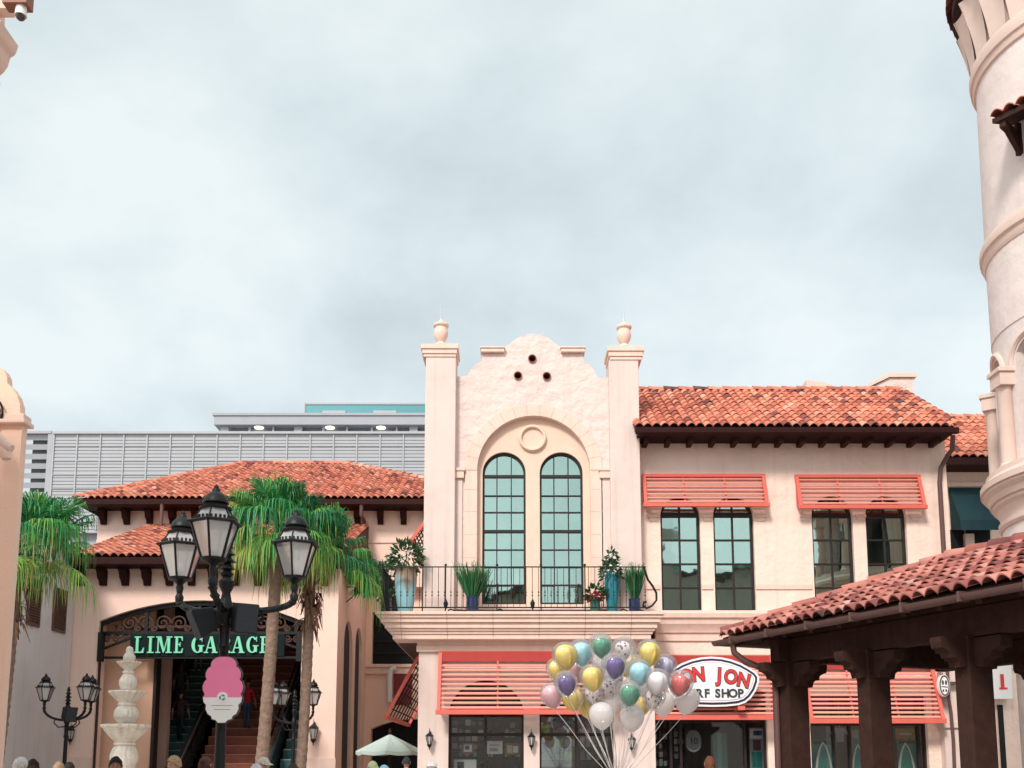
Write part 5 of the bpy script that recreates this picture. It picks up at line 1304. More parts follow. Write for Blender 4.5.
lm = bpy.data.materials.new('deck_lamp_glow'); lm.use_nodes = True; bb = lm.node_tree.nodes['Principled BSDF']; bb.inputs['Emission Color'].default_value = (1,.8,.62,1); bb.inputs['Emission Strength'].default_value = 1.2
for p in (259,330,381):
    w = MB(); c = at(p,426.3,YT+.6); w.lathe([(.02,-.18),(.30,-.14),(.36,0),(.30,.12)], (c.x,YT+.62,c.z), 12)
    w.build('deck_lamp', lm, Kg)
w = MB(); w.box(X(304.5,408,YT), X(640,408,YT), YT+.4, YT+.5, Z(413.5,YT), Z(403,YT)); w.build('glass_rail', M['tealglass'], Kg)
w = MB(); w.box(X(303,408,YT), X(304.5,408,YT), YT+.3, YT+.6, Z(413.5,YT), Z(401,YT)); w.box(X(303,408,YT), X(640,408,YT), YT+.33, YT+.58, Z(402.8,YT), Z(401,YT))
for a_, b_ in ((322,345),(373,396)): w.box(X(a_,408,YT), X(b_,408,YT), YT+.2, YT+.6, Z(413.2,YT), Z(409.5,YT))
w.build('rail_frame', M['louver'], Kg)

# ================================================================== NEAR LEFT BUILDINGS
YL = 11.0
Lf = thing('peach_building', 'near peach building with curved parapet at the left edge', 'building', (X(-60,600,YL),YL,0))
YLb = YL+.12; xr = X(24.5,470,YLb); lz = lambda p: Z(p,YLb); lx = lambda p, q=430: X(p,q,YLb)
pr = [(lx(-260),0),(xr-.02,0),(xr+.0,lz(470)),(xr,lz(427)),(lx(24.5),lz(419)),(lx(23.5),lz(408)),(lx(20),lz(399)),(lx(15),lz(392)),(lx(9.5),lz(387)),(lx(8.5),lz(380)),(lx(5.5),lz(374.5)),(lx(0),lz(370)),(lx(-15),lz(366)),(lx(-60),lz(366)),(lx(-260),lz(400))]
w = MB(); w.prism(pr, YL, YLb); w.build('wall', M['peachL'], Lf, bevel=.0)
w = MB(); w.box(lx(-200), xr+.055, YL-.07, YLb+.05, lz(428), lz(424)); w.box(lx(-200), xr+.03, YL-.04, YLb+.03, lz(424), lz(418)); w.build('string_moulding', M['peach'], Lf, bevel=.012)
w = MB(); c = at(-6,414,YL)
for rr in (.12,.085):
    w.tube([(c.x+rr*math.cos(2*PI*i/24), YL-.05, c.z+rr*1.35*math.sin(2*PI*i/24)) for i in range(25)], .012, 6)
w.beam((c.x-.03,YL-.05,c.z-.1),(c.x+.09,YL-.05,c.z+.02),.02,.02); w.build('ring_emblem', M['iron'], Lf)
w = MB(); yv = YL-.35
for k in range(2):
    w.tube([at(-20,436-18+k*10,yv), at(-4,438+k*8,yv), at(6,446+k*9,yv), at(11.5-k*5,449+k*10,yv)], [.07,.07,.06,.05], 8)
w.tube([at(-4,438,yv), at(-8,438,YL)], .05, 6)
w.build('curved_bracket', M['cast'], Lf, smooth=60)
# upper cornice poking in at the top left
YU = 7.5
Ub = thing('cornice_building', 'near building whose pink moulded cornice shows at the top left corner', 'building', (X(-120,300,YU),YU,0))
ux = lambda p, q=60: X(p,q,YU); uz = lambda p: Z(p,YU)
w = MB(); xq = X(-9,-30,YU+.3); w.box(xq-5, xq, YU+.02, YU+.28, 0, uz(-40)); w.build('wall', M['peach'], Ub)
cp = [(-30,92),(-3,92),(1,88),(3,84),(1.5,80),(2,76),(6,72),(9,67),(11,58),(15,55.5),(16.5,53),(18,46),(12,40),(6,32),(3,26),(2,10),(-30,10)]
w = MB(); w.prism([(X(p,50,YU+.3), Z(q,YU+.3)) for p, q in cp], YU, YU+.30); w.build('cornice', M['cast'], Ub)
w = MB(); w.box(ux(-40), ux(8,5), YU+.01, YU+.12, uz(7), uz(-10)); w.build('bracket_beam', M['peach'], Ub)
t = thing('security_camera', 'white dome security camera hanging at the top left corner', 'security camera', (ux(21,10),YU,uz(8)))
w = MB(); w.box(ux(6,2), ux(30,2), YU-.06, YU+.06, uz(7.5), uz(-6)); w.build('arm', mat('copper_brown',(.25,.10,.06),.5), t)
cc = at(21,12,YU); w = MB(); w.lathe([(.025,.045),(.042,.042),(.045,-.02),(.047,-.035)], cc, 16); w.build('housing', M['white'], t, smooth=40)
w = MB(); w.lathe([(.004,-.075),(.02,-.07),(.034,-.055),(.038,-.036)], cc, 16); w.build('dome', mat('smoked_dome',(.05,.03,.03),.1,spec=.7), t, smooth=60)

# ================================================================== ACROSS THE PLAZA (seen as reflections)
Op = thing('opposite_building', 'brown building behind the camera, seen only as reflections in the upper windows', 'building', (0,-34,0))
w = MB()
for a_, b_, h_ in ((-30,-8,15.5),(-8,-5.4,20.5),(-5.4,1.0,15.8),(5.5,9,18),(9,14,22.5),(14,40,17.5)): w.box(a_, b_, -44, -34, 0, h_)
w.build('wall', mat('opposite_stucco',(.48,.40,.36),.9,.1), Op)
w = MB()
for a_, b_, h_ in ((-30,-8,15.5),(-5.4,1.0,15.8),(14,40,17.5)): w.box(a_-.1, b_+.1, -44, -33.4, h_, h_+.5)
w.build('roof', M['deck'], Op)

# ================================================================== FOUNTAIN
YW = 24.0
c = at(124,760,YW); fx = c.x
Fo = thing('fountain', 'pale carved stone fountain with three tiered bowls', 'fountain', (fx,YW,0))
fz = lambda p: Z(p,YW); m_px = (X(125,700,YW)-X(124,700,YW)); rr = lambda p: p*m_px
w = MB(); w.lathe([(1.6,0),(1.6,.45),(1.65,.5),(1.45,.5),(1.4,.3),(.02,.3)], (fx,YW,0), 32); w.build('basin', M['stone'], Fo, smooth=40)
w = MB()
w.lathe([(.5,.3),(.45,.6),(rr(9),1.2),(rr(11),fz(766)),(rr(12.8),fz(761)),(rr(13.2),fz(756)),(rr(11.8),fz(750)),(rr(9.6),fz(746.5)),(rr(9),fz(745.6)),(rr(11),fz(744.6)),(rr(10.6),fz(742.6)),(rr(8),fz(742))], (fx,YW,0), 64, wave=(16,.03,(4,5,6,7))); w.build('lower_stem', M['stone'], Fo, smooth=60)
def bowl(pb, pt_, r0, r1, nm):
    w = MB(); zb_, zt_ = fz(pb), fz(pt_); h = zt_-zb_
    w.lathe([(r0*.6,zb_-.02),(r0,zb_),(r0*1.06,zb_+h*.08),(r0+(r1-r0)*.22,zb_+h*.22),(r0+(r1-r0)*.5,zb_+h*.46),(r1*.84,zb_+h*.66),(r1*.88,zb_+h*.70),(r1*.86,zb_+h*.74),(r1*.97,zb_+h*.84),(r1,zb_+h*.92),(r1*.98,zt_),(r1*.9,zt_),(r1*.8,zt_-h*.2),(.02,zt_-h*.4)], (fx,YW,0), 96, wave=(16,.045,(3,4,5,6,7,8,9,10,11)))
    w.build(nm, M['stone'], Fo, smooth=50)
bowl(742,724.5,rr(10),rr(23),'bowl')
w = MB(); w.lathe([(rr(8),fz(729)),(rr(8.2),fz(722.5)),(rr(9.6),fz(722)),(rr(9.4),fz(720.5)),(rr(11),fz(719)),(rr(11.7),fz(715)),(rr(11.2),fz(711)),(rr(8.6),fz(707)),(rr(7.6),fz(706)),(rr(8.8),fz(705)),(rr(8.4),fz(703)),(rr(6.5),fz(702.5))], (fx,YW,0), 64, wave=(16,.03,(4,5,6,7))); w.build('middle_stem', M['stone'], Fo, smooth=60)
bowl(704,691,rr(6.5),rr(17.5),'bowl')
w = MB(); w.lathe([(rr(6),fz(693)),(rr(6.2),fz(689.5)),(rr(7.4),fz(689)),(rr(7.2),fz(687.6)),(rr(8.3),fz(685.5)),(rr(8.5),fz(682.5)),(rr(7.8),fz(679)),(rr(5.4),fz(675)),(rr(4.8),fz(674)),(rr(6),fz(673)),(rr(5.6),fz(671.5)),(rr(4.4),fz(670))], (fx,YW,0), 64, wave=(14,.03,(4,5,6,7))); w.build('upper_stem', M['stone'], Fo, smooth=60)
bowl(670,661.7,rr(4.6),rr(11.6),'bowl')
w = MB(); w.lathe([(rr(4),fz(664)),(rr(6),fz(659)),(rr(5.8),fz(656)),(rr(3.4),fz(652.5)),(rr(3.6),fz(650)),(rr(2.8),fz(647.5)),(.01,fz(646.3))], (fx,YW,0), 20); w.build('finial', M['stone'], Fo, smooth=60)

# ================================================================== STREET LAMPS
def lantern(root, c, k):
    """six-sided lantern standing on point c"""
    c = Vector(c); b = MB(); P6 = PI/6; VZ = .885
    def sq(m_):
        for v_ in m_.v:
            h_ = v_.z-c.z
            if h_ > 0: v_.z = c.z+(h_*.82 if h_ < .5*k else .41*k+(h_-.5*k)*.98)
    b.lathe([(.05*k,-.30*k),(.055*k,-.24*k),(.035*k,-.2*k),(.05*k,-.12*k),(.04*k,-.08*k),(.075*k,-.04*k),(.15*k,-.02*k),(.155*k,.012*k)], c, 12)
    for i in range(6):
        a_ = PI*i/3+P6; d = Vector((math.cos(a_),math.sin(a_),0))
        b.beam(c+d*.142*k, c+d*.272*k+K*.50*k, .022*k, .022*k, (d.y,-d.x,0))
        a2 = a_+PI/3; d2 = Vector((math.cos(a2),math.sin(a2),0))
    b.lathe([(.265*k,.495*k),(.315*k,.50*k),(.325*k,.515*k),(.31*k,.53*k),(.25*k,.535*k)], c, 6, rot=P6)
    for i in range(30):
        a_ = 2*PI*i/30; rr_ = .24*k; b.box(c.x+rr_*math.cos(a_)-.012*k, c.x+rr_*math.cos(a_)+.012*k, c.y+rr_*math.sin(a_)-.012*k, c.y+rr_*math.sin(a_)+.012*k, c.z+.532*k, c.z+.575*k)
    for i in range(6):
        a_ = PI*i/3+P6; d = Vector((math.cos(a_),math.sin(a_),0)); b.beam(c+d*.245*k+K*.54*k, c+d*.165*k+K*.68*k, .016*k, .016*k, (d.y,-d.x,0))
    b.lathe([(.15*k,.675*k),(.185*k,.68*k),(.19*k,.70*k),(.15*k,.715*k),(.125*k,.745*k),(.15*k,.755*k),(.15*k,.775*k),(.12*k,.84*k),(.075*k,.885*k),(.05*k,.895*k),(.045*k,.93*k),(.03*k,.94*k),(.03*k,.96*k),(.008*k,.99*k)], c, 16)
    sq(b); ln = b.build('lantern', M['iron'], root, smooth=35)
    g_ = MB(); g_.lathe([(.138*k,.01*k),(.266*k,.498*k)], c, 6, rot=P6); g_.f = g_.f[:-2]; g_.m = g_.m[:-2]; g_.a = g_.a[:-2]
    g2 = MB(); g2.lathe([(.238*k,.54*k),(.16*k,.678*k)], c, 6, rot=P6); g_.add(g2.v, g2.f[:-2])
    sq(g_); g_.build('glass', M['lampglass'], ln)
    u_ = MB(); u_.lathe([(.035*k,.0),(.035*k,.12*k)], c, 10); sq(u_); u_.build('lamp_holder', mat('grey_socket',(.25,.25,.26),.5), ln)
    u_ = MB(); u_.lathe([(.03*k,.12*k),(.05*k,.18*k),(.052*k,.24*k),(.03*k,.30*k),(.005*k,.31*k)], c, 12); sq(u_); u_.build('bulb', M['bulb'], ln, smooth=60)
def street_lamp(label, loc, k, zbase, arms, zarm, ztopf, speakers=True, grp='three armed street lamps'):
    t = thing('street_lamp', label, 'street lamp', loc, grp); o = Vector(loc)
    b = MB(); b.lathe([(.28*k,0),(.28*k,.15),(.2*k,.2),(.2*k,.5),(.13*k,.6),(.09*k,.7),(.075*k,1.0),(.06*k,2.2),(.055*k,zarm-.5),(.085*k,zarm-.45),(.06*k,zarm-.4),(.07*k,zarm-.1),(.10*k,zarm-.05),(.10*k,zarm+.05),(.07*k,zarm+.12),(.05*k,zarm+.22),(.09*k,zarm+.3),(.10*k,zarm+.36),(.05*k,zarm+.42)], o, 16)
    H = ztopf-zarm-.42
    pr = [(.05*k,0)]
    for i in range(5): q = i/5; pr += [((.05+.06*math.sin(PI*(q+.1)))*k, H*(q+.02)), ((.085*(1-q*.6))*k, H*(q+.09)), ((.04)*k, H*(q+.17))]
    pr += [(.03*k,H*.98),(.005,H*1.03)]
    b.lathe([(r_, z_+zarm+.42) for r_, z_ in pr], o, 12)
    b.build('post', M['iron'], t, smooth=40)
    for ang, rad_ in arms:
        d = Vector((math.cos(R(ang)),math.sin(R(ang)),0)); lc = o+d*rad_+K*zbase
        a_ = MB(); top = lc-K*.28*k
        pts = []
        for i in range(13):
            f_ = i/12; q = PI/2*f_
            pts.append(o+d*(.05+(rad_-.05)*math.sin(q))+K*(zarm+ (top.z-zarm)*(1-math.cos(q))))
        a_.tube(pts, [.042*k]*13, 8)
        for i in (4,7,10): a_.lathe([(.04*k,-.03*k),(.062*k,0),(.04*k,.03*k)], pts[i], 10)
        side = o+d*rad_*.6+K*(zarm+.02); a_.tube([o+d*.05+K*(zarm-.18), o+d*rad_*.35+K*(zarm-.2), o+d*rad_*.55+K*(zarm-.08), o+d*rad_*.5+K*(zarm+.04)], .022*k, 6)
        a_.build('arm', M['iron'], t, smooth=45)
        lantern(t, lc, k)
    return t
lp = at(226,600,12.5); zl = 3.98
street_lamp('large three armed black lamp in front, nearest the camera, pink sign on its post', (lp.x,12.5,0), 1.0, zl, [(-85,.84),(24,.84),(149,.84)], 3.5, Z(541,12.5))
def speaker(label, c, ax, tilt, s):
    c = Vector(c); t = thing('loudspeaker', label, 'loudspeaker', c); ax = Vector(ax).normalized(); sd = Vector((-ax.y,ax.x,0)).normalized(); up = ax.cross(sd); up = up if up.z > 0 else -up
    b = MB(); n_ = 5; vs = []
    for dp, sc in ((-.5,.72),(.5,1.0)):
        for i, (p, q) in enumerate(((-1,-1),(1,-1),(1,1),(-1,1))): vs.append(c+ax*dp*s*.9+sd*p*s*.5*sc+up*q*s*.62*sc)
    b.add(vs, [(0,1,2,3),(4,7,6,5),(0,4,5,1),(1,5,6,2),(2,6,7,3),(3,7,4,0)]); b.build('cabinet', mat('speaker_black',(.010,.012,.016),.5,.2), t, bevel=.02)
    b = MB(); b.obox(c+ax*(s*.45+.004), ax*.006, sd*s*.44, up*s*.56); b.build('grille', mat('speaker_grille',(.035,.042,.05),.6,.2,40,.004,200), t, bevel=.004)
    b = MB(); b.tube([c-ax*s*.45, c-ax*s*.7+K*.02], .03, 6); b.build('mount', M['iron'], t)
speaker('dark loudspeaker on the lamp post tilted down towards the left', (lp.x-.23,12.42,Z(621,12.4)), (-.75,-.45,-.38), 0, .30)
speaker('dark loudspeaker on the lamp post under the right lantern arm', (lp.x+.24,12.42,Z(618,12.4)), (.55,-.80,-.14), 0, .30)
# candy shaped hanging sign
ysn = 12.25; c = at(223,690,ysn); um = X(224,690,ysn)-X(223,690,ysn)
t = thing('candy_sign', 'pink and white candy cone shaped sign with a round badge on the big lamp post', 'sign', (c.x,ysn,c.z))
hl = [(0,33.3),(4,33.2),(7.5,32.4),(10.8,30),(12.8,26.5),(12.6,23.6),(15.4,21.6),(17.6,17.5),(17.6,13.4),(16.4,10.6),(18.6,8.2),(20.3,3.5),(19.6,-1),(17.8,-4.2),(19.3,-8),(18.6,-12.2),(16.0,-15),(16.4,-19),(14,-24),(10.6,-26),(9.8,-29),(6.2,-29.8),(3.4,-32.6),(0,-32.6)]
hl = [(x_, z_+0) for x_, z_ in hl]
out_ = ([(x_, z_) for x_, z_ in hl] + [(-x_, z_) for x_, z_ in hl[::-1][1:-1]])[::-1]
b = MB(); b.prism([(c.x+x_*um*1.05, c.z+z_*um*1.03) for x_, z_ in out_], ysn, ysn+.05); b.build('backing', M['charcoal'], t)
cut = -7.5
upper = [(x_, z_) for x_, z_ in out_ if z_ > cut]; lower = [(x_, z_) for x_, z_ in out_ if z_ <= cut]
def ordered(pts, flip): return sorted(pts, key=lambda p: math.atan2(p[1]-(13 if not flip else -18), p[0]))
up_ = ordered(upper+[(19.6,cut),(-19.6,cut)], 0); lo_ = ordered(lower+[(19.6,cut),(-19.6,cut)], 1)
b = MB(); b.prism([(c.x+x_*um, c.z+z_*um) for x_, z_ in up_], ysn-.012, ysn-.002); b.build('pink_top', M['pink'], t)
b = MB(); b.prism([(c.x+x_*um, c.z+z_*um) for x_, z_ in lo_], ysn-.012, ysn-.002); b.build('white_base', M['signwhite'], t)
cir = lambda r_, dz=-7.5, n_=24: [(c.x+r_*um*math.cos(2*PI*i/n_), c.z+(dz+r_*math.sin(2*PI*i/n_))*um) for i in range(n_)]
b = MB(); b.prism(cir(5.6), ysn-.016, ysn-.0125); b.build('badge', M['signwhite'], t)
b = MB()
for k in range(3):
    a_ = 2*PI*k/3+.4; pts = [(c.x+um*3.0*math.cos(a_+q*.28)*1.0, c.z+um*(-7.5+3.0*math.sin(a_+q*.28))) for q in range(6)]
    inn = [(c.x+um*1.7*math.cos(a_+q*.28+.25), c.z+um*(-7.5+1.7*math.sin(a_+q*.28+.25))) for q in range(6)][::-1]
    b.prism(pts+inn, ysn-.02-.001*k, ysn-.0165)
b.build('swirl', mat('teal_ink',(.02,.22,.25),.5), t)
b = MB()
for k, (wd, dz) in enumerate(((11,-15.5),(8,-19.5))): b.box(c.x-wd*um, c.x+wd*um, ysn-.014, ysn-.0125, c.z+(dz-.35)*um, c.z+(dz+.35)*um)
b.build('small_print', M['concrete'], t)
b = MB(); b.box(c.x-.03, c.x+.03, ysn+.05, 12.45, c.z+.1, c.z+.16); b.box(c.x-.03, c.x+.03, ysn+.05, 12.45, c.z-.2, c.z-.14); b.build('clamp', M['iron'], t)
l2 = at(67,720,28.5); street_lamp('small distant three armed lamp by the grey wall, left of the fountain', (l2.x,28.5,0), .84, 3.34, [(188,.62),(-20,.60),(40,.62)], 2.8, Z(687,28.5))
b = MB()
speaker('dark box loudspeaker under the small lamp left of the fountain', (l2.x+.12,28.3,Z(713.5,28.3)), (.75,-.6,-.25), 0, .34)
l3 = at(294,720,29.5); street_lamp('small distant three armed lamp half hidden by the right palm trunk', (l3.x,29.5,0), .82, 3.28, [(-5,.55),(185,.6),(140,.55)], 2.75, Z(690,29.5))

# ================================================================== PALMS
def palm(label, base, top, r0, r1, crown, n, fr, seed, skirt=True, bias=None, sk_=(.1,1.15)):
    rng = random.Random(seed); base = Vector(base); top = Vector(top)
    t = thing('palm_tree', label, 'palm tree', base)
    b = MB(); pts = []; rs = []
    for i in range(91):
        f_ = i/90; p = base.lerp(top, f_); p.x += .03*math.sin(f_*PI*1.3); pts.append(p); rs.append((r0+(r1-r0)*f_)*(1+.07*(i % 3 == 0)+rng.uniform(-.03,.03))*(1.25-.25*min(1,f_*8)))
    b.tube(pts, rs, 12); b.build('trunk', M['bark'], t, smooth=60)
    if skirt:
        b = MB()
        for _ in range(95):
            a_ = rng.uniform(0,2*PI); d = Vector((math.cos(a_),math.sin(a_),0)); h = rng.uniform(*sk_); p = base.lerp(top, max(0,1-h/(top.z-base.z)))+d*r1*.8
            L = rng.uniform(.15,.45); sd = Vector((-d.y,d.x,0))*rng.uniform(.02,.05)
            q = p+d*rng.uniform(.05,.2)+K*rng.uniform(-.1,.2); e_ = q+d*rng.uniform(-.05,.18)-K*L
            b.add([p-sd,p+sd,q+sd,q-sd,e_+sd*.3,e_-sd*.3], [(0,1,2,3),(3,2,4,5)], 0, rng.random())
        b.build('dead_skirt', M['barkdark'], t)
    fm = MB(); C0 = Vector(crown)
    for i in range(n):
        el = rng.uniform(-.55,1.25) if i > 6 else rng.uniform(1.0,1.4)
        a_ = i*2.399+rng.uniform(-.3,.3)
        d = Vector((math.cos(a_)*math.cos(el), math.sin(a_)*math.cos(el), math.sin(el)))
        if bias is not None and d.dot(Vector(bias)) < -.25: continue
        pl = fr*rng.uniform(.65,1.05)*(.75+.25*math.cos(el)); tone = min(1,max(0,.5+.45*(-math.sin(el)*-.3)+rng.gauss(.05,.2)))
        if el < -.25: tone = rng.uniform(.0,.45)
        p0 = C0-K*.1; p1 = p0+d*pl*.55; p2 = p0+d*pl-K*.10*pl
        sd = d.cross(K).normalized() if abs(d.z) < .98 else Vector((1,0,0))
        fm.add([p0-sd*.025,p0+sd*.025,p1+sd*.02,p1-sd*.02,p2+sd*.012,p2-sd*.012], [(0,1,2,3),(3,2,4,5)], 0, min(tone,.3))
        bn = sd.cross(d).normalized(); ns = 40; BL = fr*rng.uniform(.60,.82)
        for k in range(ns):
            th_ = (k/(ns-1)-.5)*R(235)+rng.uniform(-.03,.03); u_ = (d*math.cos(th_)+sd*math.sin(th_)).normalized()
            l1 = BL*(.60+.40*math.cos(th_*.6))*rng.uniform(.85,1.08); fold = bn*(.09*abs(math.sin(th_)))
            q1 = p2+u_*l1*.5+fold*.6-K*.03; hang = rng.uniform(.75,1.7)*(.38 if el > .55 else 1)
            jit = Vector((rng.uniform(-.04,.04),rng.uniform(-.04,.04),0))*l1
            q2 = q1+u_*l1*.26-K*l1*.16*hang+jit*.4; q3 = q2+u_*l1*.09-K*l1*.40*hang+jit; q4 = q3+jit-K*l1*.40*hang*rng.uniform(.4,1.2)
            sw = (u_.cross(bn)).normalized()*BL*.021; tw = bn*BL*.010*rng.uniform(-1,1)
            tt_ = min(1,max(0,tone+rng.uniform(-.26,.26))); o_ = len(fm.v)
            fm.add([p2, p2+u_*.01, q1+sw+tw, q1-sw-tw, q2+sw*.85-tw, q2-sw*.85+tw, q3+sw*.5, q3-sw*.5], [(0,1,2,3),(3,2,4,5),(5,4,6,7)], 0, tt_)
            fm.add([q3+sw*.5, q3-sw*.5, q4-sw*.1, q4+sw*.1], [(0,1,2,3)], 0, tt_ if rng.random() > .35 else rng.uniform(0,.16))
    fm.build('crown', M['frond'], t)
    return t
ypa, ypb = 22.5, 23.5
pa0 = at(262,768,ypa); pa1 = at(279,545,ypa)
palm('tall palm whose lighter trunk stands right of the pink sign', (pa0.x-.12,ypa,0), (pa1.x,ypa,pa1.z), .145,.125, at(279,521,ypa), 56, .98, 71, False)
pb0 = at(297.5,768,ypb); pb1 = at(313,556,ypb)
palm('shorter palm with shaggy brown dead skirt beside the tall palm', (pb0.x,ypb,0), (pb1.x,ypb,pb1.z), .125,.115, at(324,548,ypb), 38, .93, 72, True, None, (.7,1.7))
ypc = 21.0; pc1 = at(17,572,ypc)
palm('palm at far left leaning out from behind the peach wall', (pc1.x-.3,ypc,0), (pc1.x,ypc,pc1.z), .16,.15, at(34,539,ypc), 42, 1.0, 73, True)
# dark shrub left of balcony
ysb = 33.0; t = thing('shrub', 'dark green fan leaved shrub hanging beside the balcony corner', 'shrub', (gx1+.5,ysb,Z(600,ysb)))
rng = random.Random(77); fm = MB(); Cs = Vector((gx1+.62,ysb,Z(584,ysb)))
for i in range(26):
    a_ = rng.uniform(0,2*PI); el = rng.uniform(-.6,.9); d = Vector((math.cos(a_)*math.cos(el), math.sin(a_)*math.cos(el)*.5, math.sin(el))); sd = d.cross(K).normalized(); bn = sd.cross(d)
    p2 = Cs+d*rng.uniform(.3,.8)
    fm.add([Cs-sd*.02, Cs+sd*.02, p2+sd*.01, p2-sd*.01], [(0,1,2,3)], 0, .6)
    for k in range(20):
        th_ = (k/19-.5)*R(210); u_ = d*math.cos(th_)+sd*math.sin(th_); L = .62*(.6+.4*math.cos(th_*.6)); sw = u_.cross(bn).normalized()*.028
        q1 = p2+u_*L*.6; q2 = p2+u_*L-K*L*.25
        fm.add([p2, q1+sw, q1-sw, q2], [(0,1,2),(1,3,2)], 0, rng.uniform(.7,1))
fm.build('foliage', M['frond'], t)
b = MB(); b.lathe([(.05,-.42),(.2,-.3),(.3,-.02),(.32,.0),(.28,.0)], Cs, 14); b.build('basket', M['barkdark'], t)
b = MB(); b.beam((gx1,ysb,Cs.z-.1),(Cs.x,ysb,Cs.z-.1),.04,.04); b.beam((gx1,ysb,Cs.z-.6),(Cs.x-.1,ysb,Cs.z-.14),.03,.03); b.build('bracket', M['iron'], t)

# ================================================================== BALLOONS
YBL = 16.0
knot = at(617.5,785,YBL)
bal_clear = clear('balloon_skin', (.985,.985,.99), (.88,.85,.86), .15, .05, .04)
bal_white = clear('balloon_skin_milky', (.98,.97,.97), (.95,.90,.89), .80, .05, .05)
BC = {'yellow':(.86,.64,.13),'blue':(.36,.70,.78),'green':(.01,.26,.14),'purple':(.065,.015,.21),'pink':(.82,.45,.50),'lavender':(.50,.44,.66),'white':(.84,.80,.82),'red':(.62,.05,.04),'patterned':(.45,.32,.33)}
BM = {k: mat('balloon_'+k, v, .35, .05, 6, spec=.4) for k, v in BC.items()}
def pattern_mat():
    m = mat('printed_film', (.74,.66,.65), .5, .1, 4)
    nt = m.node_tree; N = nt.nodes; L = nt.links; b = N['Principled BSDF']
    tc = N.new('ShaderNodeTexCoord'); v = N.new('ShaderNodeTexVoronoi'); v.inputs['Scale'].default_value = 16; L.new(tc.outputs['Object'], v.inputs['Vector'])
    cr = N.new('ShaderNodeValToRGB'); cr.color_ramp.elements[0].position = .28; cr.color_ramp.elements[0].color = (.16,.07,.09,1); cr.color_ramp.elements[1].position = .38; cr.color_ramp.elements[1].color = (.74,.66,.65,1)
    L.new(v.outputs['Distance'], cr.inputs[0]); L.new(cr.outputs[0], b.inputs['Base Color']); return m
BM['patterned'] = pattern_mat()
balls = [
 (565,656,12,'yellow',0,'clear balloon holding a yellow balloon at the upper left of the bunch'),
 (580.5,653,12,'blue',.3,'clear balloon holding a pale blue balloon near the upper left of the bunch'),
 (600.4,646.5,11.7,'green',-.2,'clear balloon holding a dark green balloon, topmost of the bunch'),
 (624,650,11.5,'patterned',.2,'clear balloon with a small maroon speckled balloon at the top right of the green one'),
 (648.3,653,11.5,'yellow',.1,'clear balloon holding a yellow balloon at the upper right of the bunch'),
 (557,670,10.5,'yellow',.5,'clear balloon with a yellow balloon at the left rim above the pink one'),
 (551.7,695.6,11,'pink',0,'pale pink balloon at the far left of the bunch'),
 (566,684,11.5,'purple',-.4,'clear balloon with a small deep purple balloon at the left of the bunch'),
 (573,698,11,'yellow',.3,'yellow filled balloon just right of the pink one'),
 (588.5,706,11,'yellow',.6,'yellow filled balloon low in the bunch beside the white one'),
 (591.5,678,11.5,'yellow',-.6,'clear balloon with yellow inside in the middle of the bunch'),
 (614,666.6,12,'purple',-.7,'clear balloon with a large violet balloon in the middle of the bunch'),
 (638.7,673,12,'blue',-.2,'clear balloon with a pale blue balloon right of the violet one'),
 (665,667,11,'lavender',.4,'clear balloon with a lavender balloon at the right of the bunch'),
 (658,682,11.5,'white',-.5,'clear whitish balloon in front at the right of the bunch'),
 (628,694,12,'green',-.7,'clear balloon with a dark green balloon low in the middle of the bunch'),
 (609.5,688,11,'patterned',.5,'clear balloon with dark speckled print left of the low green one'),
 (592,694,10.5,'patterned',.4,'clear balloon with speckled print between yellow balloons'),
 (601.5,716,11.5,None,-.8,'milky white balloon hanging lowest at the left of the bunch'),
 (632,718,11.5,None,-.3,'milky white balloon hanging lowest in front of the pier lantern'),
 (653.5,697,11.5,'patterned',-.3,'clear balloon with speckled print at the lower right of the bunch'),
 (663.5,704,10.5,None,.3,'milky balloon behind the speckled one at the lower right'),
 (680.5,684,12,'red',-.2,'clear balloon with a red banded shape at the right of the bunch'),
 (687,701,11.5,None,.2,'milky white balloon at the far right in front of the shop sign'),
 (612,703,11,None,.6,'milky balloon behind the low green balloon'),
 (645,684,11,'white',.7,'clear pale balloon behind the blue one'),
 (577,670,11,'pink',.8,'pink balloon behind the upper left yellow balloons'),
 (612,678,11,'lavender',1.0,'clear lilac balloon behind the large violet one'),
 (627,664,11,'yellow',.9,'clear balloon with yellow inside behind and right of the large violet one'),
 (640,704,11,'yellow',.8,'clear balloon with yellow inside behind the milky ones at the bottom'),
 (602,660,11,'white',1.1,'clear pale balloon just below the topmost green one'),
]
prof_b = [(.02,-1.2),(.12,-1.15),(.34,-1.02),(.62,-.78),(.86,-.42),(.985,-.05),(1,.22),(.93,.56),(.74,.85),(.45,1.03),(.2,1.1),(.02,1.12)]
def smoothprof(pr, n):
    out = []
    for i in range(len(pr)-1):
        for k in range(n): f_ = k/n; out.append((pr[i][0]+(pr[i+1][0]-pr[i][0])*f_, pr[i][1]+(pr[i+1][1]-pr[i][1])*f_))
    return out+[pr[-1]]
rb = random.Random(5)
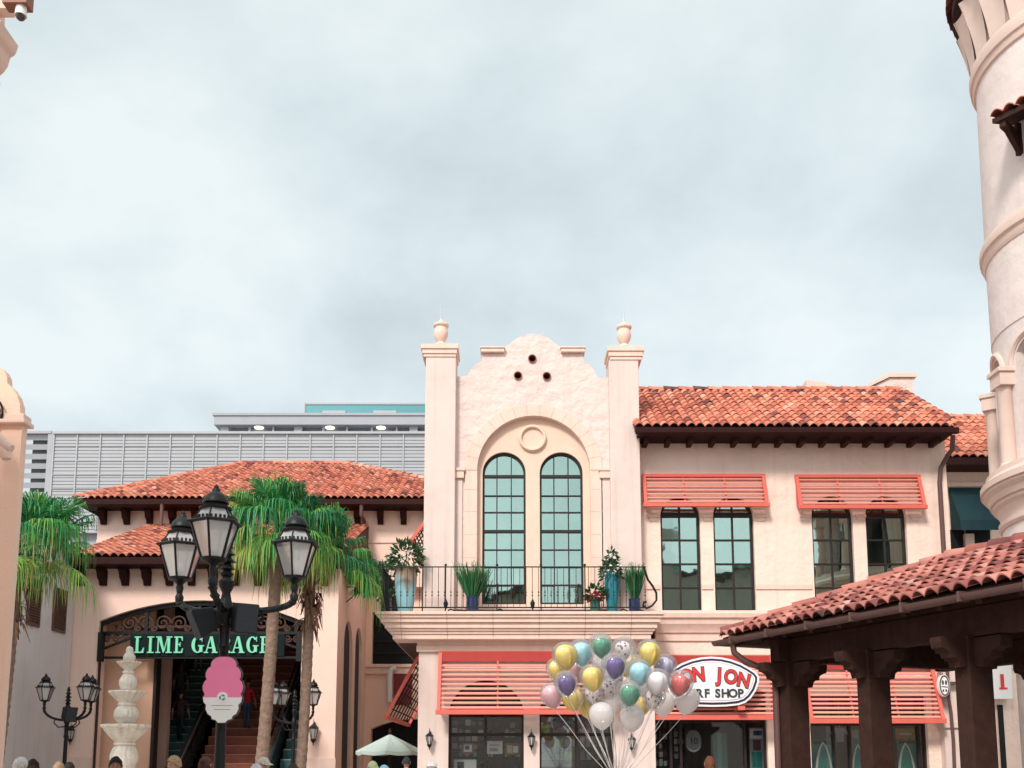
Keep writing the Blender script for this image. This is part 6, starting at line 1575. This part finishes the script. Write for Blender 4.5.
for px, py, rp, colr, dy, label in balls:
    yy = YBL+dy; c = at(px, py, yy); r_ = 1.08*rp*(X(px+1,py,yy)-c.x)
    t = thing('balloon', label, 'balloon', (c.x,yy,c.z-1.2*r_), 'balloons in the bunch')
    tilt = (c-knot).normalized(); q = K.rotation_difference((K*1.6+tilt).normalized())
    b = MB(); b.lathe([(a_*r_, z_*r_) for a_, z_ in prof_b], (0,0,0), 24); b.lathe([(.08*r_,-1.3*r_),(.02*r_,-1.19*r_)], (0,0,0), 8); b.v = [q@v+c for v in b.v]
    b.build('skin', bal_clear if colr else bal_white, t, smooth=70)
    if colr:
        b = MB(); k_ = .88 if colr in ('yellow','pink') else .82 if colr in ('blue','white','lavender') else .74
        if colr == 'patterned': k_ = .72
        rx_ = rb.uniform(-.12,.12)
        pr_in = [(a_*r_*k_*.92, z_*r_*k_) for a_, z_ in prof_b]
        b.lathe(pr_in, (rx_*r_,-.05*r_,-.10*r_), 40, wave=((5,.13,tuple(range(2,10))) if colr not in ('pink','patterned') else None))
        if colr == 'red': pass
        b.v = [q@v+c for v in b.v]; b.build('inner_balloon', BM[colr], t, smooth=70)
    base = c+q@Vector((0,0,-1.25*r_)); b = MB(); mid = base.lerp(knot,.5)+Vector((rb.uniform(-.03,.03),0,-.03))
    b.tube([base, base.lerp(knot,.25)-K*.012, mid, base.lerp(knot,.75)-K*.012, knot], .0042, 4, cap=False); b.build('ribbon', mat('white_ribbon',(.62,.57,.55),.6), t)
t = thing('balloon_stand', 'slim stand below the frame that the balloon ribbons are tied to', 'stand', (knot.x,YBL,0))
b = MB(); b.lathe([(.3,0),(.3,.04),(.05,.07),(.03,.1),(.025,knot.z-.05),(.05,knot.z-.02),(.02,knot.z+.02)], (knot.x,YBL,0), 16); b.build('pole', M['iron'], t, smooth=40)

# ================================================================== UMBRELLA
yub = 30.0; c = at(390,733,yub)
t = thing('cafe_umbrella', 'pale green canvas cafe umbrella below the coral lattice awning', 'umbrella', (c.x,yub,0))
zr_ = Z(751,yub); rU = (X(390,751,yub)-X(356,751,yub)); b = MB(); zap = Z(734,yub)
vs = [(c.x,yub,zap)]; n_ = 8
for ring, f_ in ((1,.5),(2,1.0)):
    for i in range(16):
        a_ = 2*PI*i/16; sag = (1 if i % 2 == 0 else .93); vs.append((c.x+rU*f_*sag*math.cos(a_), yub+rU*f_*sag*math.sin(a_), zap+(zr_-zap)*(f_**1.0)-(0 if i % 2 == 0 else .04*f_)))
for i in range(16): vs.append((vs[17+i][0], vs[17+i][1], vs[17+i][2]-.10))
fs = [(0,1+i,1+(i+1)%16) for i in range(16)]+[(1+i,17+i,17+(i+1)%16,1+(i+1)%16) for i in range(16)]+[(17+i,33+i,33+(i+1)%16,17+(i+1)%16) for i in range(16)]
b.add(vs, fs); b.build('canopy', M['umb'], t)
b = MB(); b.lathe([(.04,0),(.04,zap-.02),(.03,zap+.02),(.05,zap+.08),(.005,zap+.18)], (c.x,yub,0), 10); b.lathe([(.35,0),(.35,.08),(.06,.12)], (c.x,yub,0), 16)
for i in range(8): a_ = 2*PI*i/8; b.tube([(c.x,yub,zap-.06),(c.x+rU*.97*math.cos(a_),yub+rU*.97*math.sin(a_),zr_-.03)], .012, 4)
b.build('pole', M['wood'], t)

# ================================================================== PEOPLE
def body_mesh(pose):
    """one skinned surface grown on a skeleton; materials by region"""
    st = pose.get('stride', 0); bend = pose.get('arm', 0)
    J = {'pelvis':((0,0,.95),.135),'waist':((0,0,1.08),.12),'chest':((0,.0,1.30),.145),'neckb':((0,.01,1.44),.075),'neck':((0,-.005,1.52),.052),'headm':((0,-.01,1.60),.07)}
    E = [('pelvis','waist'),('waist','chest'),('chest','neckb'),('neckb','neck'),('neck','headm')]
    for s_, sg in (('l',1),('r',-1)):
        f_ = sg*st
        J['hip'+s_] = ((sg*.09,0,.88),.095); J['knee'+s_] = ((sg*.10,-.16*f_-.02*abs(f_),.49),.06); J['ank'+s_] = ((sg*.10,-.24*f_+.06*abs(f_),.09),.04); J['toe'+s_] = ((sg*.11,-.24*f_-.12,.035),.035)
        J['sh'+s_] = ((sg*.17,.01,1.39),.065); J['elb'+s_] = ((sg*.24,.03+.1*f_-.0,1.12),.042)
        if bend and sg == bend: J['wr'+s_] = ((sg*.20,-.24,1.14),.03)
        else: J['wr'+s_] = ((sg*.255,-.05+.16*f_,.88),.03)
        E += [('pelvis','hip'+s_),('hip'+s_,'knee'+s_),('knee'+s_,'ank'+s_),('ank'+s_,'toe'+s_),('chest','sh'+s_),('sh'+s_,'elb'+s_),('elb'+s_,'wr'+s_)]
    names = list(J); idx = {n:i for i, n in enumerate(names)}
    me = bpy.data.meshes.new('person_skeleton'); me.from_pydata([J[n][0] for n in names], [(idx[a], idx[b_]) for a, b_ in E], [])
    ob = bpy.data.objects.new('person_skeleton', me); COL.objects.link(ob)
    md = ob.modifiers.new('skin','SKIN'); md.use_smooth_shade = True
    for i, n in enumerate(names): me.skin_vertices[0].data[i].radius = (J[n][1], J[n][1]*(.75 if n in ('pelvis','waist','chest') else 1))
    me.skin_vertices[0].data[0].use_root = True
    ob.modifiers.new('sub','SUBSURF').levels = 1
    dg = bpy.context.evaluated_depsgraph_get(); em = bpy.data.meshes.new_from_object(ob.evaluated_get(dg))
    mb = MB(); vs = [v.co.copy() for v in em.vertices]; fs = [list(p.vertices) for p in em.polygons]
    bpy.data.objects.remove(ob); bpy.data.meshes.remove(me)
    o = len(mb.v); mb.v += vs
    for f_ in fs:
        cn = sum((vs[i] for i in f_), Vector())/len(f_)
        if cn.z > 1.475: m_ = 0
        elif cn.z < .10: m_ = 3
        elif abs(cn.x) > .19 and cn.z < 1.12: m_ = 0
        elif cn.z > .93: m_ = 1
        else: m_ = 2
        mb.f.append([i+o for i in f_]); mb.m.append(m_); mb.a.append(.5)
    bpy.data.meshes.remove(em)
    # head: egg-shaped skull, jaw, nose, ears, eyes, mouth
    hc = Vector((0,-.02,1.665)); n1, n2 = 14, 16; vs = []
    for i in range(n1+1):
        ph = PI*i/n1
        for k in range(n2):
            th_ = 2*PI*k/n2; x, y, z = math.sin(ph)*math.cos(th_), math.sin(ph)*math.sin(th_), math.cos(ph)
            jaw = 1-.26*max(0,-z)**1.3; vs.append(hc+Vector((.076*x*jaw, .098*y*(1-.10*max(0,-z)), .118*z)))
    mb.add(vs, [(i*n2+k, i*n2+(k+1)%n2, (i+1)*n2+(k+1)%n2, (i+1)*n2+k) for i in range(n1) for k in range(n2)], 0)
    mb.add([hc+Vector(p) for p in ((-.016,-.092,-.025),(.016,-.092,-.025),(0,-.128,-.03),(0,-.096,.028),(0,-.098,-.04))], [(0,2,3),(2,1,3),(0,4,2),(4,1,2)], 0)
    for sg in (1,-1):
        mb.lathe([(.004,-.03),(.016,-.015),(.018,.01),(.01,.03)], hc+Vector((sg*.078,.01,0)), 8, 0)
        mb.lathe([(.002,-.007),(.011,0),(.002,.007)], hc+Vector((sg*.03,-.089,.012)), 8, 4)
        w_ = Vector(J['wr'+('l' if sg > 0 else 'r')][0]); e_ = Vector(J['elb'+('l' if sg > 0 else 'r')][0]); d = (w_-e_).normalized()
        sd = Vector((0,1,0)) if abs(d.y) < .7 else Vector((1,0,0))
        mb.tube([w_-d*.02, w_+d*.03, w_+d*.085], [.026,.034,.03], 8, 0, flat=.6)
        for k, L in enumerate((.066,.076,.07,.056)):
            b0 = w_+d*.08+sd*(k-1.5)*.017; mb.tube([b0, b0+d*L*.5, b0+d*L*.95+Vector((-sg*.012,0,0))], [.0095,.009,.006], 6, 0)
        b0 = w_+d*.03-sd*.028; mb.tube([b0, b0+d*.03-sd*.022, b0+d*.058-sd*.026], [.011,.010,.007], 6, 0)
    mb.obox(hc+Vector((0,-.088,-.052)), (.022,0,0), (0,.004,0), (0,0,.004), 5)
    return mb
SK = [skin_like('skin_light',(.55,.32,.24)), skin_like('skin_tan',(.36,.19,.13)), skin_like('skin_dark',(.10,.05,.035))]
EYE = mat('eye_dark',(.02,.015,.015),.3); LIP = mat('lip',(.32,.11,.10),.5)
POSES = [body_mesh({}), body_mesh({'stride':.8}), body_mesh({'arm':1}), body_mesh({'stride':-.6,'arm':-1})]
def hair_mesh(kind):
    b = MB(); hc = Vector((0,-.02,1.665)); n1, n2 = 16, 34; vs = []; hr = random.Random(len(kind)*7)
    for i in range(n1+1):
        for k in range(n2):
            th_ = 2*PI*k/n2; front = max(0,-math.sin(th_))
            pmax = {'short':1.75,'long':2.5,'cap':1.25,'bald':1.1,'bun':1.9}[kind]-front*{'short':.62,'long':1.35,'cap':.0,'bald':.2,'bun':.8}[kind]
            ph = pmax*i/n1; x, y, z = math.sin(ph)*math.cos(th_), math.sin(ph)*math.sin(th_), math.cos(ph)
            s_ = 1.10+(.0 if kind == 'cap' else (.035*math.sin(k*2.1+i*.8)+hr.uniform(-.05,.07))); zz_ = .118*z*s_
            if kind == 'long' and ph > PI/2: x, y = math.cos(th_)*.95, math.sin(th_)*.95; zz_ = -.118*(ph-PI/2)*2.2
            vs.append(hc+Vector((.080*x*s_, .102*y*s_, zz_)))
    b.add(vs, [(i*n2+k, i*n2+(k+1)%n2, (i+1)*n2+(k+1)%n2, (i+1)*n2+k) for i in range(n1) for k in range(n2)])
    if kind == 'bun': b.lathe([(.01,-.04),(.035,-.025),(.042,0),(.03,.03),(.01,.042)], hc+Vector((0,.10,.07)), 10)
    if kind == 'cap':
        b.add([hc+Vector(p) for p in ((-.07,-.07,.045),(.07,-.07,.045),(.06,-.17,.025),(0,-.19,.02),(-.06,-.17,.025),(-.07,-.07,.035),(.07,-.07,.035),(.06,-.17,.018),(0,-.19,.012),(-.06,-.17,.018))], [(0,1,2,3,4),(9,8,7,6,5),(0,5,6,1),(1,6,7,2),(2,7,8,3),(3,8,9,4),(4,9,5,0)])
    return b
HAIR = {}
def person(label, px, ptop, Y, face, skin, shirt, pants, hair, hcol, pose=0, z0=0.0, bag=None):
    c = at(px, ptop, Y); topz = c.z; base = 1.79
    h = (topz-z0)/base if topz-z0 > .9 else 1.0
    t = thing('person', label, 'person', (c.x,Y,z0), rz=R(face)); t.scale = (h,h,h)
    mats = [SK[skin], mat('shirt_%d_%d_%d' % tuple(int(v*99) for v in shirt), shirt, .85, .1, 10), mat('trousers_%d_%d_%d' % tuple(int(v*99) for v in pants), pants, .85, .1, 10), mat('shoe',(.05,.05,.05),.6), EYE, LIP]
    POSES[pose].build('body', mats, t, smooth=80, local=True)
    if hair: hair_mesh(hair).build('cap' if hair == 'cap' else 'hair', mat('hair_%d_%d_%d' % tuple(int(v*99) for v in hcol), hcol, .75, .45, 55, .006, 120), t, smooth=80, local=True)
    if bag:
        b = MB(); b.obox((0,.20,1.20), (.15,0,0), (0,.08,0), (0,0,.22)); b.build('backpack', mat('backpack',bag,.8), t, local=True, bevel=.04)
    return t
W_, BL_, NV = (.75,.73,.72), (.04,.04,.045), (.05,.07,.12)
person('person with white hair at the far left bottom edge', 20,757.5,14,160,0,W_,BL_,'short',(.72,.68,.64),0)
person('person with short dark hair second from the left bottom edge', 33,759.5,14.5,30,2,(.20,.24,.22),BL_,'short',(.02,.015,.012),0)
person('person with fair hair below the small lamp', 59,762,16,200,0,(.6,.5,.45),NV,'long',(.42,.27,.17),1)
person('dark haired person in pink below the small lamp', 69,762.5,16.5,180,1,(.6,.3,.33),BL_,'short',(.03,.02,.015),0)
person('black haired person in red passing before the fountain', 116,757,13.5,20,1,(.5,.09,.08),BL_,'short',(.015,.012,.012),0)
person('blond person with a dark headband below the left escalator', 175.5,756,13.5,-25,0,(.22,.23,.28),NV,'short',(.50,.33,.18),0)
person('brown haired person in pink seen from behind under the sign', 205,757,14,170,0,(.58,.40,.40),BL_,'bun',(.10,.045,.03),0)
person('person in a cream cap facing right by the palm trunk', 263,757,13.5,40,0,(.4,.4,.45),NV,'cap',(.62,.55,.45),0)
person('person in a round white hat beside the cream cap', 256,764,13,180,0,(.6,.6,.6),NV,'bald',(.76,.75,.74),0)
person('dark haired person by the second palm trunk', 292,764,14,160,1,(.10,.10,.12),BL_,'short',(.06,.035,.03),0)
person('person with light green cap below the umbrella', 372.5,761,15,20,0,(.5,.5,.45),NV,'cap',(.42,.46,.25),0)
person('person in pale blue hat and shirt below the umbrella', 385,765,15,-30,0,(.2,.45,.6),NV,'cap',(.25,.5,.65),0)
person('dark haired person in magenta under the umbrella', 406.5,757,22,180,1,(.35,.08,.16),BL_,'short',(.03,.03,.035),2)
person('person in a wide white hat before the left pier', 431,762,14,150,0,(.7,.68,.66),NV,'bald',(.80,.79,.78),0)
person('person with long auburn hair below the surf shop door', 710,756.5,16,180,0,(.35,.15,.10),BL_,'long',(.17,.06,.03),0)
def sz(y): return .35+(6.6-.35)*max(0,(y-ye0))/(ye9-ye0)
def climber(label, px, Y, face, skin, shirt, pants, hair, hcol, pose, bag=None):
    z_ = sz(Y)+.27; c = at(px, 700, Y); t = person(label, px, 762-0, Y, face, skin, shirt, pants, hair, hcol, pose, z_, bag); t.location.x = c.x; return t
climber('person in red top and blue jeans walking up the stairs', 247.5,36.6,180,1,(.55,.04,.05),(.06,.10,.22),'short',(.04,.02,.02),1)
climber('person with a dark backpack high on the left escalator', 197,39.3,175,0,(.30,.20,.18),(.30,.26,.25),'short',(.03,.02,.02),2,(.04,.045,.055))
climber('dark clothed person midway on the left escalator', 180,37.4,185,1,(.06,.05,.06),(.05,.05,.06),'long',(.12,.05,.03),0)
climber('person in a maroon top and dark skirt low on the left escalator', 181,36.1,180,0,(.10,.05,.06),(.04,.05,.06),'bun',(.05,.03,.03),1)

# ================================================================== LIGHT, SKY, CAMERA
world = bpy.data.worlds.new('World'); scene.world = world; world.use_nodes = True
nt = world.node_tree; N = nt.nodes; L = nt.links; N.clear()
SUN_EL, SUN_AZ = R(40), R(202)     # azimuth measured clockwise from +Y
out = N.new('ShaderNodeOutputWorld')
sky = N.new('ShaderNodeTexSky'); sky.sky_type = 'NISHITA'; sky.sun_disc = False; sky.sun_elevation = SUN_EL; sky.sun_rotation = SUN_AZ; sky.air_density = 1; sky.dust_density = 2
bg1 = N.new('ShaderNodeBackground'); bg1.inputs['Strength'].default_value = .08; L.new(sky.outputs[0], bg1.inputs['Color'])
tc = N.new('ShaderNodeTexCoord'); sp = N.new('ShaderNodeSeparateXYZ'); L.new(tc.outputs['Generated'], sp.inputs[0])
mx = N.new('ShaderNodeMath'); mx.operation = 'MAXIMUM'; mx.inputs[1].default_value = 0.0; L.new(sp.outputs['Z'], mx.inputs[0])
ad = N.new('ShaderNodeMath'); ad.operation = 'ADD'; ad.inputs[1].default_value = .42; L.new(mx.outputs[0], ad.inputs[0])
dx_ = N.new('ShaderNodeMath'); dx_.operation = 'DIVIDE'; L.new(sp.outputs['X'], dx_.inputs[0]); L.new(ad.outputs[0], dx_.inputs[1])
dy_ = N.new('ShaderNodeMath'); dy_.operation = 'DIVIDE'; L.new(sp.outputs['Y'], dy_.inputs[0]); L.new(ad.outputs[0], dy_.inputs[1])
cb_ = N.new('ShaderNodeCombineXYZ'); L.new(dx_.outputs[0], cb_.inputs['X']); L.new(dy_.outputs[0], cb_.inputs['Y'])
mp = N.new('ShaderNodeMapping'); mp.inputs['Location'].default_value = (5.3,2.2,0.4); mp.inputs['Scale'].default_value = (1.0,1.0,1); L.new(cb_.outputs[0], mp.inputs[0])
n1_ = N.new('ShaderNodeTexNoise'); n1_.inputs['Scale'].default_value = 2.3; n1_.inputs['Detail'].default_value = 10; n1_.inputs['Roughness'].default_value = .54; n1_.inputs['Distortion'].default_value = .1; L.new(mp.outputs[0], n1_.inputs['Vector'])
cr = N.new('ShaderNodeValToRGB'); e = cr.color_ramp.elements
e[0].position = .36; e[0].color = (.57,.645,.66,1); e[1].position = .61; e[1].color = (.81,.875,.875,1)
q = e.new(.49); q.color = (.69,.77,.78,1)
L.new(n1_.outputs['Fac'], cr.inputs[0])
bg2 = N.new('ShaderNodeBackground'); 
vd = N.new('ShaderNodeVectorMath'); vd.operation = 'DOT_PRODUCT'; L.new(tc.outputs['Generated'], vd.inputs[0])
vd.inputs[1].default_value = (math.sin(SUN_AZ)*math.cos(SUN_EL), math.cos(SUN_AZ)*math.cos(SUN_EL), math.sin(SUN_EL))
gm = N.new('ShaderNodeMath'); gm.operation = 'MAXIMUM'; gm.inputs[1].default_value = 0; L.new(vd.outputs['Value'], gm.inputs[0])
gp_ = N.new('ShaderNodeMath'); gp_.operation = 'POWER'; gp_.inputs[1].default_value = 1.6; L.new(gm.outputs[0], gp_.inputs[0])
ga = N.new('ShaderNodeMath'); ga.operation = 'MULTIPLY_ADD'; ga.inputs[1].default_value = .50; ga.inputs[2].default_value = .53; L.new(gp_.outputs[0], ga.inputs[0]); L.new(ga.outputs[0], bg2.inputs['Strength'])  # added glow around the sun, behind the camera, to brighten the facades
L.new(cr.outputs[0], bg2.inputs['Color'])
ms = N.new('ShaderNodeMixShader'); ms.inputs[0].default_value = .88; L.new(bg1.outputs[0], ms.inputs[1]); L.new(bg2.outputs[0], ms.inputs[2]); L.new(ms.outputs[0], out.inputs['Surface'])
sl = bpy.data.lights.new('sun','SUN'); sl.energy = 1.5; sl.angle = R(12); sl.color = (1,.93,.85)
so = bpy.data.objects.new('sun', sl); COL.objects.link(so)
dirn = Vector((math.sin(SUN_AZ)*math.cos(SUN_EL), math.cos(SUN_AZ)*math.cos(SUN_EL), math.sin(SUN_EL)))
so.rotation_euler = dirn.to_track_quat('Z','Y').to_euler(); so.location = dirn*60

cam = bpy.data.cameras.new('camera'); cam.sensor_width = 36; cam.sensor_fit = 'HORIZONTAL'; cam.lens = 36*F/1024; cam.shift_y = (PY0-384)/1024; cam.clip_end = 2000
co = bpy.data.objects.new('camera', cam); COL.objects.link(co); co.location = (0,0,CZ); co.rotation_euler = (PI/2+PITCH,0,0)
scene.camera = co
scene.render.engine = 'CYCLES'; scene.render.resolution_x = 1024; scene.render.resolution_y = 768
scene.cycles.max_bounces = 6; scene.cycles.transparent_max_bounces = 16; scene.cycles.use_denoising = True
scene.view_settings.view_transform = 'Standard'; scene.view_settings.look = 'None'; scene.view_settings.gamma = 1; scene.view_settings.exposure = 1.12
